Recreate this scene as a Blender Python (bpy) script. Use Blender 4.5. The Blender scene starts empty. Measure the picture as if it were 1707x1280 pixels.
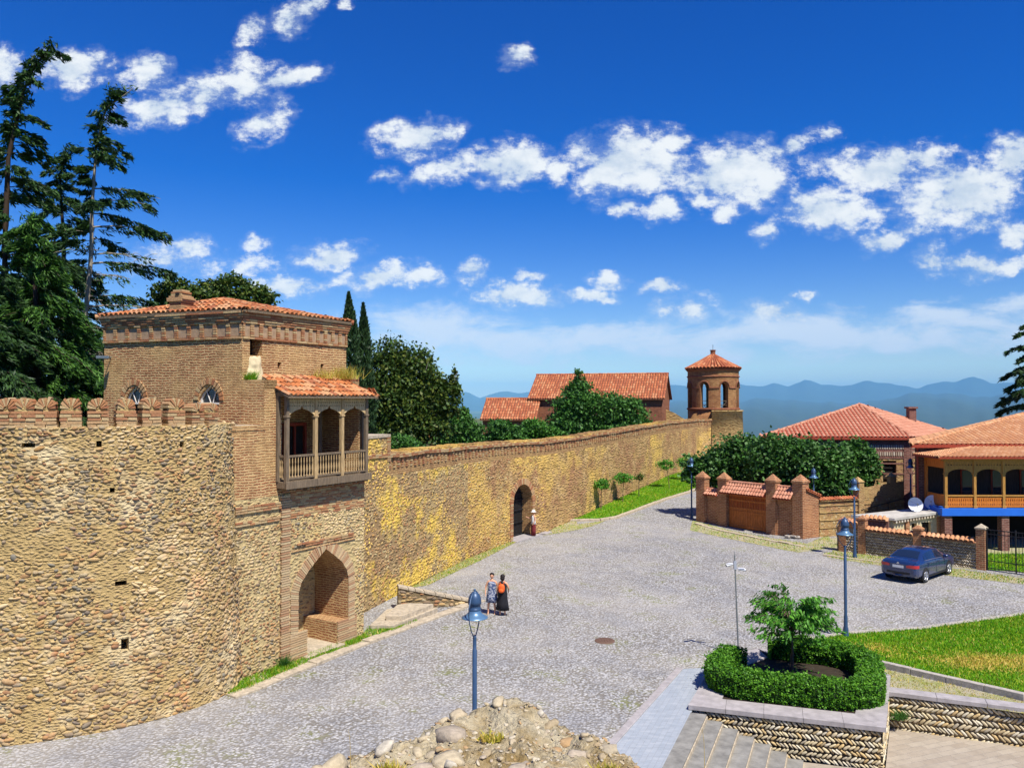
import bpy, bmesh, math, random
import numpy as np
from mathutils import Vector, Matrix
from mathutils.geometry import tessellate_polygon
R=math.radians
rnd=random.Random(7); rng=np.random.default_rng(7)
SC=bpy.context.scene; COL=SC.collection
# ------------------------------------------------ camera, sun, sky, exposure
F=1330.0; CX,CY=853.5,640.0; HC=8.9; PITCH=math.atan(29/F)
cam=bpy.data.cameras.new('camera'); cam.sensor_width=36; cam.lens=F/1707*36; cam.clip_start=.1; cam.clip_end=200000
co=bpy.data.objects.new('camera',cam); COL.objects.link(co); co.location=(0,0,HC); co.rotation_euler=(math.pi/2+PITCH,0,0); SC.camera=co
SUN_AZ,SUN_EL=57,57      # azimuth measured from +X towards the viewer (-Y)
sd=Vector((math.cos(R(SUN_AZ))*math.cos(R(SUN_EL)),-math.sin(R(SUN_AZ))*math.cos(R(SUN_EL)),math.sin(R(SUN_EL))))
sl=bpy.data.lights.new('sun','SUN'); sl.energy=4.9; sl.angle=R(.5); sl.color=(1,.95,.86)
so=bpy.data.objects.new('sun',sl); COL.objects.link(so); so.rotation_euler=sd.to_track_quat('Z','Y').to_euler(); so.location=(20,-20,60)
SC.view_settings.view_transform='Standard'; SC.view_settings.look='None'; SC.view_settings.gamma=1; SC.view_settings.exposure=0.55
SC.cycles.use_denoising=True; SC.cycles.max_bounces=6; SC.cycles.diffuse_bounces=3; SC.cycles.glossy_bounces=2; SC.cycles.transmission_bounces=3
SC.cycles.volume_bounces=2; SC.cycles.transparent_max_bounces=8; SC.cycles.caustics_reflective=False; SC.cycles.caustics_refractive=False
def ray(px,py):
    u=(px-CX)/F; v=(CY-py)/F; c,s=math.cos(PITCH),math.sin(PITCH)
    return Vector((u,c-v*s,s+v*c))
def P(px,py,z=0.0):
    d=ray(px,py); t=(z-HC)/d.z; return Vector((d.x*t,d.y*t,z))
def D(px,py,Y):
    d=ray(px,py); t=Y/d.y; return Vector((d.x*t,Y,HC+d.z*t))
def sm(a,b,x):
    t=max(0,min(1,(x-a)/(b-a))); return t*t*(3-2*t)
def g(x,y):                      # height of the square and of the street that climbs away from it
    return .055*max(0,min(y,140)-55)*(1-sm(15,24,x))
def PG(px,py,dz=0):              # ground point seen at a pixel
    d=ray(px,py); t=10.
    while t<200:
        p=Vector((0,0,HC))+d*t
        if p.z<=g(p.x,p.y)+dz: break
        t+=.05
    return Vector((p.x,p.y,g(p.x,p.y)+dz))
# node helper
class NT:
    def __init__(s,nt): s.t=nt; s.L=nt.links
    def n(s,ty,props=None,**inp):
        o=s.t.nodes.new('ShaderNode'+ty)
        for k,v in (props or {}).items(): setattr(o,k,v)
        for k,v in inp.items():
            k=k.replace('_',' ') if not k.startswith('i') or not k[1:].isdigit() else int(k[1:])
            s.set(o.inputs[k],v)
        return o
    def set(s,i,v):
        if isinstance(v,bpy.types.NodeSocket): s.L.new(v,i)
        elif isinstance(v,bpy.types.Node): s.L.new(v.outputs[0],i)
        else:
            if isinstance(v,(tuple,list)) and len(v)==3 and i.type=='RGBA': v=(*v,1)
            i.default_value=v
    def m(s,op,a,b=0.,c=None):
        o=s.n('Math',{'operation':op},i0=a,i1=b)
        if c is not None: s.set(o.inputs[2],c)
        return o.outputs[0]
    def vm(s,op,a,b=(0,0,0)):
        o=s.n('VectorMath',{'operation':op},i0=a,i1=b); return o.outputs['Value' if op in('LENGTH','DOT_PRODUCT') else 'Vector']
    def mix(s,f,a,b,bt='MIX'):
        o=s.n('Mix',{'data_type':'RGBA','blend_type':bt}); s.set(o.inputs[0],f); s.set(o.inputs[6],a); s.set(o.inputs[7],b); return o.outputs[2]
    def ramp(s,f,st,ip='LINEAR'):
        o=s.n('ValToRGB'); o.color_ramp.interpolation=ip
        while len(o.color_ramp.elements)<len(st): o.color_ramp.elements.new(.5)
        for e,(p,c) in zip(o.color_ramp.elements,st):
            e.position=p; e.color=(c,c,c,1) if not isinstance(c,tuple) else (*c,1)
        s.set(o.inputs[0],f); return o.outputs[0]
    def noise(s,v,sc,det=3,rough=.55,dist=0): 
        o=s.n('TexNoise',Scale=sc,Detail=det,Roughness=rough,Distortion=dist); s.set(o.inputs['Vector'],v); return o.outputs[0]
    def vor(s,v,sc,feat='F1',rand=1):
        o=s.n('TexVoronoi',{'feature':feat},Scale=sc,Randomness=rand); s.set(o.inputs['Vector'],v); return o
    def sc(s,v,k): return s.vm('MULTIPLY',v,k)
# ---- sky with clouds (all laid out by direction in the world)
W=bpy.data.worlds.new('World'); SC.world=W; W.use_nodes=True; w=NT(W.node_tree); W.node_tree.nodes.clear()
sky=w.n('TexSky',{'sky_type':'NISHITA','sun_disc':False,'sun_elevation':R(SUN_EL),'sun_rotation':R(90+SUN_AZ),'air_density':1.0,'dust_density':.3,'ozone_density':4.0,'altitude':500})
geo=w.n('TexCoord'); dv=w.vm('NORMALIZE',geo.outputs['Generated'])
sep=w.n('SeparateXYZ',i0=dv); yy=w.m('MAXIMUM',sep.outputs[1],.05)
a_=w.m('DIVIDE',sep.outputs[0],yy); b_=w.m('DIVIDE',sep.outputs[2],yy)
gv=w.n('CombineXYZ',i0=a_,i1=b_).outputs[0]
n1=w.n('TexNoise',i0=gv,Scale=13.,Detail=6.,Roughness=.65)
wv=w.vm('ADD',gv,w.vm('MULTIPLY',w.vm('SUBTRACT',n1.outputs['Color'],(.5,.5,.5)),(.07,.05,0)))
CL=[(115,118,75,38,0,1),(240,124,50,36,0,1),(15,108,35,35,0,1),(262,184,75,32,-.2,1),(340,155,70,36,-.3,1),(405,135,58,44,0,1),(470,132,70,24,-.2,1),(520,128,38,18,-.3,1),
(440,205,55,30,-.5,.75),(425,50,34,26,-.6,.9),(482,40,48,24,-.3,.9),(515,15,38,20,-.7,.9),(578,12,18,12,0,.8),(852,94,42,20,0,.95),(690,227,78,34,-.1,1),(745,222,24,18,0,.8),
(750,277,70,24,-.4,1),(860,276,82,40,0,1.1),(920,285,32,26,0,.9),(1045,272,112,60,-.1,1.15),(1115,235,45,30,0,1),(1100,345,48,28,0,1),(1045,347,22,16,0,.9),(1235,292,110,60,-.1,1.15),
(1320,245,50,20,-.5,1),(1385,222,26,14,-.5,.9),(1165,320,22,30,0,.9),(1215,354,30,16,0,.9),(1275,382,32,18,-.3,1),(1385,352,92,38,0,1.1),(1450,285,100,40,-.1,1.1),(1540,265,64,24,-.4,1),
(1600,325,130,62,-.1,1.2),(1695,262,65,48,0,1.1),(1475,397,50,24,-.2,1),(1690,392,44,28,0,1),(1560,430,32,34,0,.9),(1610,442,38,18,0,.9),(1660,448,64,20,-.2,.95),(550,423,74,24,-.1,1),
(310,403,45,20,0,.85),(425,405,24,20,0,.8),(270,432,80,28,0,.7),(400,442,80,24,0,.65),(640,456,56,22,0,1),(700,455,50,22,0,.95),(785,456,28,22,0,.9),(862,491,88,20,0,1.05),
(880,460,34,12,0,.8),(1015,466,40,16,0,1),(985,493,56,15,0,1),(1100,478,42,12,0,.85),(480,475,95,18,0,.75),(960,572,360,34,0,1.),(1400,556,420,40,-.02,1.),(1640,520,190,30,-.08,.95),
(740,560,160,50,0,.95),(1150,515,52,24,0,.85),(1290,520,60,26,0,.7),(1340,490,26,14,0,.7),(600,465,60,30,0,.5),(650,292,34,12,-.2,.8),(1700,560,160,30,0,.75),(520,545,90,26,0,.5),(1200,590,300,22,0,.5)]
acc=None; bnd=None
for (px,py,rx,ry,rot,wt) in CL:
    d=ray(px,py); mp=w.n('Mapping',{'vector_type':'TEXTURE'}); w.set(mp.inputs[0],wv)
    mp.inputs[1].default_value=(d.x/d.y,d.z/d.y,0); mp.inputs[2].default_value=(0,0,-rot); mp.inputs[3].default_value=(rx/F*1.28,ry/F*1.36,1)
    gr=w.n('TexGradient',{'gradient_type':'SPHERICAL'},i0=mp.outputs[0]); v=w.m('MULTIPLY',gr.outputs['Fac'],wt)
    if rx>100 and py>500: bnd=v if bnd is None else w.m('MAXIMUM',bnd,v)
    else: acc=v if acc is None else w.m('MAXIMUM',acc,v)
gs=w.vm('MULTIPLY',gv,(1,1.5,1))
fb=w.noise(gs,30.,8.,.66); fb2=w.noise(gs,13.,4.,.55)
dn=w.m('ADD',w.m('ADD',w.m('MULTIPLY',acc,1.3),w.m('MULTIPLY',w.m('SUBTRACT',fb,.5),3.2)),w.m('MULTIPLY',w.m('SUBTRACT',fb2,.5),.9))
dn=w.m('MULTIPLY',dn,w.m('MULTIPLY',w.m('MINIMUM',acc,.25),4.))
mr=w.n('MapRange',{'interpolation_type':'SMOOTHSTEP'},i0=dn,i1=.2,i2=1.05)
shade=w.n('MapRange',{'interpolation_type':'SMOOTHSTEP'},i0=w.m('ADD',fb2,w.m('MULTIPLY',fb,.6)),i1=.62,i2=.95).outputs[0]
cc=w.mix(shade,(6.2,7.2,8.4),(9.6,9.9,10.0))
hs=w.n('HueSaturation'); hs.inputs['Hue'].default_value=.525; hs.inputs['Saturation'].default_value=1.5; hs.inputs['Value'].default_value=1.35; w.set(hs.inputs['Color'],sky.outputs[0])
bn=w.noise(w.vm('MULTIPLY',gv,(1,2.8,1)),9.,7.,.64,.3); bd_=w.n('MapRange',{'interpolation_type':'SMOOTHSTEP'},i0=w.m('ADD',w.m('MULTIPLY',bnd,1.3),w.m('MULTIPLY',w.m('SUBTRACT',bn,.5),3.4)),i1=.1,i2=1.15).outputs[0]
bd_=w.m('MULTIPLY',bd_,w.m('MINIMUM',w.m('MULTIPLY',bnd,6.),1.)); sk1=w.mix(w.m('MULTIPLY',bd_,.92),hs.outputs[0],(7.4,8.4,9.8))
veil=w.n('MapRange',{'interpolation_type':'SMOOTHSTEP'},i0=w.m('ADD',w.m('MULTIPLY',acc,1.2),w.m('MULTIPLY',w.m('SUBTRACT',fb,.5),2.2)),i1=0.,i2=1.1).outputs[0]
veil=w.m('MULTIPLY',veil,w.m('MINIMUM',w.m('MULTIPLY',acc,5.),.45)); al=w.m('MAXIMUM',w.m('MULTIPLY',mr.outputs[0],.96),veil); skc=w.mix(al,sk1,cc)
bg=w.n('Background',Color=skc,Strength=.07); ow=w.n('OutputWorld',i0=bg.outputs[0])
# ------------------------------------------------ objects: naming and building
def tag(o,label=None,cat=None,group=None,kind=None):
    if label: o['label']=label
    if cat: o['category']=cat
    if group: o['group']=group
    if kind: o['kind']=kind
    return o
def link(name,me,parent=None):
    o=bpy.data.objects.new(name,me); COL.objects.link(o)
    if parent is not None: o.parent=parent; o.matrix_parent_inverse=parent.matrix_world.inverted() if False else Matrix()
    return o
def thing(name,label,cat,loc=(0,0,0),rz=0,group=None):
    o=bpy.data.objects.new(name,None); COL.objects.link(o); o.location=loc; o.rotation_euler=(0,0,rz); o.empty_display_size=.2
    return tag(o,label,cat,group)
class Fr:                         # a vertical wall plane: t along, n outwards, z up
    def __init__(s,o,d=None,to=None):
        s.o=Vector((o[0],o[1],0)); d=Vector((to[0]-o[0],to[1]-o[1],0)) if to is not None else Vector((d[0],d[1],0))
        s.len=d.length; s.d=d.normalized(); s.n=Vector((s.d.y,-s.d.x,0))
    def p(s,t,n,z): return s.o+s.d*t+s.n*n+Vector((0,0,z))
    def t(s,px,n=0):
        k=(px-CX)/F; c=math.cos(PITCH); k=k/c  # near the horizon
        o=s.o+s.n*n; return (k*o.y-o.x)/(s.d.x-k*s.d.y)
    def z(s,t,py,n=0):
        p=s.p(t,n,0); return D(CX,py,p.y).z
class MB:
    def __init__(s): s.v=[]; s.f=[]; s.mi=[]; s.uv=[]; s.sm=[]
    def add(s,vs,fs,mi=0,uv=None,smooth=False):
        b=len(s.v); s.v+= [Vector(v) for v in vs]
        for k,f in enumerate(fs):
            s.f.append([i+b for i in f]); s.mi.append(mi); s.sm.append(smooth); s.uv.append(uv[k] if uv else None)
        return s
    def quad(s,a,b,c,d,mi=0,uv=None): return s.add([a,b,c,d],[(0,1,2,3)],mi,[uv] if uv else None)
    def box(s,c,sz,rz=0,mi=0,taper=1):
        c=Vector(c); m=Matrix.Rotation(rz,3,'Z'); h=Vector(sz)/2; vs=[]
        for z in(-1,1):
            k=taper if z>0 else 1
            for x,y in((-1,-1),(1,-1),(1,1),(-1,1)): vs.append(c+m@Vector((x*h.x*k,y*h.y*k,z*h.z)))
        return s.add(vs,[(3,2,1,0),(4,5,6,7),(0,1,5,4),(1,2,6,5),(2,3,7,6),(3,0,4,7)],mi)
    def fbox(s,fr,t0,t1,n0,n1,z0,z1,mi=0,jit=0):
        if t1<t0: t0,t1=t1,t0
        if n1<n0: n0,n1=n1,n0
        vs=[]
        for z in(z0,z1):
            for t,n in((t0,n1),(t1,n1),(t1,n0),(t0,n0)):
                p=fr.p(t,n,z)
                if jit: p=p+Vector([rnd.uniform(-jit,jit) for _ in range(3)])
                vs.append(p)
        return s.add(vs,[(3,2,1,0),(4,5,6,7),(0,1,5,4),(1,2,6,5),(2,3,7,6),(3,0,4,7)],mi)
    def tube(s,path,r,seg=8,mi=0,cap=True,smooth=True):
        path=[Vector(p) for p in path]; rs=r if isinstance(r,(list,tuple)) else [r]*len(path); vs=[];fs=[]
        up=Vector((0,0,1))
        for i,p in enumerate(path):
            d=(path[min(i+1,len(path)-1)]-path[max(i-1,0)]).normalized()
            a=d.cross(up); a=Vector((1,0,0)) if a.length<1e-3 else a.normalized(); b=d.cross(a)
            for k in range(seg):
                th=2*math.pi*k/seg; vs.append(p+(a*math.cos(th)+b*math.sin(th))*rs[i])
        for i in range(len(path)-1):
            for k in range(seg): fs.append((i*seg+k,i*seg+(k+1)%seg,(i+1)*seg+(k+1)%seg,(i+1)*seg+k))
        s.add(vs,fs,mi,None,smooth)
        if cap:
            n=len(path)-1; s.add(vs[:seg],[tuple(range(seg))],mi); s.add(vs[n*seg:],[tuple(range(seg))[::-1]],mi)
        return s
    def lathe(s,prof,c=(0,0,0),seg=16,mi=0,smooth=True,a0=0,a1=2*math.pi):
        c=Vector(c); vs=[];fs=[];uv=[]; full=abs(a1-a0-2*math.pi)<1e-6; m=seg if full else seg+1
        for r,z in prof:
            for k in range(m):
                th=a0+(a1-a0)*k/seg; vs.append(c+Vector((r*math.cos(th),r*math.sin(th),z)))
        rm=max(r for r,z in prof)
        for i in range(len(prof)-1):
            for k in range(seg):
                k2=(k+1)%m; fs.append((i*m+k,i*m+k2,(i+1)*m+k2,(i+1)*m+k))
                u0=(a0+(a1-a0)*k/seg)*rm; u1=(a0+(a1-a0)*(k+1)/seg)*rm; za,zb=prof[i][1],prof[i+1][1]
                uv.append(((u0,za),(u1,za),(u1,zb),(u0,zb)))
        return s.add(vs,fs,mi,uv,smooth)
    def prism(s,poly,z0,z1,mi=0,mtop=None):
        n=len(poly); a=sum(poly[i][0]*poly[(i+1)%n][1]-poly[(i+1)%n][0]*poly[i][1] for i in range(n))
        if a<0: poly=poly[::-1]
        f=lambda z,p: z(p[0],p[1]) if callable(z) else z
        vs=[Vector((p[0],p[1],f(z0,p))) for p in poly]+[Vector((p[0],p[1],f(z1,p))) for p in poly]
        s.add(vs,[(i,(i+1)%n,n+(i+1)%n,n+i) for i in range(n)],mi)
        tr=tessellate_polygon([[Vector((p[0],p[1],0)) for p in poly]])
        top=[];bot=[]
        for t in tr:
            A,B,C=[Vector(poly[i]).to_2d() if len(poly[i])>2 else Vector(poly[i]) for i in t]
            if (B-A).cross(C-A)<0: t=(t[0],t[2],t[1])
            top.append([n+i for i in t]); bot.append([t[0],t[2],t[1]])
        s.add(vs,top,mi if mtop is None else mtop); s.add(vs,bot,mi); return s
    def face(s,fr,outer,holes=(),n=0,mi=0,depth=0,back=None,mrev=None,skipb=False):
        loops=[[Vector((t,z,0)) for t,z in L] for L in [outer]+list(holes)]
        tr=tessellate_polygon(loops); fl=[p for L in loops for p in L]; fs=[]
        for t in tr:
            A,B,C=fl[t[0]],fl[t[1]],fl[t[2]]; cr=(B-A).cross(C-A).z
            if abs(cr)<1e-9: continue
            fs.append(t if cr>0 else (t[0],t[2],t[1]))
        s.add([fr.p(q.x,n,q.y) for q in fl],fs,mi)
        if depth:
            for L in holes:
                k=len(L); ar=sum(L[i][0]*L[(i+1)%k][1]-L[(i+1)%k][0]*L[i][1] for i in range(k)); L=L if ar>0 else L[::-1]
                for i in range(k):
                    a,b=L[i],L[(i+1)%k]
                    s.quad(fr.p(b[0],n,b[1]),fr.p(a[0],n,a[1]),fr.p(a[0],n-depth,a[1]),fr.p(b[0],n-depth,b[1]),mi if mrev is None else mrev)
                if back is not None: s.face(fr,L,(),n-depth,back)
        return s
    def slab(s,fr,outer,holes,n0,n1,mi=0):      # a flat pierced board with thickness
        s.face(fr,outer,holes,n1,mi,depth=n1-n0)
        m=len(s.f); s.face(fr,outer,holes,n0,mi)
        for i in range(m,len(s.f)): s.f[i]=s.f[i][::-1]
        k=len(outer)
        for i in range(k):
            a,b=outer[i],outer[(i+1)%k]; s.quad(fr.p(a[0],n1,a[1]),fr.p(b[0],n1,b[1]),fr.p(b[0],n0,b[1]),fr.p(a[0],n0,a[1]),mi)
        return s
    def build(s,name,mats,parent=None,loc=None,bevel=0,smooth=None):
        me=bpy.data.meshes.new(name); me.from_pydata([tuple(v) for v in s.v],[],s.f); mats=mats if isinstance(mats,(list,tuple)) else [mats]
        for m in mats: me.materials.append(m)
        me.polygons.foreach_set('material_index',[min(i,len(mats)-1) for i in s.mi]); me.polygons.foreach_set('use_smooth',[bool(x) if smooth is None else smooth for x in s.sm])
        ul=me.uv_layers.new(name='UVMap'); k=0; data=[0.]*(2*len(me.loops))
        for f,uv in zip(s.f,s.uv):
            if uv is None:
                A,B,C=s.v[f[0]],s.v[f[1]],s.v[f[2]]; nn=(B-A).cross(C-A)
                if nn.length<1e-12: nn=Vector((0,0,1))
                nn.normalize()
                if abs(nn.z)>.75: uv=[(s.v[i].x,s.v[i].y) for i in f]
                else:
                    tt=Vector((-nn.y,nn.x,0)).normalized(); uv=[(s.v[i].dot(tt),s.v[i].z) for i in f]
            for q in uv: data[2*k]=q[0]; data[2*k+1]=q[1]; k+=1
        ul.data.foreach_set('uv',data)
        me.update(); o=link(name,me,parent)
        if loc: o.location=loc
        if bevel:
            b=o.modifiers.new('b','BEVEL'); b.width=bevel; b.segments=1; b.limit_method='ANGLE'
        return o
def sub(o,parent): o.parent=parent; return o
def npmesh(name,V,Fq,mats,mi=None,smooth=False,parent=None,uv=None):
    me=bpy.data.meshes.new(name); V=np.asarray(V,np.float32); Fq=np.asarray(Fq,np.int32); k=Fq.shape[1]
    me.vertices.add(len(V)); me.vertices.foreach_set('co',V.ravel()); me.loops.add(Fq.size); me.loops.foreach_set('vertex_index',Fq.ravel())
    me.polygons.add(len(Fq)); me.polygons.foreach_set('loop_start',np.arange(0,Fq.size,k,dtype=np.int32)); me.polygons.foreach_set('loop_total',np.full(len(Fq),k,np.int32))
    for m in (mats if isinstance(mats,(list,tuple)) else [mats]): me.materials.append(m)
    if mi is not None: me.polygons.foreach_set('material_index',np.asarray(mi,np.int32))
    me.polygons.foreach_set('use_smooth',np.full(len(Fq),smooth)); me.update(calc_edges=True); me.validate()
    return link(name,me,parent)
def joinmesh(o,V,Fq,mat_index,smooth=True):           # append a numpy mesh to an object's own mesh
    me=o.data; bm=bmesh.new(); bm.from_mesh(me); t=bpy.data.meshes.new('t')
    k=Fq.shape[1]; t.vertices.add(len(V)); t.vertices.foreach_set('co',np.asarray(V,np.float32).ravel()); t.loops.add(Fq.size); t.loops.foreach_set('vertex_index',np.asarray(Fq,np.int32).ravel())
    t.polygons.add(len(Fq)); t.polygons.foreach_set('loop_start',np.arange(0,Fq.size,k,dtype=np.int32)); t.polygons.foreach_set('loop_total',np.full(len(Fq),k,np.int32))
    t.polygons.foreach_set('material_index',np.full(len(Fq),mat_index,np.int32)); t.polygons.foreach_set('use_smooth',np.full(len(Fq),smooth)); t.update(calc_edges=True)
    bm.from_mesh(t); bm.to_mesh(me); bm.free(); bpy.data.meshes.remove(t)
def ico(sub_):
    b=bmesh.new(); bmesh.ops.create_icosphere(b,subdivisions=sub_,radius=1); V=np.array([v.co[:] for v in b.verts]); Fc=np.array([[v.index for v in f.verts] for f in b.faces]); b.free(); return V,Fc
ICO1=ico(1); ICO2=ico(2)
def pebbles(C,A,B,N,sx,sy,sz,base=ICO2,jit=.12,boxy=0.):
    """stones at centres C with axes A (long), B, N and half sizes sx,sy,sz"""
    V,Fc=base; n=len(C); m=len(V)
    U=V.copy()
    if boxy: U=np.sign(U)*np.abs(U)**(1-boxy)
    J=1+rng.normal(0,jit,(n,m,1)); U=U[None]*J
    X=(U[...,0:1]*np.asarray(sx)[:,None,None])*A[:,None]+(U[...,1:2]*np.asarray(sy)[:,None,None])*B[:,None]+(U[...,2:3]*np.asarray(sz)[:,None,None])*N[:,None]+C[:,None]
    Fo=(Fc[None]+(np.arange(n)*m)[:,None,None]).reshape(-1,3)
    return X.reshape(-1,3),Fo
# ------------------------------------------------ materials
M={}
def mat(name):
    m=bpy.data.materials.new(name); m.use_nodes=True; m.node_tree.nodes.clear(); t=NT(m.node_tree); M[name]=m; return m,t
def fin(t,col,rough=.85,bump=None,bd=.02,bs=1.,spec=.3,metal=0,sub=None,coat=0,nrm=None):
    b=t.n('BsdfPrincipled'); t.set(b.inputs['Base Color'],col); t.set(b.inputs['Roughness'],rough); t.set(b.inputs['Metallic'],metal)
    b.inputs['Specular IOR Level'].default_value=spec; b.inputs['Coat Weight'].default_value=coat
    if bump is not None:
        q=t.n('Bump',Strength=bs,Distance=bd); t.set(q.inputs['Height'],bump); t.L.new(q.outputs[0],b.inputs['Normal'])
    t.n('OutputMaterial',i0=b.outputs[0]); return b
def plain(name,c,rough=.7,var=.15,sc=6.,metal=0,spec=.3,coat=0,bd=.004):
    m,t=mat(name); o=t.n('TexCoord').outputs['Object']; n=t.noise(o,sc,4,.6)
    col=t.mix(t.ramp(n,[(.3,0.),(.7,1.)]),tuple(x*(1-var) for x in c),tuple(min(1,x*(1+var)) for x in c)); fin(t,col,rough,n,bd,.6,spec,metal,coat=coat); return m
def brickmat(name,c1,c2,mo,row=.085,bw=.27,ms=.02,bd=.02,patch=None,pa=.5,dirt=.5,warp=.03):
    m,t=mat(name); tc=t.n('TexCoord'); uv=tc.outputs['UV']; ob=tc.outputs['Object']
    nz=t.n('TexNoise',i0=uv,Scale=1.6,Detail=4.); d=t.vm('MULTIPLY',t.vm('SUBTRACT',nz.outputs['Color'],(.5,.5,.5)),(warp,warp*2,0)); n2=t.n('TexNoise',i0=uv,Scale=14.,Detail=2.)
    d2=t.vm('MULTIPLY',t.vm('SUBTRACT',n2.outputs['Color'],(.5,.5,.5)),(.05,.035,0)); q=t.vm('ADD',t.vm('ADD',uv,d),d2)
    br=t.n('TexBrick',{'offset':.5},Scale=1.,Bias=0.); t.set(br.inputs['Vector'],q)
    for k,v in(('Color1',c1),('Color2',c2),('Mortar',mo),('Mortar Size',ms),('Mortar Smooth',.35),('Brick Width',bw),('Row Height',row)): t.set(br.inputs[k],v)
    cell=t.n('TexWhiteNoise',{'noise_dimensions':'2D'}); t.set(cell.inputs['Vector'],t.n('VectorMath',{'operation':'FLOOR'},i0=t.vm('MULTIPLY',q,(1/bw,1/row,0))).outputs[0])
    L=t.noise(ob,.55,5,.6); S=t.noise(ob,3.,5,.65); f=t.noise(ob,30.,3,.6)
    col=t.mix(t.m('MULTIPLY',cell.outputs[0],.55),br.outputs[0],tuple(x*.45 for x in c2),'MIX')
    col=t.mix(t.m('MULTIPLY',br.outputs['Fac'],.85),col,mo)
    if patch: col=t.mix(t.m('MULTIPLY',t.ramp(L,[(.48,0.),(.6,1.)]),pa),col,patch)
    col=t.mix(t.m('MULTIPLY',t.ramp(S,[(.35,1.),(.55,0.)]),dirt),col,tuple(x*.4 for x in c1)); col=t.mix(.35,col,t.ramp(f,[(.3,.45),(.7,1.)]),'MULTIPLY')
    h=t.m('ADD',t.m('SUBTRACT',1.,br.outputs['Fac']),t.m('ADD',t.m('MULTIPLY',f,.5),t.m('MULTIPLY',cell.outputs[0],.5)))
    fin(t,col,.92,h,bd,1.,.15); return m
def rubble(name,stones,mo,sx=.2,sy=.12,bd=.05,patches=(),use='UV',mort=.45,dirt=.4):
    m,t=mat(name); tc=t.n('TexCoord'); v=tc.outputs[use]; ob=tc.outputs['Object']
    nz=t.n('TexNoise',i0=ob,Scale=5.,Detail=3.); v2=t.vm('ADD',t.vm('MULTIPLY',v,(1/sx,1/sy,1/sy) if use=='UV' else (1/sx,1/sx,1/sy)),t.vm('MULTIPLY',t.vm('SUBTRACT',nz.outputs['Color'],(.5,.5,.5)),(1.1,1.1,1.1)))
    vo=t.vor(v2,1.); f=t.noise(ob,28.,4,.65)
    dd=vo.outputs['Distance']; rs=t.n('SeparateColor',i0=vo.outputs['Color'])
    sc_=t.ramp(rs.outputs[0],[(i/(len(stones)),c) for i,c in enumerate(stones)],'CONSTANT')
    edge=t.n('MapRange',{'interpolation_type':'SMOOTHSTEP'},i0=t.m('ADD',dd,t.m('MULTIPLY',rs.outputs[1],.25)),i1=mort,i2=mort+.17).outputs[0]
    col=t.mix(edge,sc_,mo); L=t.noise(ob,.35,5,.6); S=t.noise(ob,1.7,5,.65)
    col=t.mix(.45,col,t.ramp(f,[(.3,.4),(.7,1.)]),'MULTIPLY')
    for k,(c,lo,hi,amt,scl) in enumerate(patches):
        q=t.noise(t.vm('ADD',ob,(k*13.1,k*7.7,k*3.3)),scl,6,.68); col=t.mix(t.m('MULTIPLY',t.ramp(q,[(lo,0.),(hi,1.)]),amt),col,c)
    col=t.mix(t.m('MULTIPLY',t.ramp(S,[(.36,1.),(.5,0.)]),dirt),col,tuple(x*.4 for x in mo))
    h=t.m('ADD',t.m('SUBTRACT',1.,t.m('MINIMUM',t.m('MULTIPLY',dd,1.5),1.)),t.m('MULTIPLY',f,.55)); fin(t,col,.95,h,bd,1.,.1); return m
def islandmat(name,cols,rough=.85,bd=.01,sc=20.,spec=.2,streak=.35,transl=0,big=None):
    m,t=mat(name); ge=t.n('NewGeometry'); ri=ge.outputs['Random Per Island']; ob=t.n('TexCoord').outputs['Object']; f=t.noise(ob,sc,4,.65)
    c=t.ramp(ri,[(i/len(cols),x) for i,x in enumerate(cols)],'CONSTANT' if len(cols)>3 else 'LINEAR'); c=t.mix(streak,c,t.ramp(f,[(.28,.35),(.7,1.)]),'MULTIPLY')
    if big:
        for k_,(cc_,lo_,hi_,am_,s_) in enumerate(big): c=t.mix(t.m('MULTIPLY',t.ramp(t.noise(t.vm('ADD',ob,(k_*9.1,k_*5.3,k_*2.7)),s_,6,.65),[(lo_,0.),(hi_,1.)]),am_),c,cc_)
    b=fin(t,c,rough,f,bd,1.,spec)
    if transl:
        tr=t.n('BsdfTranslucent'); t.set(tr.inputs[0],t.mix(.6,c,(.9,1.,.25),'MULTIPLY') if False else c); mx=t.n('MixShader',i0=transl,i1=b.outputs[0],i2=tr.outputs[0])
        o=[n for n in t.t.nodes if n.type=='OUTPUT_MATERIAL'][0]; t.L.new(mx.outputs[0],o.inputs[0])
    return m
SAND=(.56,.41,.2)
rubble('mortar_wall',[(.44,.31,.16),(.38,.25,.13),(.5,.37,.2),(.34,.24,.13)],(.54,.38,.16),.12,.07,.06,[((.7,.57,.34),.5,.62,.7,.5),((.5,.3,.1),.58,.7,.5,.4)],'Object',.3,.25)
islandmat('wall_stones',[(.5,.34,.15),(.56,.4,.19),(.42,.28,.13),(.58,.41,.18),(.48,.36,.2),(.46,.27,.12),(.5,.39,.23),(.24,.19,.14),(.44,.32,.17),(.36,.19,.1),(.48,.35,.18),(.31,.23,.15),(.5,.3,.12),(.27,.24,.18)],.9,.015,25.,.12,.7,big=[((.3,.19,.09),.5,.62,.5,.4),((.7,.54,.3),.5,.6,.7,.5),((.5,.24,.1),.55,.65,.6,1.1),((.3,.26,.18),.55,.66,.6,.8)])
rubble('rubble_house',[(.48,.33,.15),(.4,.24,.12),(.56,.42,.2),(.3,.2,.12)],(.6,.46,.22),.18,.1,.05,[((.7,.52,.2),.52,.66,.6,.5),((.42,.2,.1),.6,.7,.5,.6)],'UV',.35,.3)
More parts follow.
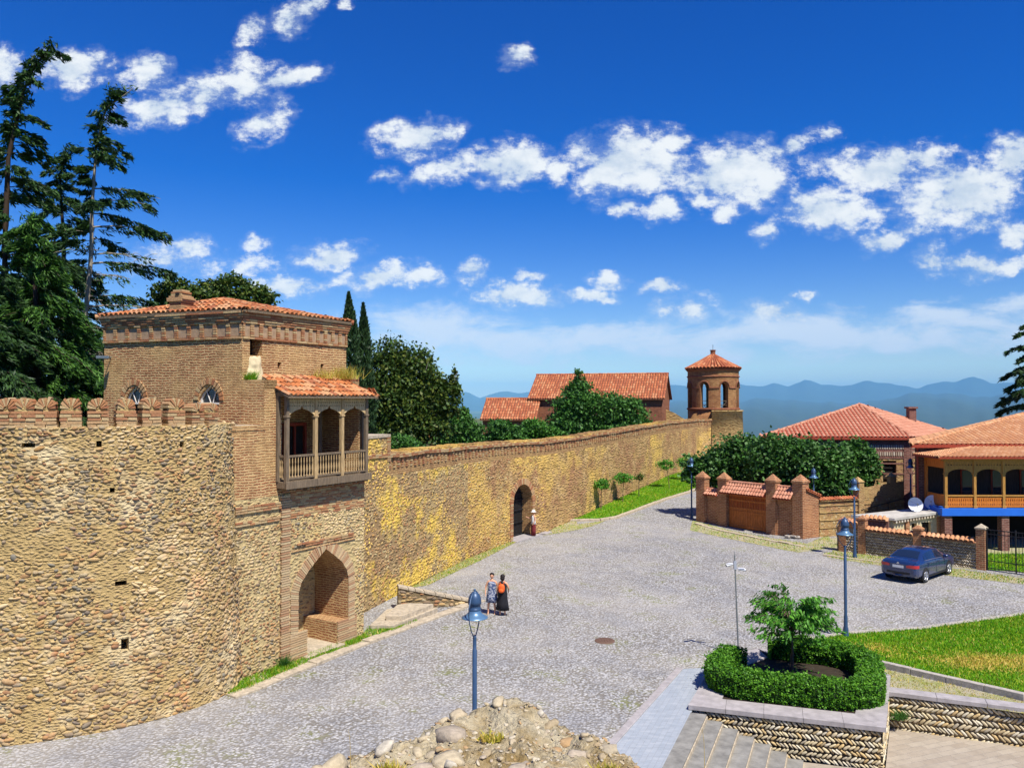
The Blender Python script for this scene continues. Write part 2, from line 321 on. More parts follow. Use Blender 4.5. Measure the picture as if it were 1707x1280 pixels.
rubble('rubble_castle',[(.5,.3,.13),(.4,.22,.11),(.56,.37,.16),(.27,.17,.11),(.42,.27,.16)],(.54,.35,.14),.3,.13,.09,[((.34,.17,.09),.45,.58,.75,.45),((.64,.44,.2),.53,.64,.6,.8),((.78,.52,.12),.5,.6,.65,.2)],'UV',.38,.6)
rubble('rubble_lichen',[(.48,.32,.16),(.38,.24,.13),(.56,.4,.2),(.28,.19,.12),(.42,.28,.16)],(.52,.37,.17),.3,.13,.09,[((.34,.2,.1),.47,.6,.65,.5),((.84,.57,.1),.48,.56,.85,.36)],'UV',.38,.5)
rubble('rubble_far',[(.5,.31,.13),(.38,.21,.09),(.56,.4,.18)],(.55,.37,.15),.4,.18,.12,[],'UV',.4,.4)
rubble('rubble_low',[(.42,.33,.2),(.36,.27,.16),(.5,.4,.24),(.3,.23,.15)],(.26,.19,.1),.38,.15,.07,[],'UV',.45,.3)
brickmat('brick_old',(.5,.18,.08),(.38,.12,.06),(.68,.46,.22),.088,.34,.032,.045,(.64,.42,.18),.6,.4,.08)
brickmat('brick_band',(.44,.19,.09),(.38,.15,.07),(.6,.43,.2),.085,.3,.03,.03,(.6,.42,.17),.75,.35,.07)
brickmat('brick_castle',(.42,.2,.1),(.34,.15,.07),(.55,.37,.16),.095,.3,.028,.03,(.55,.36,.14),.5,.5,.06)
brickmat('brick_gate',(.5,.2,.1),(.38,.14,.07),(.56,.37,.2),.11,.3,.02,.02,(.6,.3,.14),.4,.35,.01)
brickmat('brick_tower',(.44,.19,.08),(.32,.12,.055),(.5,.3,.13),.14,.4,.025,.04,(.5,.3,.12),.5,.5,.03)
brickmat('brick_church',(.38,.15,.08),(.3,.11,.06),(.42,.2,.11),.14,.4,.02,.02,None,.4,.4,.02)
brickmat('brick_house',(.3,.12,.09),(.24,.09,.07),(.34,.22,.17),.1,.3,.02,.015,None,.4,.4,.01)
rubble('stripe_wall',[(.5,.38,.2),(.42,.28,.14),(.56,.45,.26)],(.46,.3,.13),.2,.2,.04,[((.34,.17,.09),.5,.56,.6,.9)],'UV',.42,.3)
islandmat('tile_old',[(.52,.18,.06),(.42,.14,.05),(.58,.25,.1),(.34,.12,.055),(.56,.3,.14),(.48,.16,.055),(.5,.26,.13)],.8,.004,14.,.25,.4)
islandmat('tile_church',[(.46,.14,.055),(.38,.11,.045),(.5,.17,.07),(.34,.1,.045),(.52,.22,.1)],.8,.004,8.,.25,.3)
islandmat('tile_new',[(.5,.22,.13),(.46,.19,.11),(.55,.26,.16),(.49,.22,.13)],.75,.002,8.,.35,.15)
islandmat('tile_orange',[(.58,.29,.13),(.54,.25,.11),(.63,.34,.17),(.52,.25,.12)],.75,.002,8.,.35,.2)
islandmat('merlon_brick',[(.46,.23,.11),(.52,.32,.16),(.42,.2,.1),(.54,.39,.2),(.47,.22,.1),(.56,.4,.21),(.38,.16,.08),(.5,.32,.16)],.92,.014,18.,.1,.5)
islandmat('pale_brick',[(.56,.4,.22),(.5,.31,.17),(.6,.46,.26),(.54,.37,.2),(.46,.26,.14),(.58,.42,.24)],.92,.012,22.,.1,.5)
islandmat('herring_stone',[(.6,.5,.32),(.5,.43,.28),(.66,.55,.33),(.44,.38,.27),(.6,.43,.2),(.68,.61,.45),(.48,.37,.2)],.8,.006,22.,.2,.35)
islandmat('herring_far',[(.52,.43,.31),(.6,.5,.37),(.4,.31,.22),(.66,.58,.46)],.85,.006,22.,.2,.35)
islandmat('ruin_stone',[(.5,.41,.27),(.42,.33,.2),(.58,.5,.36),(.4,.3,.17),(.48,.4,.27),(.55,.49,.38),(.45,.37,.27),(.46,.3,.15),(.52,.43,.28)],.9,.01,20.,.2,.6)
def leafmat(name,cols,tr=.3): return islandmat(name,cols,.55,.0,3.,.3,.12,tr)
leafmat('leaf_cedar',[(.025,.06,.016),(.04,.095,.02),(.055,.13,.022),(.03,.065,.022)],.2)
leafmat('leaf_cedar_sunlit',[(.04,.11,.018),(.065,.17,.022),(.025,.07,.016),(.1,.23,.03)],.25)  # cedar leaf copy with the sunlit highlights put into its greens
leafmat('leaf_cypress',[(.015,.04,.012),(.03,.07,.02),(.02,.05,.015),(.035,.08,.02)],.15)
leafmat('leaf_oak',[(.05,.1,.015),(.08,.13,.018),(.035,.07,.012),(.12,.15,.02),(.06,.12,.02)],.25)
leafmat('leaf_dark',[(.045,.13,.018),(.07,.19,.028),(.1,.26,.04),(.05,.14,.028)],.3)
leafmat('leaf_green',[(.05,.17,.02),(.08,.23,.025),(.05,.13,.02),(.11,.28,.03)],.3)
leafmat('leaf_hedge',[(.08,.24,.012),(.12,.32,.018),(.05,.15,.012),(.17,.4,.025),(.09,.27,.02)],.35)
leafmat('leaf_fig',[(.035,.11,.015),(.06,.17,.02),(.045,.13,.02),(.13,.25,.07)],.25)
leafmat('leaf_young',[(.07,.25,.02),(.11,.34,.03),(.05,.16,.02),(.16,.42,.04)],.35)
leafmat('grass_blades',[(.13,.34,.008),(.2,.43,.01),(.09,.25,.008),(.34,.43,.015),(.15,.38,.01)],.35)
leafmat('grass_dry',[(.6,.46,.09),(.46,.42,.06),(.7,.52,.14),(.4,.42,.05)],.3)
def barkmat(name,c):
    m,t=mat(name); o=t.n('TexCoord').outputs['Object']; n=t.noise(t.vm('MULTIPLY',o,(6,6,1.2)),2.,5,.7); fin(t,t.mix(n,tuple(x*.5 for x in c),tuple(min(1,x*1.6) for x in c)),.95,n,.03,1.,.1)
barkmat('bark',(.14,.1,.07)); barkmat('bark_pale',(.3,.26,.2)); barkmat('bark_dark',(.05,.035,.025))
def woodmat(name,c,k=1.5,rough=.8):
    m,t=mat(name); o=t.n('TexCoord').outputs['Object']; n=t.noise(t.vm('MULTIPLY',o,(9,9,1.)),3.,5,.7); fin(t,t.mix(t.ramp(n,[(.3,0.),(.72,1.)]),tuple(x*.5 for x in c),tuple(min(1,x*k) for x in c)),rough,n,.006,1.,.25)
woodmat('wood_grey',(.17,.125,.08)); woodmat('wood_pale',(.42,.29,.14)); woodmat('wood_fret',(.52,.38,.19)); woodmat('shade_wood',(.05,.028,.018)); woodmat('wood_orange',(.62,.19,.03),1.3,.5); woodmat('wood_honey',(.5,.25,.06),1.2,.5); woodmat('wood_red',(.3,.05,.025)); woodmat('wood_gate',(.36,.11,.025),1.7,.55)
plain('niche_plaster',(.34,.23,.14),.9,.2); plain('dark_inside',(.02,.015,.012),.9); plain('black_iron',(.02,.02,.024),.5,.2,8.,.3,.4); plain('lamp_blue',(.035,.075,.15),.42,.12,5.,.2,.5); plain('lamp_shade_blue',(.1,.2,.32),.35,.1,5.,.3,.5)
plain('lamp_grey',(.14,.17,.19),.4,.15,5.,.3,.5); plain('kerb_stone',(.38,.34,.29),.9,.25,9.); plain('kerb_warm',(.42,.35,.25),.92,.3,7.,bd=.02); plain('coping_stone',(.34,.31,.3),.8,.2,4.,bd=.003); plain('step_stone',(.22,.21,.185),.85,.3,3.,bd=.006)
plain('plaster',(.6,.5,.3),.9,.2,4.,bd=.02); plain('plaster_grey',(.42,.4,.35),.9,.2,2.); plain('white_frame',(.6,.56,.5),.6); plain('dish_white',(.72,.74,.76),.35,.04,3.); plain('blue_slab',(.02,.14,.62),.5,.06,2.)
plain('soil',(.035,.025,.016),.95,.3,6.,bd=.03); plain('steel_pole',(.3,.32,.33),.35,.1,5.,.6,.5); plain('cctv_white',(.7,.7,.7),.4,.05); plain('cabinet_grey',(.36,.38,.42),.5,.15,3.); plain('concrete',(.44,.41,.36),.9,.2,3.)
plain('red_pipe',(.3,.05,.03),.6,.1); plain('rusty_iron',(.13,.075,.05),.7,.25,20.)
def glassmat(name,c,rough=.08):
    m,t=mat(name); fin(t,c,rough,None,spec=.7,coat=.3)
glassmat('window_glass',(.02,.025,.03)); glassmat('car_glass',(.012,.02,.04),.05)
m,t=mat('car_paint'); fin(t,(.016,.035,.11),.2,None,spec=.5,metal=.25,coat=1.)
glassmat('tail_red',(.42,.015,.02),.2); plain('tyre',(.02,.02,.02),.85,.1); plain('alloy',(.62,.63,.65),.28,.05,5.,.8,.5); plain('plate_white',(.65,.66,.66),.5,.03); plain('black_trim',(.015,.015,.018),.5)
plain('skin',(.62,.33,.2),.6,.06,5.); plain('hair_dark',(.015,.01,.009),.6); plain('dress_black',(.012,.012,.016),.85,.2); plain('backpack_orange',(.75,.12,.02),.6,.1); plain('cloth_white',(.75,.73,.7),.85,.05); plain('skirt_maroon',(.16,.02,.025),.85,.1); plain('sandal',(.45,.33,.22),.7); plain('cloth_pink',(.6,.25,.25),.8)
m,t=mat('dress_pattern'); ob=t.n('TexCoord').outputs['Object']; q=t.noise(ob,14.,3,.6); zz=t.n('SeparateXYZ',i0=ob).outputs[2]
fin(t,t.mix(t.ramp(q,[(.45,0.),(.56,1.)]),(.035,.06,.15),(.34,.36,.42)),.85)
# ground materials
m,t=mat('cobbles'); ob=t.n('TexCoord').outputs['Object']; nz=t.n('TexNoise',i0=ob,Scale=2.,Detail=3.); v=t.vm('ADD',ob,t.vm('MULTIPLY',t.vm('SUBTRACT',nz.outputs['Color'],(.5,.5,.5)),(.12,.12,0)))
v=t.vm('MULTIPLY',v,(1,1,0)); vo=t.vor(v,11.5); f=t.noise(ob,40.,3,.6); L=t.noise(ob,.16,5,.6); L2=t.noise(t.vm('ADD',ob,(31,7,0)),.5,6,.7); rs=t.n('SeparateColor',i0=vo.outputs['Color'])
c=t.ramp(rs.outputs[0],[(0.,(.3,.295,.29)),(.2,(.39,.385,.38)),(.45,(.47,.46,.45)),(.7,(.34,.335,.33)),(.88,(.56,.55,.53))],'CONSTANT')
ed=t.n('MapRange',{'interpolation_type':'SMOOTHSTEP'},i0=vo.outputs['Distance'],i1=.42,i2=.62).outputs[0]
c=t.mix(ed,c,(.21,.19,.16)); c=t.mix(t.m('MULTIPLY',t.ramp(L,[(.42,0.),(.62,1.)]),.35),c,(.5,.46,.4)); c=t.mix(t.m('MULTIPLY',t.ramp(L2,[(.36,1.),(.52,0.)]),.4),c,(.22,.225,.25)); W_=t.noise(t.vm('MULTIPLY',t.vm('ADD',ob,t.vm('MULTIPLY',t.vm('SUBTRACT',t.n('TexNoise',i0=ob,Scale=.1,Detail=2.).outputs['Color'],(.5,.5,.5)),(14,14,0))),(.9,.16,0)),1.,4,.6); c=t.mix(t.m('MULTIPLY',t.ramp(W_,[(.48,0.),(.66,1.)]),.16),c,(.56,.54,.5))
c=t.mix(t.m('MULTIPLY',t.m('MULTIPLY',ed,t.ramp(L2,[(.55,0.),(.66,1.)])),.7),c,(.2,.22,.06)); c=t.mix(.4,c,t.ramp(f,[(.3,.5),(.7,1.)]),'MULTIPLY')
fin(t,c,.85,t.m('ADD',t.m('SUBTRACT',1.,vo.outputs['Distance']),t.m('MULTIPLY',f,.3)),.045,1.,.25)
m,t=mat('verge'); ob=t.n('TexCoord').outputs['Object']; vo=t.vor(t.vm('MULTIPLY',ob,(1,1,0)),9.); f=t.noise(ob,12.,5,.7); L=t.noise(ob,.9,5,.65); rs=t.n('SeparateColor',i0=vo.outputs['Color'])
c=t.mix(t.ramp(L,[(.4,0.),(.6,1.)]),(.44,.38,.26),(.3,.33,.08)); c=t.mix(t.m('MULTIPLY',rs.outputs[0],.5),c,(.5,.44,.33)); c=t.mix(.5,c,t.ramp(f,[(.3,.35),(.7,1.)]),'MULTIPLY'); fin(t,c,.95,f,.05,1.,.1)
m,t=mat('lawn_soil'); ob=t.n('TexCoord').outputs['Object']; L=t.noise(ob,.38,4,.6); f=t.noise(ob,9.,5,.7)
acc_=0.
for (x_,y_,a_x,a_y) in((16.4,27.2,2.6,1.3),(20.5,28,2.4,1.7),(12.9,28.7,1.5,.8),(14.6,27.6,1.5,.7)):
    mp=t.n('Mapping',{'vector_type':'TEXTURE'}); t.set(mp.inputs[0],t.vm('ADD',t.vm('MULTIPLY',ob,(1,1,0)),t.vm('MULTIPLY',t.vm('SUBTRACT',t.n('TexNoise',i0=ob,Scale=1.6,Detail=5.).outputs['Color'],(.5,.5,.5)),(2.6,2.6,0)))); mp.inputs[1].default_value=(x_,y_,0); mp.inputs[3].default_value=(a_x,a_y,1); gq=t.n('TexGradient',{'gradient_type':'SPHERICAL'},i0=mp.outputs[0]); acc_=t.m('MAXIMUM',acc_,gq.outputs['Fac'])
c=t.mix(t.ramp(L,[(.48,0.),(.62,.6)]),(.14,.34,.01),(.42,.42,.04)); c=t.mix(t.ramp(acc_,[(.05,0.),(.45,.9)]),c,(.66,.48,.1)); c=t.mix(.6,c,t.ramp(f,[(.3,.4),(.7,1.)]),'MULTIPLY'); fin(t,c,.95,f,.06,1.,.1)
m,t=mat('terrain'); ob=t.n('TexCoord').outputs['Object']; L=t.noise(ob,.05,5,.6); L2=t.noise(ob,.0006,6,.6); c=t.mix(L,(.1,.14,.04),(.3,.26,.14)); c=t.mix(t.ramp(L2,[(.3,0.),(.5,1.)]),c,(.045,.08,.03)); fin(t,c,.95)
m,t=mat('slate_paving'); uv=t.n('TexCoord').outputs['UV']; ob=t.n('TexCoord').outputs['Object']; br=t.n('TexBrick',{'offset':.37},i0=uv,Scale=1.)
for k,v in(('Color1',(.33,.365,.4)),('Color2',(.37,.4,.43)),('Mortar',(.33,.35,.37)),('Mortar Size',.006),('Brick Width',.4),('Row Height',.14)): t.set(br.inputs[k],v)
f=t.noise(t.vm('MULTIPLY',ob,(1,3,1)),2.2,5,.65); c=t.mix(.5,br.outputs[0],t.ramp(f,[(.3,.55),(.7,1.)]),'MULTIPLY'); c=t.mix(t.m('MULTIPLY',t.ramp(f,[(.55,0.),(.7,1.)]),.4),c,(.42,.42,.4)); fin(t,c,.7,t.m('SUBTRACT',f,t.m('MULTIPLY',br.outputs['Fac'],.3)),.006,1.,.3)
m,t=mat('court_paving'); uv=t.n('TexCoord').outputs['UV']; ob=t.n('TexCoord').outputs['Object']; br=t.n('TexBrick',{'offset':.4},i0=uv,Scale=1.)
for k,v in(('Color1',(.36,.3,.23)),('Color2',(.42,.36,.28)),('Mortar',(.38,.33,.27)),('Mortar Size',.008),('Brick Width',.55),('Row Height',.25)): t.set(br.inputs[k],v)
f=t.noise(ob,3.,5,.65); c=t.mix(.5,br.outputs[0],t.ramp(f,[(.3,.6),(.7,1.)]),'MULTIPLY'); fin(t,c,.8,t.m('SUBTRACT',f,br.outputs['Fac']),.008,1.,.2)
m,t=mat('ruin_mortar'); ob=t.n('TexCoord').outputs['Object']; L=t.noise(ob,2.2,5,.65); f=t.noise(ob,16.,6,.75); c=t.mix(t.ramp(L,[(.42,0.),(.62,1.)]),(.68,.58,.38),(.44,.31,.13)); c=t.mix(.6,c,t.ramp(f,[(.3,.3),(.68,1.)]),'MULTIPLY'); vq=t.vor(t.vm('MULTIPLY',ob,(1,1,1)),22.); c=t.mix(t.m('MULTIPLY',t.n('MapRange',i0=vq.outputs['Distance'],i1=.25,i2=.1).outputs[0],.5),c,(.62,.54,.4)); fin(t,c,.95,t.m('ADD',t.m('ADD',f,t.m('MULTIPLY',L,.8)),t.m('MULTIPLY',vq.outputs['Distance'],-.5)),.06,1.,.1)
m,t=mat('rock_blue'); ob=t.n('TexCoord').outputs['Object']; L=t.noise(ob,.0005,7,.6); c=t.mix(L,(.025,.055,.05),(.05,.085,.08)); fin(t,c,.95)
# ------------------------------------------------ ground
def inpoly(x,y,poly):
    c=False; n=len(poly); j=n-1
    for i in range(n):
        xi,yi=poly[i][0],poly[i][1]; xj,yj=poly[j][0],poly[j][1]
        if ((yi>y)!=(yj>y)) and x<(xj-xi)*(y-yi)/(yj-yi)+xi: c=not c
        j=i
    return c
def zt(x,y):                      # the land: a hilltop that falls away into a wide valley
    r=math.hypot(x-5,y-40)
    z=g(x,y)-.06
    far=sm(150,1600,r); return z*(1-far)-420*far
def terrain():
    xs=[-60000,-30000,-12000,-6000,-3000,-1600,-900,-500,-300,-200,-140,-100]+list(range(-80,100,2))+[100,140,200,300,500,900,1600,3000,6000,12000,30000,60000]
    ys=[-60000,-20000,-6000,-2000,-900,-400,-200,-100,-50,-20,0]+list(range(6,150,2))+[150,200,300,450,700,1000,1500,2200,3500,6000,9000,14000,20000,30000,45000,60000]
    V=[];Fc=[]
    for y in ys:
        for x in xs:
            z=zt(x,y)
            if x>3.2+(y-16)*.33 and 10<y<24.2 and x<40: z=-1.6   # lower court
            V.append((x,y,z))
    n=len(xs)
    for j in range(len(ys)-1):
        for i in range(n-1):
            Fc.append((j*n+i,j*n+i+1,(j+1)*n+i+1,(j+1)*n+i))
    o=npmesh('terrain',V,Fc,M['terrain'],smooth=True); tag(o,kind='structure')
def sheet(name,poly,dz,mt,kind='structure',uvrot=0,label=None):
    poly=[(p[0],p[1]) for p in poly]; b=bmesh.new(); vs=[b.verts.new((x,y,0)) for x,y in poly]
    tr=tessellate_polygon([[Vector((x,y,0)) for x,y in poly]])
    for t in tr:
        try: b.faces.new([vs[i] for i in t])
        except ValueError: pass
    ys=[p[1] for p in poly]; xs=[p[0] for p in poly]
    cut=lambda co,no: bmesh.ops.bisect_plane(b,geom=b.verts[:]+b.edges[:]+b.faces[:],plane_co=co,plane_no=no)
    if max(ys)>55:
        y=55.
        while y<max(ys): cut((0,y,0),(0,1,0)); y+=3
        x=15.
        while x<min(max(xs),25): cut((x,0,0),(1,0,0)); x+=1.5
    ul=b.loops.layers.uv.new('UVMap'); c,s=math.cos(uvrot),math.sin(uvrot)
    for v in b.verts: v.co.z=g(v.co.x,v.co.y)+dz
    b.normal_update()
    for f in b.faces:
        if f.normal.z<0: f.normal_flip()
        for l in f.loops: x,y=l.vert.co.x,l.vert.co.y; l[ul].uv=(x*c+y*s,-x*s+y*c)
    me=bpy.data.meshes.new(name); b.to_mesh(me); b.free(); me.materials.append(mt); return tag(link(name,me),label,kind=kind)
def strip(path,w):
    path=[Vector((p[0],p[1])) for p in path]; L=[];Rr=[]
    for i,p in enumerate(path):
        d=(path[min(i+1,len(path)-1)]-path[max(i-1,0)]).normalized(); n=Vector((-d.y,d.x))*w/2; L.append(p+n); Rr.append(p-n)
    return L,Rr
def kerb(name,path,w,h,mt,seg=.9,jit=.01,below=.1):
    """a row of kerb blocks along a path"""
    pts=[Vector((p[0],p[1])) for p in path]; mb=MB()
    for a,b2 in zip(pts[:-1],pts[1:]):
        L=(b2-a).length; k=max(1,round(L/seg)); d=(b2-a)/L; nn=Vector((-d.y,d.x))
        for i in range(k):
            s0=i*L/k+.006; s1=(i+1)*L/k-.006; ww=w/2+rnd.uniform(-jit,jit)*.5; hh=h+rnd.uniform(-jit,jit); q=[]
            for s_,sg in((s0,-1),(s1,-1),(s1,1),(s0,1)):
                p=a+d*s_+nn*ww*sg; q.append((p.x,p.y))
            zz=[g(*c) for c in q]
            vs=[Vector((c[0],c[1],z-below)) for c,z in zip(q,zz)]+[Vector((c[0],c[1],z+hh)) for c,z in zip(q,zz)]
            mb.add(vs,[(3,2,1,0),(4,5,6,7),(0,1,5,4),(1,2,6,5),(2,3,7,6),(3,0,4,7)])
    o=mb.build(name,mt,bevel=.012); return tag(o,kind='structure')
def blades(name,poly,n,h,mt,w=.012,dz=0,label=None,wts=None,holes=(),dry=None,grp=None):
    xs=[p[0] for p in poly];ys=[p[1] for p in poly]; P_=[]
    xa,xb,ya,yb=min(xs),max(xs),min(ys),max(ys); tries=0
    while len(P_)<n and tries<n*30:
        tries+=1; x=rnd.uniform(xa,xb); y=rnd.uniform(ya,yb)
        if inpoly(x,y,poly) and (wts is None or rnd.random()<wts(x,y)): P_.append((x,y,g(x,y)+dz))
    C=np.array(P_); k=len(C); th=rng.uniform(0,2*math.pi,k); hh=h*rng.uniform(.45,1.2,k); ww=w*rng.uniform(.6,1.4,k)
    a=np.stack([np.cos(th),np.sin(th),0*th],1); lean=np.stack([rng.normal(0,.4,k),rng.normal(0,.4,k),np.ones(k)],1)
    V=np.stack([C-a*ww[:,None],C+a*ww[:,None],C+lean*hh[:,None]],1).reshape(-1,3); Fc=np.arange(3*k).reshape(-1,3)
    mi=None; ms=[mt]
    if dry is not None:
        ms=[mt,M['grass_dry']]; mi=[1 if rnd.random()<dry(p[0],p[1]) else 0 for p in P_]
    o=npmesh(name,V,Fc,ms,mi); return tag(o,label,kind='stuff')
terrain()
# castle wall line
WP=[(-6.5,33.3),(-4.8,38.7),(-2.5,45.3),(-.1,50.9),(2.2,54.7),(4.75,59.0),(8.0,65.4),(11.1,71.4),(15.4,79.7),(21.3,91.6),(24.1,93.4)]
WZ=[6.62,6.5,6.4,6.28,6.22,6.3,6.45,6.6,6.83,6.85,6.86]
road=[(-40,12),(-40,21),(-13.4,21),(-9,24.4),(-8.4,25)]+[(p[0]+.1,p[1]) for p in WP]+[(26,100),(30,120),(60,120),(42,60),(45,40),(45,30),(40,24.3),(11.4,24.3),(10.5,25.5),(6.6,26.85),(5.55,26.75),(2.44,20.7),(0,15.5),(-3,8),(-4,5),(-40,5)]
sheet('cobbled_square',road,0,M['cobbles'])
# verges: worn dry edge along the castle wall
def vpath(pxs,dz=.006): return [PG(a,b).to_2d() for a,b in pxs]
vg=[(-4.9,38.2),(-2.5,45.3),(-.15,50.7)]+vpath([(862,903),(800,935),(750,958),(715,975)])
sheet('dirt_verge',vg,.012,M['verge'])
blades('grass_tufts',vg,2600,.07,M['grass_blades'],.018,.01,'short weeds growing along the foot of the long wall',dry=lambda x,y:.45)
vg2=[(2.9,55.9),(4.75,59.2)]+vpath([(962,874),(1010,868),(985,878),(905,893)])
sheet('dirt_verge',vg2,.012,M['verge']); blades('grass_tufts',vg2,900,.07,M['grass_blades'],.02,.01,'thin yellow weeds between the arched door and the grass bank',dry=lambda x,y:.6)
# grass bank beyond the door
bank_r=[PG(a,b) for a,b in[(948,869),(1000,868),(1028,864),(1070,848),(1110,833),(1150,821),(1178,812)]]
bank=[(4.9,59.1),(8.1,65.4),(11.2,71.4),(15.5,79.7),(20.5,90)]+[(p.x,p.y) for p in bank_r[::-1]]
sheet('grass_bank',bank,.10,M['lawn_soil']); blades('grass',bank,16000,.12,M['grass_blades'],.03,.1,'green grass on the bank below the castle wall',dry=lambda x,y:.05)
kerb('kerb',[(p.x,p.y) for p in bank_r],.28,.16,M['kerb_warm'])
# strip beside the gatehouse
gk=[P(385,1162),P(430,1146),P(520,1108),P(610,1072),P(700,1038),P(803,1001)]
gstrip=[(-8.85,25.2),(-8.5,26.0),(-7.0,28.4),(-5.75,30.4),(-5.6,31.5),(-5.2,33.6),(-4.6,33.9)]+[(p.x-.1,p.y) for p in gk[4::-1]]
sheet('grass_strip',gstrip,.02,M['verge'])
blades('grass',gstrip,9000,.11,M['grass_blades'],.018,.02,'green grass growing between the gatehouse and the kerb',wts=lambda x,y:.35+.65*(math.sin(x*3+y*2.1)>-.3),dry=lambda x,y:.12)
kerb('kerb',[(p.x,p.y) for p in gk],.42,.09,M['kerb_warm'],.8,.03)
# lawn at right
lawn=[(9.2,28.6),(10.2,29.4),(12.7,30.5),(16,31.2),(21.4,33.4),(34,37),(36,20),(26,20.2),(15.2,24.1),(12.35,27.1),(11.6,27.6),(9.8,28.0)]
sheet('lawn',lawn,.08,M['lawn_soil'])
def dryp(x,y):
    return max(0,.95-((x-16.2)/2.6)**2-((y-27.2-(x-16)*.1)/1.1)**2, .85-((x-20.5)/2.2)**2-((y-28)/1.6)**2, .7-((x-12.7)/1.2)**2-((y-28.7)/.7)**2,.08)
blades('grass',lawn,62000,.1,M['grass_blades'],.02,.08,'mown green lawn with yellow dry patches',wts=lambda x,y:1 if x<24 else .1,dry=dryp)
kerb('kerb',[(10.2,29.45),(12.7,30.55),(16,31.25),(21.5,33.45),(30,36)],.2,.13,M['kerb_stone'],1.)
kerb('kerb',[(26,20.1),(15.3,24.0),(12.3,27.05),(11.75,27.5)],.2,.2,M['kerb_stone'],1.)
gr=[(11.9,25.9),(12.2,26.9),(15.2,23.85),(24,20.5),(24,19.4),(14.7,22.9),(11.7,24.4)]
sheet('gravel_strip',gr,.015,M['verge']); blades('dry_grass',gr,2600,.06,M['grass_dry'],.015,.015,'dry yellow grass between the lawn kerb and the retaining wall')
# dry weeds in front of the brick gate and the low wall
for nm,pl,n,lb in(('dirt_verge',[P(1155,872),P(1262,893),P(1345,906),P(1378,893),P(1400,905),P(1395,912),P(1330,921),P(1240,903),P(1150,884)],1500,'dry weeds along the foot of the brick gate'),
    ('dirt_verge',[P(1372,922),P(1400,919),P(1520,937),P(1640,955),P(1707,964),P(1707,974),P(1600,962),P(1500,948),P(1380,929)],2200,'weeds growing at the foot of the low patterned wall')):
    sheet(nm,[(p.x,p.y) for p in pl],.01,M['verge']); blades('weeds',[(p.x,p.y) for p in pl],n,.1,M['grass_blades'],.02,.01,lb,dry=lambda x,y:.5)
kerb('kerb',[P(1160,876).to_2d(),P(1262,897).to_2d(),P(1338,911).to_2d()],.3,.07,M['kerb_warm'],.8,.03)
kerb('kerb',[P(1372,926).to_2d(),P(1440,934).to_2d(),P(1500,942).to_2d()],.2,.08,M['kerb_warm'],.8,.03)
# manhole
q=P(1008,1068); mb=MB(); mb.lathe([(.0,.03),(.3,.03),(.33,.024),(.37,.024),(.38,0)],(0,0,0),24)
for i in range(5): mb.box((-.2+.1*i,0,.034),(.03,.45-.12*abs(i-2),.01))
o=mb.build('manhole_cover',M['rusty_iron'],loc=(q.x,q.y,0)); tag(o,'round rusty manhole cover set in the cobbles','manhole cover')
# ------------------------------------------------ mountains and sky is the world
def mountains(name,Y0,Y1,prof,seed,rough,mt):
    az=[(p[0]-CX)/F for p in prof]; pz=[p[1] for p in prof]; na,nr=520,30; V=[];Fc=[]; rr=np.random.default_rng(seed)
    ph=rr.uniform(0,6.28,(12,)); 
    for j in range(nr):
        v=j/(nr-1); Y=Y0+(Y1-Y0)*v
        for i in range(na):
            a=-1.1+2.2*i/(na-1); base=np.interp(a,az,pz); pk=(669-base-1.6*math.sin(a*61+seed)-1.1*math.sin(a*127+2*seed)-.7*math.sin(a*263))/F*Y1+HC
            k=sum(math.sin(a*f*9+ph[q]+v*f*2.2)/f for q,f in enumerate((1,2.3,4.1,7.7,13,24)))*.5
            ridge=1-abs(math.sin(a*22+v*3+ph[7]+.8*math.sin(a*50+v*7)))
            z=-425+(pk+425)*(v**.75)*(1-rough*(1-v)*(.5+.3*k+.6*ridge)) ; V.append((a*Y,Y,z))
    for i in range(na): a=-1.1+2.2*i/(na-1); V.append((a*Y1*1.15,Y1*1.15,-425))
    for j in range(nr):
        for i in range(na-1): Fc.append((j*na+i,j*na+i+1,(j+1)*na+i+1,(j+1)*na+i))
    tag(npmesh(name,V,Fc,mt,smooth=True),kind='structure')
mountains('mountains',36000,46000,[(-700,660),(300,655),(700,668),(760,658),(775,655),(800,661),(830,652),(870,655),(1100,646),(1117,640),(1160,645),(1200,641),(1235,640),(1262,643),(1290,641),(1315,646),(1342,631),(1368,640),(1400,641),(1420,644),(1440,637),(1470,637),(1495,641),(1530,645),(1560,640),(1590,637),(1622,627),(1650,636),(1680,638),(1720,641),(1800,632),(2400,650)],3,.55,M['rock_blue'])
mountains('hills',7000,31000,[(-700,705),(300,700),(700,695),(770,700),(830,690),(1000,690),(1150,668),(1235,670),(1280,664),(1340,667),(1400,674),(1450,668),(1520,657),(1600,655),(1650,664),(1710,650),(1900,650),(2400,660)],5,.5,M['rock_blue'])
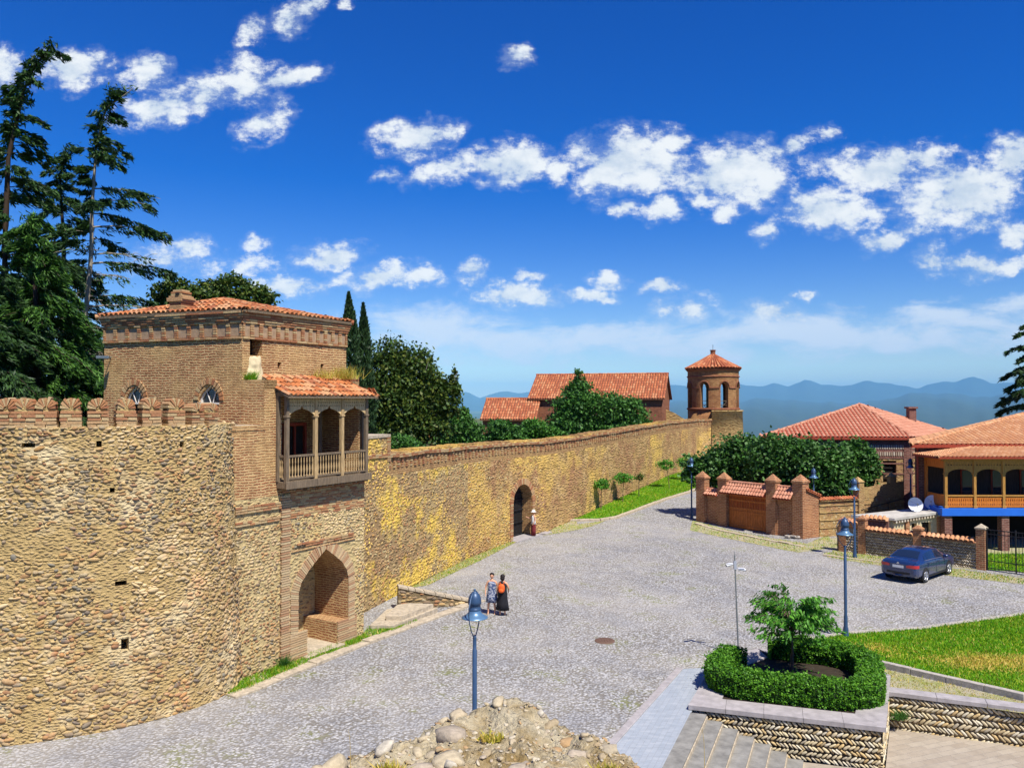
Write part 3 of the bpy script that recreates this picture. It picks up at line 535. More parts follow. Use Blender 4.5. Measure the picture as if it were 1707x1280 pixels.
# ------------------------------------------------ masonry helpers
def stone_layout(L,z0,z1,h,w,keep,fill=.93):
    out=[]; z=z0+h/2
    while z<z1:
        hh=h*rnd.uniform(.8,1.2); u=rnd.uniform(0,w)
        while u<L:
            ww=w*rnd.uniform(.5,1.6)
            if rnd.random()<fill and keep(u,z): out.append((u,z+rnd.uniform(-.25,.25)*h,ww*.5*.92,hh*.5*rnd.uniform(.75,1.05)))
            u+=ww*1.04
        z+=hh*.98
    return out
def stones_on(o,pos,lay,mi,proud=.035,depth=.05,base=ICO2,tilt=.25):
    n=len(lay); C=np.zeros((n,3));A=np.zeros((n,3));B=np.zeros((n,3));N=np.zeros((n,3))
    for i,(u,z,a,b) in enumerate(lay):
        p,t,nn=pos(u,z); th=rnd.gauss(0,tilt); c,s=math.cos(th),math.sin(th); up=Vector((0,0,1))
        A[i]=t*c+up*s; B[i]=up*c-t*s; N[i]=nn; C[i]=p+nn*(rnd.uniform(.2,1)*proud-depth*.6)
    sx=np.array([l[2] for l in lay]); sy=np.array([l[3] for l in lay]); sz=depth*rng.uniform(.8,1.25,n)
    V,Fc=pebbles(C,A,B,N,sx,sy,sz,base,.06); joinmesh(o,V,Fc,mi)
def absorb(o,mb,mt):
    o.data.materials.append(mt); joinmesh(o,np.array([v[:] for v in mb.v]),np.array(mb.f),len(o.data.materials)-1,False)
class Path:
    def __init__(s,pts,sub_=12):
        P_=[Vector((p[0],p[1])) for p in pts]; out=[]
        for i in range(len(P_)-1):
            p0=P_[max(i-1,0)];p1=P_[i];p2=P_[i+1];p3=P_[min(i+2,len(P_)-1)]
            for k in range(sub_):
                t=k/sub_; out.append(.5*((2*p1)+(p2-p0)*t+(2*p0-5*p1+4*p2-p3)*t*t+(3*p1-p0-3*p2+p3)*t**3))
        out.append(P_[-1]); s.q=out; s.s=[0]
        for a,b in zip(out[:-1],out[1:]): s.s.append(s.s[-1]+(b-a).length)
        s.L=s.s[-1]
    def at(s,u):
        u=max(0,min(s.L-1e-6,u)); i=max(0,int(np.searchsorted(s.s,u,side='right'))-1); i=min(i,len(s.q)-2); k=(u-s.s[i])/(s.s[i+1]-s.s[i])
        p=s.q[i].lerp(s.q[i+1],k); d=(s.q[i+1]-s.q[i]).normalized(); return p,d,Vector((d.y,-d.x))
# ------------------------------------------------ round tower
TP=Path([(-27,23.4),(-22,21.1),(-17,20.25),(-13.4,20.75),(-11.8,21.3),(-10.45,22.1),(-9.45,23.05),(-8.85,24.0),(-8.6,24.95),(-8.75,26.0),(-9.6,27.2)])
BAT=.035; TZ=8.2
def tpos(u,z,off=0):
    p,d,n=TP.at(u); q=p+n*(off-BAT*z); return Vector((q.x,q.y,z)),Vector((d.x,d.y,0)),Vector((n.x,n.y,0))
def tu(px):
    best=min((i*TP.L/2000 for i in range(2000)),key=lambda u:abs(CX+F*tpos(u,8.5)[0].x/tpos(u,8.5)[0].y-px) if tpos(u,8)[0].y<26 else 1e9); return best
rt=thing('round_tower','massive rounded tower wall of river stones topped with brick merlons','tower',(-13,21,0))
holes=[]
for (px,py,wd,ht) in((48,742,.34,.12),(166,740,.14,.17),(304,741,.14,.15),(361,740,.12,.14),(189,817,.13,.14),(205,972,.3,.14),(213,1074,.2,.34),(420,0,0,0)):
    if wd==0: continue
    u=tu(px); y=tpos(u,5)[0].y
    for _ in range(3): z=D(CX,py,y).z; y=tpos(u,z)[0].y
    # correct u for the pixel at that height
    u=min((i*TP.L/3000 for i in range(3000)),key=lambda uu:abs(CX+F*tpos(uu,z)[0].x/tpos(uu,z)[0].y-px) if tpos(uu,z)[0].y<26 else 1e9); holes.append((u,z,wd/2,ht/2))
us=sorted(set([i*TP.L/170 for i in range(171)]+[h[0]+s*h[2] for h in holes for s in(-1,1)])); zs=sorted(set([-.3+i*(TZ+.3)/24 for i in range(25)]+[h[1]+s*h[3] for h in holes for s in(-1,1)]))
mb=MB()
def inh(u,z): return any(abs(u-h[0])<h[2] and abs(z-h[1])<h[3] for h in holes)
vs=[tpos(u,z)[0] for z in zs for u in us]; fs=[];n=len(us)
for j in range(len(zs)-1):
    for i in range(n-1):
        if not inh((us[i]+us[i+1])/2,(zs[j]+zs[j+1])/2): fs.append((j*n+i,j*n+i+1,(j+1)*n+i+1,(j+1)*n+i))
mb.add(vs,fs,0,None,True)
for h in holes:                   # put-log holes are real recesses
    c=[(h[0]-h[2],h[1]-h[3]),(h[0]+h[2],h[1]-h[3]),(h[0]+h[2],h[1]+h[3]),(h[0]-h[2],h[1]+h[3])]; o4=[tpos(u,z)[0] for u,z in c]; i4=[tpos(u,z,-.6)[0] for u,z in c]
    for k in range(4): mb.quad(o4[k],o4[(k+1)%4],i4[(k+1)%4],i4[k],0)
    mb.quad(*i4,0)
for a,b in zip(us[:-1],us[1:]):   # top, inner face
    A,B,C_,D_=tpos(a,TZ)[0],tpos(b,TZ)[0],tpos(b,TZ,-.95)[0],tpos(a,TZ,-.95)[0]; mb.quad(A,B,C_,D_,0)
    mb.quad(D_,C_,C_-Vector((0,0,1.3)),D_-Vector((0,0,1.3)),0)
wall=mb.build('wall',[M['mortar_wall'],M['wall_stones']],None)
from mathutils import noise as mnoise
def patchy(u,z,k=0):
    v=mnoise.noise(Vector((u*1.1+k,z*.3,k)))*.8+mnoise.noise(Vector((u*.5+k,z*.7,k+9)))*.6+.5*mnoise.noise(Vector((u*1.7,z*2.2,k+5))); return rnd.random()<(.92-.9*sm(.05,.55,v))/(1.28-.035*z)
lay=stone_layout(TP.L,0,TZ-.02,.1,.15,lambda u,z: not any(abs(u-h[0])<h[2]+.06 and abs(z-h[1])<h[3]+.05 for h in holes) and u>8.0 and patchy(u,z),.95)
lay=[(u,z+rnd.gauss(0,.02),a*s_*(1.28-.035*z),b_*s_*(1.22-.035*z)*rnd.uniform(.7,1)) for (u,z,a,b_) in lay for s_ in[rnd.choice((.75,.9,1,1,1.15)) if rnd.random()>.05 else 1.6]]
stones_on(wall,lambda u,z:tpos(u,z),lay,1,.034,.05,ICO2,.3)
def reparent(o,p): o.parent=p; o.matrix_parent_inverse=Matrix.Translation(-Vector(p.location)); return o
reparent(wall,rt)
fl=MB(); fl.prism([tuple(tpos(i*TP.L/30,7,-.9)[0].to_2d()) for i in range(31)]+[(-16,34),(-30,34)],6.6,7.0); reparent(fl.build('walkway',M['terrain']),rt)
def merlon(seed):
    r=random.Random(seed); mb=MB(); w=.285; th=.42; hs=.43
    def blk(poly,y0,y1,mi=1):
        j=lambda:r.uniform(-.008,.008); n=len(poly); dy=r.uniform(-.02,.015); vs=[(x+j(),y0+dy,z+j()) for x,z in poly]+[(x+j(),y1+dy*.3,z+j()) for x,z in poly]
        mb.add(vs,[tuple(range(n)),tuple(range(2*n-1,n-1,-1))]+[((i+1)%n,i,n+i,n+(i+1)%n) for i in range(n)],mi)
    core=[(-w+.03,0),(w-.03,0)]+[((w-.035)*math.cos(a),hs+(w-.035)*math.sin(a)) for a in[math.pi*k/10 for k in range(11)]]
    blk(core,-th/2+.03,th/2-.03,0)
    z=0.
    while z<hs-.03:
        h=.062; x=-w+r.uniform(-.015,.01); sp=r.uniform(-.12,.12)
        for a,b in((x,sp-.01),(sp+.01,w+r.uniform(-.01,.015))): blk([(a,z),(b,z),(b,z+h),(a,z+h)],-th/2,th/2)
        z+=.08
    k=9
    for i in range(k):
        a0=math.pi*(i+.14)/k; a1=math.pi*(i+.84)/k; ro=w*r.uniform(.86,1.06); ri=.07
        blk([(ri*math.cos(a0),hs+ri*math.sin(a0)),(ro*math.cos(a0),hs+ro*math.sin(a0)),(ro*math.cos(a1),hs+ro*math.sin(a1)),(ri*math.cos(a1),hs+ri*math.sin(a1))],-th/2,th/2)
    return mb
mer=[tu(px) for px in(10,41,76,119,164,211,254,295,331,357)]; mer=[mer[0]-.65*k for k in range(14,0,-1) if mer[0]-.65*k>.6]+mer; nM=len(mer)
var=[merlon(s) for s in range(4)]; meshes=[]
for k,m_ in enumerate(var):
    o=m_.build('merlon',[M['mortar_wall'],M['merlon_brick']]); meshes.append(o)
for i,u in enumerate(mer):
    p,d,n_=tpos(u,TZ,-.23); o=meshes[i] if i<4 else meshes[i%4].copy()
    if i>=4: COL.objects.link(o)
    sc=1 if i<nM-2 else .82
    o.location=p-rt.location+Vector((0,0,-.005)); o.rotation_euler=(0,0,math.atan2(d.y,d.x)); o.scale=(sc*.9,1,1.16 if i<nM-2 else .95); o.parent=rt
# ------------------------------------------------ roofs of tiles
def tiles(mb,poly3,w=.22,l=.36,r=.085,mi=0,lift=.025,jit=.012,seg=4,over=0.):
    """poly3[0]->poly3[1] is the eave; rows of barrel tiles climb from it"""
    A,B=Vector(poly3[0]),Vector(poly3[1]); u=(B-A).normalized(); C_=Vector(poly3[2]); n=u.cross(C_-A).normalized(); n=n if n.z>0 else -n
    s=n.cross(u).normalized(); s=s if (C_-A).dot(s)>0 else -s
    P2=[((Vector(p)-A).dot(u),(Vector(p)-A).dot(s)) for p in poly3]; ux=[p[0] for p in P2]; sx=[p[1] for p in P2]
    j=0; sv=-over
    while sv<max(sx)-.02:
        i=0; uu=min(ux)+w/2
        while uu<max(ux):
            if inpoly(uu,max(.02,sv+l*.5),P2) or (sv<.02 and inpoly(uu,.03,P2)):
                vs=[];du=rnd.uniform(-jit,jit);dn=rnd.uniform(0,jit)
                for e,(ss,rr,lf) in enumerate(((sv,r*1.06,lift),(sv+l*1.08,r*.9,.0))):
                    for k in range(seg+1):
                        th=math.pi*k/seg; vs.append(A+u*(uu+du+rr*math.cos(th))+s*ss+n*(lf+dn+rr*.8*math.sin(th)))
                fs=[(k,k+1,seg+2+k,seg+1+k) for k in range(seg)]; c0=A+u*(uu+du)+s*sv+n*(lift*.2)
                mb.add(vs,fs,mi,None,True)
                # thickness at the lower edge
                lo=vs[:seg+1]; inn=[c0+(p-c0)*.78 for p in lo]; mb.add(lo+inn,[(k+1,k,seg+1+k,seg+2+k) for k in range(seg)],mi)
            uu+=w
        sv+=l; j+=1
def roofpanel(mb,poly3,mi=0,th=.08):
    n=len(poly3); nn=(Vector(poly3[1])-Vector(poly3[0])).cross(Vector(poly3[2])-Vector(poly3[0])).normalized(); nn=nn if nn.z>0 else -nn
    top=[Vector(p) for p in poly3]; bot=[p-Vector((0,0,th)) for p in top]; o=(top[1]-top[0]).cross(top[2]-top[0]).z>0
    f=tuple(range(n)); mb.add(top,[f if o else f[::-1]],mi); mb.add(bot,[f[::-1] if o else f],mi)
    for i in range(n):
        j=(i+1)%n; mb.quad(top[i],top[j],bot[j],bot[i],mi)
def ridge(mb,a,b,r=.1,l=.38,mi=0):
    a,b=Vector(a),Vector(b); L=(b-a).length; k=max(1,int(L/l)); d=(b-a)/L
    for i in range(k): p=a+d*(i*L/k); q=a+d*((i+1)*L/k+.03); mb.tube([p,q],[r*rnd.uniform(1,1.12),r*.88],7,mi,False)
# ------------------------------------------------ gatehouse
LF=Fr((-8.81,25.4),(.52,.855)); SF=Fr((-14.86,29.04),to=(-9.05,26.73)); UF=Fr((-9.05,26.73),(.52,.855))
gh=thing('gatehouse','tall old brick and rubble gatehouse with wooden balcony and pointed arch','building',(-9,28,0))
def gb(mb,name,mats,bevel=0,par=gh): return reparent(mb.build(name,mats,bevel=bevel),par)
T0,T1=-.35,6.02; arch=[(2.67,.9),(3.09,.9),(3.09,0),(4.58,0),(4.58,.84),(5.16,.84),(5.16,2.35),(5.06,2.68),(4.8,3.02),(4.4,3.32),(3.97,3.62),(3.55,3.3),(3.1,2.95),(2.8,2.62),(2.67,2.3)]
log=[(1.95,6.2),(5.75,6.2),(5.75,9.0),(1.95,9.0)]
mb=MB()
# lower wall in bands of masonry: rubble, brick bands, brick
mb.face(LF,[(T0,0-.3),(2.05,-.3),(2.05,5.75),(T0,5.75)],(),0,0)
mb.face(LF,[(2.05,-.3),(T1,-.3),(T1,5.75),(2.05,5.75)],[arch],.05,0,depth=1.7,back=0,mrev=1)
mb.quad(LF.p(2.05,.05,-.3),LF.p(2.05,.05,5.75),LF.p(2.05,0,5.75),LF.p(2.05,0,-.3),1)
TC=1.163
mb.face(LF,[(T0,5.75),(T1,5.75),(T1,9.22),(TC,9.22),(TC,8.1),(T0,8.1)],[log],0,1,depth=1.9,back=1)
mb.face(LF,[(TC,9.22),(1.72,9.22),(1.72,9.62),(TC,9.62)],(),0,1)
mb.face(SF,[(SF.len-.3,7.9),(SF.len+.908,7.9),(SF.len+.908,9.62),(SF.len-.3,9.62)],(),-.004,1)
mb.prism([tuple(q.to_2d()) for q in (LF.p(TC,0,0),LF.p(1.72,0,0),LF.p(1.72,-1.0,0),UF.p(0,-.2,0))],9.3,9.615,1,3)
mb.prism([tuple(q.to_2d()) for q in (LF.p(T0,.02,0),LF.p(TC+.05,.02,0),LF.p(TC,-.6,0),SF.p(SF.len-.2,-.1,0))],7.95,8.12,1,3)
mb.quad(LF.p(T1,0.05,-.3),LF.p(T1,-5,-.3),LF.p(T1,-5,9.22),LF.p(T1,.0,9.22),1)
a0=LF.p(T0,0,0); s2=Fr((a0.x-2*.93,a0.y+2*.37),to=(a0.x,a0.y)); mb.face(s2,[(0,-.3),(2,-.3),(2,8.0),(0,8.0)],(),0,1)
# flooring over the arch frame
mb.face(LF,[(2.3,3.75),(5.5,3.75),(5.5,3.82),(2.3,3.82)],(),.1,1)
w_=gb(mb,'wall',[M['rubble_house'],M['brick_old'],M['wall_stones'],M['kerb_warm']])
def keepL(u,z):
    t=u+T0
    if t<0.0 : return False
    if t>1.95 and z>4.9: return False
    if t<1.95 and z>4.75: return False
    if 1.85<t<2.25: return False
    if 2.3<t<5.55 and z<3.85: return False
    return True
layg=stone_layout(T1-T0,.05,5.6,.105,.16,keepL,.85)
w_.location=(0,0,0); w_.parent=None; w_.matrix_parent_inverse=Matrix()
stones_on(w_,lambda u,z:(LF.p(u+T0,.05 if u+T0>2.05 else 0,z),LF.d,LF.n),layg,2,.025,.04,ICO1,.3); reparent(w_,gh)
# brick trim: arch surround, quoin pilaster, bands
mb=MB(); off=[]; n=len(arch); 
ring=arch[6:]+[arch[0]]; cx,cz=3.92,2.0
outer=[(5.5,.0),(5.5,2.4),(5.38,2.85),(5.1,3.28),(4.62,3.65),(3.97,4.05),(3.3,3.62),(2.85,3.25),(2.5,2.8),(2.32,2.4),(2.32,.0)]
inner=[(5.16,.0),(5.16,2.35),(5.06,2.68),(4.8,3.02),(4.4,3.32),(3.97,3.62),(3.55,3.3),(3.1,2.95),(2.8,2.62),(2.67,2.3),(2.67,.0)]
for i in range(len(outer)-1):
    a,b,c,d=inner[i],inner[i+1],outer[i+1],outer[i]
    for k in range(max(2,int(math.hypot(c[0]-d[0],c[1]-d[1])/.075))):
        K=max(2,int(math.hypot(c[0]-d[0],c[1]-d[1])/.075)); f0,f1=(k+.06)/K,(k+.88)/K; L_=lambda p,q,f:(p[0]+(q[0]-p[0])*f,p[1]+(q[1]-p[1])*f)
        q=[L_(a,b,f0),L_(d,c,f0),L_(d,c,f1),L_(a,b,f1)]; pr=.07+rnd.uniform(0,.03)
        vs=[LF.p(t,pr,z) for t,z in q]+[LF.p(t,.04,z) for t,z in q]
        mb.add(vs,[(0,1,2,3),(0,4,5,1),(1,5,6,2),(2,6,7,3),(3,7,4,0)],0)
gb(mb,'arch_surround',[M['pale_brick']])
mb=MB(); mq=mb; z=0.
while z<5.7:                      # quoin of thin bricks left of the arch, and the front bench edges
    mb.fbox(LF,1.93-rnd.uniform(0,.06),2.25+rnd.uniform(0,.08),0,.075+rnd.uniform(0,.02),z,z+.06,0); z+=.083
for (t0,t1,zt_) in((2.28,3.09,.9),(4.58,5.6,.84)):
    z=0.02
    while z<zt_: mb.fbox(LF,t0+rnd.uniform(0,.03),t1,.045,.085+rnd.uniform(0,.02),z,z+.058,0); z+=.08
absorb(w_,mb,M['pale_brick']); mb=MB()
for z0,z1,t0,t1 in((4.9,5.75,2.3,T1),(5.8,6.15,1.95,T1),(4.9,5.02,0,1.9),(5.3,5.5,0,1.9),(3.86,4.0,2.6,5.4)):
    z=z0
    while z<z1:
        t=t0
        while t<t1-.05:
            l_=rnd.uniform(.18,.36)
            if rnd.random()<.93: mb.fbox(LF,t,min(t+l_,t1),0.03,.055+rnd.uniform(0,.03)+(.05 if z0==3.86 else 0),z,z+.058,0)
            t+=l_+.015
        z+=.083
absorb(w_,mb,M['merlon_brick'])
mb=MB(); mb.fbox(LF,3.12,3.25,-1.2,-1.05,0,2.9,0); mb.fbox(LF,3.0,3.1,-.75,-.6,0,2.9); mb.fbox(LF,2.9,4.4,-1.68,-1.55,2.2,3.3,1)
gb(mb,'inner_pier',[M['brick_old'],M['dark_inside']])
mb=MB(); mb.fbox(LF,2.9,4.75,-1.6,.32,-.05,.09,0); gb(mb,'threshold_slab',[M['kerb_warm']],.02)
# upper storey
mb=MB()
w1=[(1.05,8.3),(1.92,8.3),(1.92,8.9),(1.8,9.16),(1.48,9.44),(1.17,9.16),(1.05,8.9)]; w2=[(4.42,8.84),(5.3,8.84),(5.3,8.98),(5.17,9.2),(4.86,9.46),(4.55,9.2),(4.42,8.98)]
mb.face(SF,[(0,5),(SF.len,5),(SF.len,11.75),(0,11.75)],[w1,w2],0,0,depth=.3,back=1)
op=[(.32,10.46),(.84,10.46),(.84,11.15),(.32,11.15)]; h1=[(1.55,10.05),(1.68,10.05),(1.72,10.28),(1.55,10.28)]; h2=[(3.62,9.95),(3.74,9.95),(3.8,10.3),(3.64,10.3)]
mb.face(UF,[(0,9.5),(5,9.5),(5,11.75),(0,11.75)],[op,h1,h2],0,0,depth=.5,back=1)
f3=Fr(UF.p(5,0,0).to_2d(),SF.d*-1); mb.face(f3,[(0,9),(6.2,9),(6.2,11.75),(0,11.75)],(),0,0)
f4=Fr(f3.p(6.2,0,0).to_2d(),to=SF.o.to_2d()); mb.face(f4,[(0,5),(f4.len,5),(f4.len,11.75),(0,11.75)],(),0,0)
gb(mb,'upper_wall',[M['brick_old'],M['dark_inside']])
for fr,L,nn_,st in((SF,SF.len,11,0),(UF,5.0,13,0)):
    mb=MB()
    for i in range(nn_+1):
        t=L*i/nn_; z=11.1
        while z<11.52: mb.fbox(fr,max(0,t-.075),min(L,t+.075),.0,.05+rnd.uniform(0,.02),z,z+.06,0); z+=.08
    for k,z in enumerate((11.54,11.62,11.7,11.78,11.86)): 
        t=-.05
        while t<L+.05: l_=rnd.uniform(.2,.34); mb.fbox(fr,t,min(L+.06+k*.02,t+l_),.0,.06+k*.028+rnd.uniform(0,.015),z,z+.066,0); t+=l_+.012
    z=11.0
    t=0
    while t<L: l_=rnd.uniform(.2,.34); mb.fbox(fr,t,min(L,t+l_),.0,.06+rnd.uniform(0,.02),11.01,11.075,0); t+=l_+.012
    mb.fbox(fr,0,L,-.01,.006,11.1,11.5,1); gb(mb,'cornice',[M['merlon_brick'],M['niche_plaster']])
for (L_,c) in((w1,1.48),(w2,4.86)):
    lo=min(p[1] for p in L_); tp=max(p[1] for p in L_); sill=8.84
    mb=MB(); ring=[p for p in L_ if p[1]>=8.84 or True]
    pts=[(t,max(z,8.84)) for t,z in L_]; pc=(c,9.0)
    inn=[(pc[0]+(t-pc[0])*.86,pc[1]+(z-pc[1])*.86) for t,z in pts]
    mb.slab(SF,pts,[inn],-.16,-.08,0)
    mb.fbox(SF,min(p[0] for p in L_),max(p[0] for p in L_),-.2,.03,8.8,8.86,0)
    mb.tube([SF.p(c-.02,-.11,8.86),SF.p(c-.2,-.11,9.25)],.02,6); mb.tube([SF.p(c+.08,-.11,8.86),SF.p(c+.2,-.11,9.25)],.02,6)
    wf=gb(mb,'window',[M['white_frame']]); mb=MB(); mb.face(SF,pts,(),-.14,0); reparent(mb.build('pane',M['window_glass']),gh)
    k=[o for o in gh.children if o.name.startswith('pane')][-1]; k.parent=wf; k.matrix_parent_inverse=Matrix()
    mb=MB(); K=14
    for i in range(K):              # brick voussoirs
        a=math.pi*(i+.1)/K; b=math.pi*(i+.85)/K; f=lambda th,r:(c+r*.46*math.cos(th)*(1),8.93+r*.46*math.sin(th)*(1.2 if True else 1))
        q=[f(a,1.02),f(a,1.38),f(b,1.38),f(b,1.02)]; pr=.03+rnd.uniform(0,.02); mb.add([SF.p(t,pr,z) for t,z in q]+[SF.p(t,-.02,z) for t,z in q],[(0,1,2,3),(0,4,5,1),(1,5,6,2),(2,6,7,3),(3,7,4,0)],0)
    gb(mb,'window_arch',[M['merlon_brick']])
# roof
ov=.2; ez=11.96; c0=SF.p(-ov,ov,ez); c1=UF.p(-.12,.25,ez); c2=UF.p(5+ov,ov,ez); c3=c0+(c2-c1); mid=(c0+c1+c2+c3)/4; apz=ez+.75
ap1=mid+(c2-c1)*-.05+Vector((0,0,.75)); ap2=ap1.copy()
mb=MB()
for a,b in((c0,c1),(c1,c2),(c2,c3),(c3,c0)): roofpanel(mb,[a,b,ap1],1,.07); tiles(mb,[a,b,ap1],.22,.4,.088,0,.03,.02)
for c in(c0,c1,c2,c3): ridge(mb,c,ap1,.1)
gb(mb,'roof',[M['tile_old'],M['wood_grey']])
mb=MB(); tc=3.3; z=11.9
while z<12.4: mb.fbox(SF,tc-.27+rnd.uniform(0,.02),tc+.27+rnd.uniform(0,.02),-.6,-.02,z,z+.06,0); z+=.075
mb.fbox(SF,tc-.25,tc+.25,-.57,-.05,11.85,12.45,1)
for k,(a,b) in enumerate(((.33,12.4),(.37,12.47),(.3,12.54),(.23,12.61),(.26,12.69),(.2,12.76))): mb.fbox(SF,tc-a,tc+a,-.64+k*.03,.03-k*.03,b,b+.06,0)
mb.fbox(SF,tc+.02,tc+.16,-.6,.0,12.6,12.7,2)
gb(mb,'chimney',[M['merlon_brick'],M['mortar_wall'],M['dark_inside']])
gpt=[];n_=16
for j_ in range(n_):
    for i_ in range(n_):
        s_,z_=i_/(n_-1),j_/(n_-1); w_s=.42*(1-.45*z_)+.05*mnoise.noise(Vector((z_*4,0,2))); t_=.55+(s_*2-1)*w_s; e_=min(s_,1-s_,z_+.25,1-z_)*4
        gpt.append(UF.p(t_,-.02+.16*min(1,max(0,e_))**.6*(1-.5*z_)+.05*mnoise.noise(Vector((t_*6,z_*5,1)))*(1 if .05<s_<.95 else 0),9.6+z_*.86))
reparent(MB().add(gpt,[(j_*n_+i_,j_*n_+i_+1,(j_+1)*n_+i_+1,(j_+1)*n_+i_) for j_ in range(n_-1) for i_ in range(n_-1)],0,None,True).build('plaster_patch',[M['plaster']]),gh)
# balcony
bal=MB(); NB=.42
bal.fbox(LF,1.72,5.92,-.3,NB+.04,5.98,6.2); bal.fbox(LF,1.7,5.94,NB+.04,NB+.08,5.96,6.22)
for i in range(14): bal.fbox(LF,1.8+i*.3,1.9+i*.3,-.2,NB+.02,5.9,5.98)
balc=gb(bal,'balcony',[M['wood_grey']],.008)
def bs(mb,name,mats,bevel=0): o=mb.build(name,mats,bevel=bevel); o.parent=balc; return o
pt=[1.8,3.11,4.42,5.72]
for i,t in enumerate(pt): 
    m_=MB(); m_.fbox(LF,t-.065,t+.065,NB-.09,NB+.04,6.2,9.1); m_.fbox(LF,t-.09,t+.09,NB-.11,NB+.06,8.35,8.42); bs(m_,'post',M['wood_pale'] if i in(1,2) else M['wood_grey'],.008)
for t in(1.74,5.9): m_=MB(); m_.fbox(LF,t-.06,t+.06,-.02,.1,6.2,9.1); bs(m_,'post',M['wood_grey'],.008)
m_=MB(); m_.fbox(LF,1.8,5.72,NB-.05,NB+.02,7.02,7.09); m_.fbox(LF,1.8,5.72,NB-.05,NB+.02,6.28,6.33); m_.fbox(LF,1.75,1.83,.1,NB-.1,7.02,7.09); m_.fbox(LF,5.7,5.78,.1,NB-.1,7.02,7.09); bs(m_,'rail',M['wood_grey'])
prof=[(.02,0),(.028,.05),(.016,.1),(.03,.16),(.036,.26),(.024,.36),(.015,.45),(.024,.52),(.018,.6),(.022,.69)]
bm_=MB().lathe(prof,(0,0,0),8).build('baluster',M['wood_pale']); first=True
for i in range(3):
    for k in range(9):
        t=pt[i]+(k+.9)*(pt[i+1]-pt[i])/10; o=bm_ if first else bm_.copy()
        if not first: COL.objects.link(o)
        first=False; o.location=LF.p(t,NB-.015,6.33); o.parent=balc
for k in range(3): o=bm_.copy(); COL.objects.link(o); o.parent=balc; o.location=LF.p(1.79,.1+k*.09,6.33)
for i in range(3):                # pierced valance boards with ogee edge
    a,b=pt[i]+.065,pt[i+1]-.065; W_=b-a; low=[]
    for k in range(17):
        f=k/16; x=abs(2*f-1); z=8.42+.22*(1-x**2)**1.0+(.13 if x<.12 else 0)*(1-x/.12)
        low.append((a+W_*f,z))
    hol=[]
    for k in range(11):
        for j in range(3):
            tt=a+W_*(k+.5+(.25 if j%2 else -.0))/11.6; zz=8.98-.115*j; lim=np.interp(tt,[p[0] for p in low],[p[1] for p in low])
            if zz-.05>lim+.02: hol.append([(tt-.028,zz),(tt,zz-.042),(tt+.028,zz),(tt,zz+.042)])
    m_=MB(); m_.slab(LF,low+[(b,9.08),(a,9.08)],hol,NB-.03,NB,0); bs(m_,'valance',M['wood_fret'])
m_=MB(); m_.fbox(LF,1.68,5.95,-.05,NB+.1,9.08,9.2); bs(m_,'beam',M['wood_grey'])
m_=MB(); E0=LF.p(1.55,NB+.3,9.06);E1=LF.p(6.08,NB+.26,9.06);E2=LF.p(5.55,-.92,9.78);E3=LF.p(1.75,-.92,9.78);E4=LF.p(6.08,-.92,9.4)
roofpanel(m_,[E0,E1,E2,E3],1,.05); tiles(m_,[E0,E1,E2,E3],.2,.36,.082,0,.03,.03); roofpanel(m_,[E1,LF.p(6.04,-.9,9.1),E2],1,.05); tiles(m_,[E1,LF.p(6.04,-.9,9.1),E2],.2,.36,.08,0,.03,.02); ridge(m_,E1,E2,.09)
m_.quad(LF.p(1.75,NB,9.1),LF.p(1.75,-.9,9.1),E3,LF.p(1.62,NB,9.16),1)
bs(m_,'roof',[M['tile_old'],M['wood_grey']])
m_=MB(); z=9.3
while z<9.75: m_.fbox(LF,5.75+rnd.uniform(0,.03),6.15,-.8,-.35,z,z+.06); z+=.075
reparent(m_.build('parapet_stub',[M['merlon_brick']]),gh)
# doors inside the loggia
m_=MB(); 
for a,b in((2.2,3.05),(3.75,4.75)):
    for x in(a,b): m_.fbox(LF,x-.05,x+.05,-1.9,-1.75,6.2,8.05)
    m_.fbox(LF,a-.05,b+.05,-1.9,-1.75,7.98,8.1)
m_.fbox(LF,4.2,4.28,-1.9,-1.78,6.2,8.0); gb(m_,'door_frame',[M['wood_red']])
m_=MB(); m_.fbox(LF,2.25,3.0,-1.9,-1.86,6.2,8.0); m_.fbox(LF,3.8,4.2,-1.9,-1.86,6.2,8.0); m_.fbox(LF,4.28,4.7,-1.9,-1.86,6.2,8.0); gb(m_,'door',[M['dark_inside']])
m_=MB(); m_.fbox(LF,4.95,5.1,-1.4,-1.25,6.2,9.0); m_.fbox(LF,2.0,5.7,-1.88,-.05,6.17,6.22); gb(m_,'inner_post',[M['wood_grey']])
# floodlight
fl_=thing('floodlight','small grey floodlight fixed high on the brick gatehouse wall','floodlight',SF.p(.35,0,10.5)); m_=MB(); m_.tube([(0,0,0),(-.06,-.35,-.02)],.02,6); m_.box((-.08,-.42,-.03),(.42,.26,.1),.3); o=m_.build('lamp_housing',M['lamp_grey'],fl_,bevel=.01)
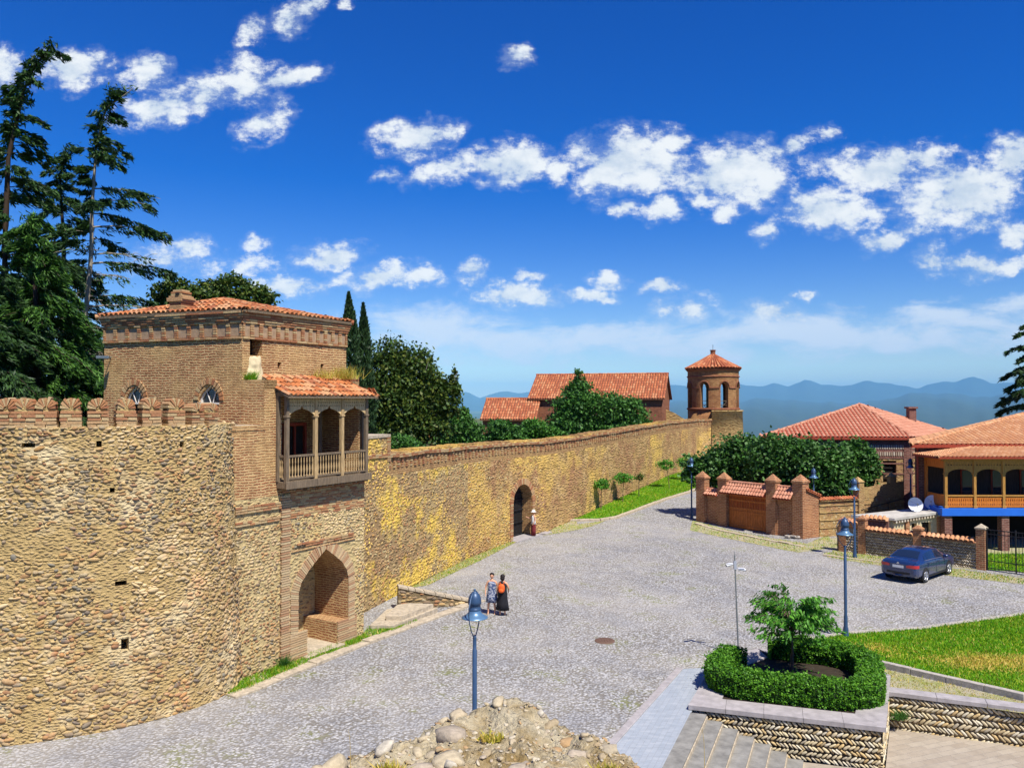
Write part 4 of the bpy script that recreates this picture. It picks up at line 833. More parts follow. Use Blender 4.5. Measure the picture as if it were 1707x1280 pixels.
# ------------------------------------------------ long castle wall
cw=thing('castle_wall','long rubble stone castle wall climbing towards the bell tower, with yellow lichen and an arched door','wall',(0,51,0))
mb=MB(); NF=len(WP)-1; FW=[Fr(WP[i],to=WP[i+1]) for i in range(NF)]
dfr=FW[3]; DA=[(.0,-.3),(2.85,-.3),(2.85,2.35),(2.7,2.85),(2.35,3.25),(1.9,3.45),(1.43,3.5),(.95,3.45),(.5,3.25),(.15,2.85),(.0,2.35)]
dsh=.28; DA=[(t*.86+dsh,z) for t,z in DA]
lay_=[]
for i,fr in enumerate(FW):
    L=fr.len; z0,z1=WZ[i],WZ[i+1]; H=lambda t:z0+(z1-z0)*t/L
    bz=1.0 if i<9 else 1.0
    if i==3:
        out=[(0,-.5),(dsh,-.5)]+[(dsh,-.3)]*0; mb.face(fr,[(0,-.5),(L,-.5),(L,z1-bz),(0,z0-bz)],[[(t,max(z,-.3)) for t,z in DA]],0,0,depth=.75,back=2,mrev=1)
    else: mb.face(fr,[(0,-.5),(L,-.5),(L,z1-bz),(0,z0-bz)],(),0,3 if i<2 else 0)
    mb.face(fr,[(0,z0-bz),(L,z1-bz),(L,z1),(0,z0)],(),0,1)
    mb.quad(fr.p(0,0,z0),fr.p(L,0,z1),fr.p(L,-1,z1),fr.p(0,-1,z0),1); mb.quad(fr.p(L,-1,-.5),fr.p(0,-1,-.5),fr.p(0,-1,z0),fr.p(L,-1,z1),0)
o_=fr.p(L,0,0); mb.quad(fr.p(L,0,-.5),fr.p(L,-1,-.5),fr.p(L,-1,z1),fr.p(L,0,z1),0)
reparent(mb.build('wall',[M['rubble_castle'],M['brick_castle'],M['dark_inside'],M['rubble_lichen']]),cw)
mb=MB()
for i,fr in enumerate(FW):
    L=fr.len; H=lambda t:WZ[i]+(WZ[i+1]-WZ[i])*t/L; t=.1
    while t<L-.2:
        z=H(t)-.68
        while z<H(t)-.2: mb.fbox(fr,t+rnd.uniform(-.01,.01),t+.2+rnd.uniform(-.02,.02),0,.03+rnd.uniform(0,.04),z,z+.07,0); z+=.095*rnd.uniform(.95,1.4)
        t+=.46*rnd.uniform(.9,1.1)
    t=0
    while t<L:
        l_=rnd.uniform(.22,.4); z=H(t)+.07*mnoise.noise(Vector((i*3+t*.35,0,0)))+.03*mnoise.noise(Vector((i*3+t*1.3,5,0))); e=min(L,t+l_)
        for k in(0,1): mb.fbox(fr,t,e-.01,-.03,.1+rnd.uniform(0,.04)-.02*k,z-.19+.09*k,z-.12+.09*k,0)
        mb.fbox(fr,t,e-.008,-1.03,.05+rnd.uniform(-.03,.03),z-.04,z+.03+rnd.uniform(0,.06)*(rnd.random()<.8),1); t+=l_
reparent(mb.build('coping_courses',[M['merlon_brick'],M['rubble_castle']]),cw)
# real stones standing proud of the nearer part of the wall
W3=MB().quad(FW[0].p(0,-.02,0),FW[0].p(.1,-.02,0),FW[0].p(.1,-.02,.1),FW[0].p(0,-.02,.1),0).build('proud_stones',[M['wall_stones']])
islandmat('castle_stones',[(.48,.31,.13),(.42,.25,.11),(.54,.38,.16),(.36,.2,.1),(.5,.34,.16),(.44,.22,.1),(.52,.42,.22)],.9,.012,25.,.15,.5,big=[((.8,.55,.11),.51,.6,.7,.3),((.36,.18,.09),.52,.66,.5,.45)])
W3.data.materials[0]=M['castle_stones']
for i in range(4):
    fr=FW[i]; lay=stone_layout(fr.len,.05,WZ[i]-1.0,.13,.2,lambda u,z:not(i==3 and dsh-.35<u<dsh+2.8 and z<3.95),.42 if i<3 else .4)
    stones_on(W3,lambda u,z:(fr.p(u,0,z),fr.d,fr.n),lay,0,.02,.045,ICO1,.35)
reparent(W3,cw)
mb=MB(); K=26                       # brick ring round the door
for i in range(K):
    a0=math.pi*(i+.06)/K;a1=math.pi*(i+.9)/K; c=(dsh+1.225,2.3); f=lambda th,r:(c[0]+1.225*r*math.cos(th),c[1]+1.2*r*math.sin(th)); q=[f(a0,1.0),f(a0,1.32),f(a1,1.32),f(a1,1.0)]; pr=.05+rnd.uniform(0,.03)
    mb.add([dfr.p(t,pr,z) for t,z in q]+[dfr.p(t,-.05,z) for t,z in q],[(0,1,2,3),(0,4,5,1),(1,5,6,2),(2,6,7,3),(3,7,4,0)],0)
for s_,t0,t1 in((0,dsh-.35,dsh),(1,dsh+2.45,dsh+2.8)):
    z=0
    while z<2.3: mb.fbox(dfr,t0+rnd.uniform(0,.05),t1,-.1,.05+rnd.uniform(0,.02),z,z+.065,0); z+=.085
reparent(mb.build('door_arch',[M['merlon_brick']]),cw)
mb=MB(); dn_=-.66                    # iron grille door
for k in range(13): mb.tube([dfr.p(dsh+.12+k*.18,dn_,.05),dfr.p(dsh+.12+k*.18,dn_,2.3+1.1*math.sin(math.acos(max(-1,min(1,(k*.18-1.1)/1.25)))))],.014,5)
for z in(.1,.9,1.7,2.35,2.75): mb.fbox(dfr,dsh+.03,dsh+2.42,dn_-.02,dn_+.03,z,z+.06)
for z in(.25,.45,.65,1.05,1.25,1.45): 
    for k in range(6): mb.tube([dfr.p(dsh+.12+k*.18,dn_+.01,z),dfr.p(dsh+.21+k*.18,dn_+.02,z+.1),dfr.p(dsh+.3+k*.18,dn_+.01,z)],.018,4)
reparent(mb.build('door',[M['black_iron']]),cw)
mb=MB(); mb.fbox(dfr,dsh-.3,dsh+2.9,-.6,.5,-.05,.06); mb.fbox(dfr,dsh+3.1,dsh+4.0,.15,.7,-.03,.08); tag(mb.build('doorstep',M['coping_stone'],bevel=.01),'pale flat stone slabs at the foot of the arched castle door','doorstep')
# taller block of wall right of the gatehouse
mb=MB(); f0=FW[0]; tb=1.0; mb.fbox(f0,-1.6,3.0,-1.2,.06,-.3,7.3,0); mb.fbox(f0,-1.65,3.05,-1.25,.1,7.3,7.42,1)
z=6.2
while z<7.25: mb.fbox(f0,2.75,3.06,-.4,.1,z,z+.06,2); z+=.085
o=mb.build('wall',[M['rubble_lichen'],M['kerb_warm'],M['merlon_brick']]); lay=stone_layout(4.5,.05,7.2,.13,.2,lambda u,z:True,.5); stones_on(o,lambda u,z:(f0.p(u-1.55,.06,z),f0.d,f0.n),lay,3,.02,.045,ICO1,.35); o.data.materials.append(M['castle_stones'])
for p_ in o.data.polygons:
    if p_.material_index>3: p_.material_index=3
wb=thing('wall_block','taller square block of yellow lichened wall between gatehouse and castle wall','wall',tuple(f0.p(0,0,0))); reparent(o,wb)
# low dry stone wall and steps by the kerb
lw=thing('low_stone_wall','low rough stone wall running from the castle wall down to the kerb','wall',P(667,1018)); a=P(664,1017); b=Vector((-1.5,35.2,0)); fr=Fr((a.x,a.y),to=(b.x,b.y))
mb=MB(); L=fr.len; vs=[fr.p(0,-.35,-.1),fr.p(L,-.35,-.1),fr.p(L,0,-.1),fr.p(0,0,-.1),fr.p(0,-.35,.95),fr.p(L,-.35,.06),fr.p(L,0,.06),fr.p(0,0,.95)]; mb.add(vs,[(0,1,2,3)[::-1],(4,5,6,7)[::-1],(0,1,5,4)[::-1],(1,2,6,5)[::-1],(2,3,7,6)[::-1],(3,0,4,7)[::-1]],0)
t=0
while t<L: l_=rnd.uniform(.3,.6); z=.95-.89*t/L; z2=.95-.89*min(L,t+l_)/L; q=[fr.p(t,.05,z),fr.p(min(L,t+l_)-.02,.05,z2),fr.p(min(L,t+l_)-.02,-.4,z2),fr.p(t,-.4,z)]; mb.add([p-Vector((0,0,.0)) for p in q]+[p+Vector((0,0,.09)) for p in q],[(3,2,1,0),(4,5,6,7),(0,1,5,4),(1,2,6,5),(2,3,7,6),(3,0,4,7)],1); t+=l_
o=mb.build('wall',[M['rubble_low'],M['kerb_warm'],M['wall_stones']]); lay=stone_layout(L,.03,.95,.14,.3,lambda u,z:z<.9-.89*u/L,.95); stones_on(o,lambda u,z:(fr.p(u,0,z),fr.d,fr.n),lay,2,.03,.06,ICO2,.15); reparent(o,lw)
mb=MB(); fk=Fr(P(640,1052).to_2d(),to=P(735,1017).to_2d()); st=thing('stone_steps','worn low stone steps between the gatehouse grass and the low rough wall','steps',P(660,1046))
mb.fbox(fk,-.15,3.0,.0,2.4,-.1,.2,0); mb.fbox(fk,.7,3.0,.1,2.2,.2,.38,0); o=MB()
qq=[P(616,1050),P(655,1050),P(730,1020),P(672,1018),P(645,1022)]; mb=MB()
mb.prism([(q.x,q.y) for q in qq],-.1,.18,0); c=sum(qq,Vector())/5; mb.prism([((q.x-c.x)*.72+c.x+.25,(q.y-c.y)*.72+c.y+.25) for q in qq],.18,.36,0); reparent(mb.build('tread',M['kerb_warm'],bevel=.03),st)
# ------------------------------------------------ bell tower
BT=Vector((24.2,96,0)); bt=thing('bell_tower','round brick bell tower with arched openings and a conical tile roof','tower',tuple(BT))
def rel(mb,name,mats,par=bt,bevel=0): o=mb.build(name,mats,par,bevel=bevel); return o
mb=MB(); mb.lathe([(3.75,-1),(3.5,4),(3.4,7.7),(3.5,7.72),(3.5,7.85),(2.9,7.86)],(0,0,0),40,0,True,R(-107),R(100)); rel(mb,'base',[M['rubble_far']])
mb=MB(); mb.lathe([(3.0,0),(3.0,7.95),(2.4,7.95)],(0,0,0),48,0,True); rel(mb,'drum',[M['brick_tower']])
mb=MB(); Rr,Ri=3.0,2.45; zs0,zsp,zt_=7.95,10.55,12.55; off=R(-104)-R(19.5)
def col(th0,th1,z0a,z0b,z1a,z1b,Rx,fl,mi=0):
    p=[Vector((Rx*math.cos(th0),Rx*math.sin(th0),z0a)),Vector((Rx*math.cos(th1),Rx*math.sin(th1),z0b)),Vector((Rx*math.cos(th1),Rx*math.sin(th1),z1b)),Vector((Rx*math.cos(th0),Rx*math.sin(th0),z1a))]
    uv=[(th0*3,z0a),(th1*3,z0b),(th1*3,z1b),(th0*3,z1a)]
    if fl: p=p[::-1]; uv=uv[::-1]
    mb.add(p,[(0,1,2,3)],mi,[uv],False)
for k in range(8):
    c=off+k*math.pi/4; hw=R(9.2); n=8; arch_=lambda th:zsp+.55*math.sqrt(max(0,1-((th-c)/hw)**2))
    for j in range(n):
        t0=c-hw+2*hw*j/n; t1=c-hw+2*hw*(j+1)/n
        for Rx,fl in((Rr,0),(Ri,1)): col(t0,t1,arch_(t0),arch_(t1),zt_,zt_,Rx,fl)
        A=[Vector((r*math.cos(t),r*math.sin(t),arch_(t))) for r,t in((Rr,t0),(Rr,t1),(Ri,t1),(Ri,t0))]; mb.quad(*A[::-1],0)
    t0=c+hw; t1=c+math.pi/4-hw
    for j in range(6):
        a=t0+(t1-t0)*j/6; b=t0+(t1-t0)*(j+1)/6
        for Rx,fl in((Rr,0),(Ri,1)): col(a,b,zs0,zs0,zt_,zt_,Rx,fl)
    for t,f in((c-hw,0),(c+hw,1)):
        q=[Vector((r*math.cos(t),r*math.sin(t),z)) for r,z in((Rr,zs0),(Ri,zs0),(Ri,zsp),(Rr,zsp))]; mb.quad(*(q if f==0 else q[::-1]),0)
rel(mb,'belfry_wall',[M['brick_tower']])
mb=MB()
for k in range(8):
    c=off+k*math.pi/4; hw=R(9.2)
    path=[Vector(((Rr+.06)*math.cos(c+hw*1.25*math.cos(a)),(Rr+.06)*math.sin(c+hw*1.25*math.cos(a)),zsp+.72*math.sin(a))) for a in[math.pi*i/12 for i in range(13)]]; mb.tube(path,.07,5)
    a0,a1=c+hw*1.25,c+math.pi/4-hw*1.25; mb.lathe([(3.0,zsp-.12),(3.12,zsp-.1),(3.12,zsp+.02),(3.0,zsp+.03)],(0,0,0),6,0,False,a0,a1)
mb.lathe([(3.0,11.75),(3.1,11.78),(3.1,11.9),(3.02,11.92)],(0,0,0),48); mb.lathe([(3.0,12.5),(3.12,12.52),(3.12,12.62),(3.22,12.64),(3.22,12.78),(2.9,12.8)],(0,0,0),48)
mb.lathe([(3.06,7.9),(3.12,7.95),(3.12,8.1),(3.0,8.12)],(0,0,0),48)
rel(mb,'moulding',[M['brick_church']])
mb=MB(); mb.lathe([(3.2,12.78),(.15,14.5)],(0,0,0),32,1); mb.lathe([(3.35,12.76),(.2,12.77)],(0,0,0),32,1)
for k in range(46):
    th=2*math.pi*(k+.5)/46
    for j in range(6):
        if j==5 and k%3: continue
        if j==4 and k%2: continue
        f0,f1=j/6,(j+1.15)/6; a,b=[Vector(((3.27-3.12*f)*math.cos(th),(3.27-3.12*f)*math.sin(th),12.76+1.8*f+.03)) for f in(f0,min(f1,1))]
        r0=(3.27-3.12*f0)*math.pi/46*.85*(1 if j<4 else 2 if j<5 else 3)*(1 if j<4 else .75); mb.tube([a,b],[r0*1.1,r0*.8],6,0,False)
rel(mb,'roof',[M['tile_church'],M['brick_church']])
mb=MB(); mb.lathe([(.3,14.3),(.3,14.95),(.36,14.97),(.36,15.08),(0,15.12)],(0,0,0),8,0,False); mb.tube([(0,0,15.1),(0,0,15.7)],.025,5,1); rel(mb,'finial',[M['brick_church'],M['black_iron']])
for k in range(8):
    mb=MB(); c=off+k*math.pi/4; q=[Vector((2.75*math.cos(c+s*R(10.5)),2.75*math.sin(c+s*R(10.5)),z)) for s,z in((-1,8.0),(1,8.0),(1,8.95),(-1,8.95))]; mb.tube([q[3],q[2]],.035,5); mb.tube([q[0],q[2]],.03,5); mb.tube([(q[0]+q[3])/2,(q[1]+q[2])/2],.02,5); rel(mb,'railing',[M['wood_grey']])
pass
# ------------------------------------------------ church with lower annex
def gable(name,label,o,rz,L,Wd,zb,ze,zr,roofm,wallm,parent_chim=None):
    t=thing(name,label,'church' if 'church' in name else 'building',(o[0],o[1],0),rz); mb=MB()
    poly=[(0,zb),(Wd,zb),(Wd,ze),(Wd/2,zr),(0,ze)]
    fA=Fr((L,0),(0,1)); mb.face(fA,poly,(),0,0)
    fB=Fr((0,Wd),(0,-1)); mb.face(fB,poly,(),0,0)
    fC=Fr((0,0),(1,0)); mb.face(fC,[(0,zb),(L,zb),(L,ze),(0,ze)],(),0,0); fD=Fr((L,Wd),(-1,0)); mb.face(fD,[(0,zb),(L,zb),(L,ze),(0,ze)],(),0,0)
    for fr,l in((fC,L),(fD,L)):
        mb.fbox(fr,-.05,l+.05,0,.12,ze-.32,ze-.12,1); mb.fbox(fr,-.05,l+.05,0,.06,ze-.5,ze-.4,1)
    mb.build('wall',[M[wallm],M['brick_church']],t)
    mb=MB(); ov=.35; k=(zr-ze)/(Wd/2); e=ze-ov*k
    for s in(0,1):
        if s==0: q=[(-.3,-ov,e),(L+.3,-ov,e),(L+.3,Wd/2,zr),(-.3,Wd/2,zr)]
        else: q=[(L+.3,Wd+ov,e),(-.3,Wd+ov,e),(-.3,Wd/2,zr),(L+.3,Wd/2,zr)]
        q=[(a,b,c+.1) for a,b,c in q]; roofpanel(mb,q,1,.12); tiles(mb,q,.3,.5,.115,0,.03,.015,3)
    ridge(mb,(-.3,Wd/2,zr+.14),(L+.3,Wd/2,zr+.14),.13,.5,0); mb.build('roof',[M[roofm],M['brick_church']],t); return t
def place_gable(name,label,pe,Yl,rz,L,Wd,ze,zr,roofm,wallm,zb=-1):
    d=ray(*pe); x=d.x/d.y*Yl; return gable(name,label,(x,Yl),rz,L,Wd,zb,ze,zr,roofm,wallm)
chx=place_gable('church','red brick church with a long orange tile roof and gable, left of the bell tower',(884,662),93.5,-R(17),15.3,7.6,9.35,12.0,'tile_church','brick_church')
anx=place_gable('chapel','low brick annex with its own tile roof at the left end of the church',(805,696),92.0,-R(12),6.0,5.5,7.0,9.1,'tile_church','brick_church')
# little tiled shed and ruined wall seen over the castle wall
sh=thing('tiled_shed','small shed with an orange tile roof seen between the trees over the castle wall','shed',(0,0,0)); q=[D(712,741,58),D(738,742,58),D(738,717,60.5),D(716,717,60.5)]
mb=MB(); roofpanel(mb,q,1,.08); tiles(mb,q,.24,.4,.09,0,.03,.02); reparent(mb.build('roof',[M['tile_church'],M['wood_grey']]),sh); mb=MB(); mb.prism([(q[0].x+.1,q[0].y+.1),(q[1].x-.1,q[1].y+.1),(q[1].x-.1,61),(q[0].x+.1,61)],2,q[0].z-.1,0); reparent(mb.build('wall',[M['brick_church']]),sh)
mb=MB(); a=D(1086,686,93);b=D(1140,697,92); fr=Fr((a.x,a.y),to=(b.x,b.y)); L=fr.len; mb.face(fr,[(-.5,2),(L,2),(L,6.9),(L*.7,7.6),(L*.35,8.1),(-.5,8.3)],(),0,0); mb.fbox(fr,-.5,L,-.8,-.01,2,6.9,0); mb.fbox(fr,-.5,L*.35,-.8,-.02,6.9,8.05,0); mb.fbox(fr,L*.35,L*.7,-.8,-.03,6.9,7.5,0)
tag(mb.build('ruined_wall',[M['rubble_far']]),'stepped broken rubble wall between the church gable and the bell tower','wall')
# ------------------------------------------------ houses
def pyrhouse():
    t=thing('house','brick and stone striped house with a hipped orange tile roof behind the fig trees','house',(25,60,0))
    A=Vector((18.15,58.6,6.3));B=Vector((29.0,57.6,6.3));C_=Vector((36.5,66,6.3));D_=Vector((24,68.5,6.3)); ap=Vector((27.5,63,8.75)); ap=D(1433,674,63)
    mb=MB()
    for a,b in((A,B),(B,C_),(C_,D_),(D_,A)): roofpanel(mb,[a,b,ap],1,.18); tiles(mb,[a,b,ap],.3,.42,.105,0,.02,.006,3)
    for a in(A,B,C_,D_): ridge(mb,a,ap,.12,.45,0)
    reparent(mb.build('roof',[M['tile_new'],M['wood_red']]),t)
    cen=(A+B+C_+D_)/4; w=[(p.x+(cen.x-p.x)*.07,p.y+(cen.y-p.y)*.07) for p in(A,B,C_,D_)]
    mb=MB()
    for i in range(4):
        f=Fr(w[i],to=w[(i+1)%4]); L=f.len
        wn=[[(L-1.9,3.0),(L-.95,3.0),(L-.95,4.6),(L-1.9,4.6)],[(2.5,3),(3.6,3),(3.6,4.6),(2.5,4.6)]] if i==0 else []
        mb.face(f,[(0,-.2),(L,-.2),(L,4.75),(0,4.75)],wn if i==0 else (),0,0,depth=.25,back=2); mb.face(f,[(0,4.75),(L,4.75),(L,6.2),(0,6.2)],(),0,1)
        for z in(1.1,1.9,2.7,3.6,4.35,4.75): mb.fbox(f,0,L,-.02,.03,z,z+.1,1)
        for tt in(0,L-.45): mb.fbox(f,tt,tt+.45,-.02,.05,-.2,6.15,1)
        for z in(4.95,5.45):
            x=.5
            while x<L-.5: mb.fbox(f,x,x+.09,0,.04,z,z+.28,3); x+=.16
    reparent(mb.build('wall',[M['stripe_wall'],M['brick_house'],M['dark_inside'],M['herring_far']]),t)
    cp=D(1519,697,64.5); mb=MB(); mb.box((cp.x,cp.y,cp.z),(.55,.55,1.6)); mb.box((cp.x,cp.y,cp.z+.85),(.75,.75,.14)); reparent(mb.build('chimney',[M['brick_house']]),t)
pyrhouse()
hb=thing('house','brick house with orange hipped tile roof and a carved wooden balcony on a blue slab','house',(28,50,0))
A=Vector((24.75,49.6,6.22));B=Vector((48,49.6,6.22));R1=Vector((37,56.1,8.28));R2=Vector((44,56.1,8.28));E=Vector((27.2,54.7,6.22));G=Vector((48,62.6,6.22))
mb=MB(); roofpanel(mb,[A,B,R2,R1],1,.2); tiles(mb,[A,B,R2,R1],.3,.4,.11,0,.02,.006,3); roofpanel(mb,[E,A,R1],1,.2); roofpanel(mb,[B,G,R2],1,.2); roofpanel(mb,[G,E,R1,R2],1,.2); tiles(mb,[E,A,R1],.3,.4,.11,0,.02,.006,3)
for a,b in((A,R1),(R1,R2),(E,R1),(B,R2)): ridge(mb,a,b,.12,.45,0)
reparent(mb.build('roof',[M['tile_orange'],M['wood_red']]),hb)
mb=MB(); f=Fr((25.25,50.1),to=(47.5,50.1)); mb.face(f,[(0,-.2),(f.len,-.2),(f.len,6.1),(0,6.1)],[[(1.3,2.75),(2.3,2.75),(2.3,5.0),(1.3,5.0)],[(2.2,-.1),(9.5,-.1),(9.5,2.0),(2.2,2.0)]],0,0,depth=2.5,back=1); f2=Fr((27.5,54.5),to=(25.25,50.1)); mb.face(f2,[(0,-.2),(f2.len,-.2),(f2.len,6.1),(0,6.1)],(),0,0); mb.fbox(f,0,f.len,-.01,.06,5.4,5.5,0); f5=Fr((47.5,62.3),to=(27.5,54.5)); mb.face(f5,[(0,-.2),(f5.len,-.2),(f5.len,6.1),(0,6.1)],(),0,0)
reparent(mb.build('wall',[M['brick_house'],M['dark_inside']]),hb)
mb=MB(); mb.tube([f.p(.12,.1,0),f.p(.12,.1,6.0)],.06,7); reparent(mb.build('drainpipe',[M['red_pipe']]),hb)
yb=47.6; fb=Fr((25.75,yb),(1,0)); BL_=8.7
mb=MB(); mb.fbox(fb,-.2,BL_,-2.45,.05,2.1,2.55,0); bal2=reparent(mb.build('balcony',[M['blue_slab']],bevel=.01),hb)
def b2(mb,name,mats,bevel=0): o=mb.build(name,mats,bevel=bevel); o.parent=bal2; return o
ps=[.1+1.72*i for i in range(6)]
for i,x in enumerate(ps): m_=MB(); m_.fbox(fb,x-.08,x+.08,-.16,0,2.55,5.5,0); m_.fbox(fb,x-.11,x+.11,-.18,.02,2.55,2.7,0); m_.fbox(fb,x-.11,x+.11,-.18,.02,4.55,4.62,0); b2(m_,'post',M['wood_honey'],.01)
for x in(.1,): m_=MB(); m_.fbox(fb,x-.08,x+.08,-2.4,-2.25,2.55,5.5,0); b2(m_,'post',M['wood_orange'])
for i in range(5):
    a,b=ps[i]+.08,ps[i+1]-.08; W_=b-a; low=[(a,4.35)]+[(a+W_*(.5-.5*math.cos(t_))*1.0,4.35+.52*math.sin(t_)**.7) for t_ in[math.pi*k/14 for k in range(1,14)]]+[(b,4.35)]
    hol=[]
    for k in range(9):
        tt=a+W_*(k+.5)/9; r_=.05 if k in(0,1,7,8) else .035; hol.append([(tt+r_*math.cos(q_),5.12+r_*math.sin(q_)) for q_ in[2*math.pi*n_/8 for n_ in range(8)]])
    m_=MB(); m_.slab(fb,low+[(b,5.35),(a,5.35)],hol,-.11,-.06,0); b2(m_,'arch_board',M['wood_honey'])
    hol=[]
    for k in range(12):
        tt=a+W_*(k+.5)/12
        for zc,hh in((3.02,.13),(2.76,.08)): hol.append([(tt-.028,zc),(tt,zc-hh),(tt+.028,zc),(tt,zc+hh)])
    m_=MB(); m_.slab(fb,[(a,2.6),(b,2.6),(b,3.25),(a,3.25)],hol,-.12,-.07,0); m_.fbox(fb,a,b,-.14,-.02,3.25,3.33,1); b2(m_,'railing_panel',[M['wood_orange'],M['wood_honey']])
m_=MB(); fs_=Fr((25.85,50.0),to=(25.85,yb+.1)); m_.fbox(fs_,.1,fs_.len-.1,-.06,0,2.6,3.3,0); b2(m_,'side_panel',[M['wood_orange']]); m_=MB(); m_.fbox(fs_,0,fs_.len,-.06,.0,4.9,5.5,0); b2(m_,'side_panel',[M['wood_orange']])
m_=MB(); m_.fbox(fb,-.1,BL_,-.2,.04,5.35,5.55,0); m_.fbox(fb,-.1,BL_,-2.4,-.2,5.5,5.56,1); b2(m_,'beam',[M['wood_honey'],M['wood_red']])
m_=MB(); for_=[(2.3,3.2),(4.2,5.0),(6.0,6.9)]
for a,b in for_: m_.fbox(fb,a,b,-2.44,-2.38,2.6,4.7,0); m_.fbox(fb,a+.08,b-.08,-2.42,-2.36,2.9,4.6,1)
reparent(MB().fbox(fb,.1,BL_-.1,-2.48,-2.45,2.56,5.48).build('cladding',M['shade_wood']),hb); reparent(m_.build('balcony_window',[M['wood_red'],M['window_glass']]),hb)  # added dark panel on the back wall: balcony shade put into its colour
m_=MB(); q0=Vector((25.0,47.0,5.62));q1=Vector((34.9,47.0,5.62));q2=Vector((31.6,49.95,6.12));q3=Vector((28.9,49.95,6.12)); roofpanel(m_,[q0,q1,q2,q3],1,.1); tiles(m_,[q0,q1,q2,q3],.26,.36,.1,0,.02,.006,3); qa=Vector((25.0,49.95,5.62)); roofpanel(m_,[qa,q0,q3],1,.1); tiles(m_,[qa,q0,q3],.26,.36,.1,0,.02,.006,3); ridge(m_,q0,q3,.09); ridge(m_,q1,q2,.09); ridge(m_,q3,q2,.09)
b2(m_,'roof',[M['tile_orange'],M['wood_red']])
for x in(.0,3.4,6.9): m_=MB(); m_.fbox(fb,x,x+.45,-.5,-.05,-.1,2.1,0); reparent(m_.build('pillar',[M['brick_house']]),hb)
# flat-roofed outbuilding
ob_=thing('outbuilding','low flat roofed outbuilding with a toothed cornice beside the balcony house','outbuilding',(24,48,0)); fo=Fr((22.75,47.75),to=(26.0,48.35)); mb=MB(); zl,zr_=1.93,2.28
mb.face(fo,[(0,-.1),(fo.len,-.1),(fo.len,zr_-.12),(0,zl-.12)],[[(1.9,1.0),(2.5,1.0),(2.5,1.65),(1.9,1.65)],[(1.2,1.25),(1.55,1.25),(1.55,1.6),(1.2,1.6)]],0,0,depth=.2,back=2); f2=Fr((20.75,48.9),to=(22.75,47.75)); mb.face(f2,[(0,-.1),(f2.len,-.1),(f2.len,zl-.12),(0,zl-.12)],(),0,0)
reparent(mb.build('wall',[M['plaster'],M['brick_house'],M['dark_inside']]),ob_)
mb=MB(); zz_=lambda x,y:zl+(zr_-zl)*(x-22.75)/3.25
mb.prism([(22.7,47.5),(26.15,48.15),(25.9,50.0),(20.7,48.9)],lambda x,y:max(zl,zz_(x,y))-.1,lambda x,y:max(zl,zz_(x,y))+.04,0); x=.02
while x<fo.len: h=zl+(zr_-zl)*x/fo.len; mb.fbox(fo,x,x+.1,0,.2,h-.26,h-.11,1); x+=.19
reparent(mb.build('roof',[M['concrete'],M['herring_far']]),ob_)
for a_,b_,c_,e_ in((fo.len-.4,fo.len-.1,0,2.1),(.75,1.0,1.2,1.95)): m_=MB(); m_.fbox(fo,a_,b_,-.1,.12,c_,e_,0); reparent(m_.build('brick_pier',[M['brick_gate']]),ob_)
def dish(px,py,Y,rot,label):
    p=D(px,py,Y); t=thing('satellite_dish',label,'satellite dish',(p.x,p.y,2.0),rot,'satellite dishes on the flat roof'); zc=p.z-2.0
    mb=MB(); n=20; V=[]
    for k in range(6):
        r=.43*k/5
        for a in range(n): th=2*math.pi*a/n; V.append(Vector((r*math.cos(th),-.02-.0+.12*(k/5)**2*-1+.1,r*math.sin(th)*1.05)))
    mt=Matrix.Rotation(R(-22),3,'X'); V=[mt@v+Vector((0,0,zc)) for v in V]; fs=[(k*n+a,k*n+(a+1)%n,(k+1)*n+(a+1)%n,(k+1)*n+a) for k in range(5) for a in range(n)]; mb.add(V,fs,0,None,True); mb.add([v+Vector((0,.02,0)) for v in V],[f[::-1] for f in fs],0,None,True)
    mb.build('reflector',[M['dish_white']],t)
    mb=MB(); e=mt@Vector((0,-.42,-.1))+Vector((0,0,zc)); mb.tube([mt@Vector((0,-.0,-.43))+Vector((0,0,zc)),e],.015,5); mb.tube([mt@Vector((-.3,0,.25))+Vector((0,0,zc)),e],.008,4); mb.tube([e,e+Vector((0,.1,.03))],.04,8); mb.build('feed_arm',[M['steel_pole']],t)
    mb=MB(); mb.tube([(0,.16,0),(0,.16,zc)],.03,7); mb.box((0,.16,.02),(.4,.4,.04)); mb.build('mast',[M['black_iron']],t)
dish(1526,841,48.6,R(-8),'white satellite dish on the flat roof, the one further from the wooden balcony'); dish(1554,837,49.0,R(-38),'white satellite dish on the flat roof, next to the wooden balcony')
# ------------------------------------------------ herringbone masonry
def herring(o,fr,t0,t1,z0,z1,row,th,mi,n=0,keep=None,base=ICO2,dep=.05,tilt=38,j=1.):
    C=[];A=[];B=[];N=[];sx=[];sy=[]; z=z1-row/2; k=0
    while z>z0:
        t=t0+rnd.uniform(0,.05); s=1 if k%2 else -1
        while t<t1:
            w=th*rnd.uniform(.75,1.3); a=R(tilt+rnd.uniform(-9,9)*j)*s
            if keep is None or keep(t,z):
                A.append(fr.d*math.cos(a)+Vector((0,0,math.sin(a)))); B.append(Vector((0,0,math.cos(a)))-fr.d*math.sin(a)); N.append(fr.n); C.append(fr.p(t,n+rnd.uniform(-.01,.02),z+rnd.uniform(-.01,.01)))
                sx.append(row*.62*rnd.uniform(.85,1.08)/max(.5,math.sin(R(tilt)))*.62); sy.append(w*.44)
            t+=w/math.sin(R(tilt))*1.02
        z-=row*.93; k+=1
    if not C: return
    f=lambda L:np.array([v[:] for v in L]); V,Fc=pebbles(f(C),f(A),f(B),f(N),sx,sy,[dep]*len(C),base,.04,.35); joinmesh(o,V,Fc,mi)
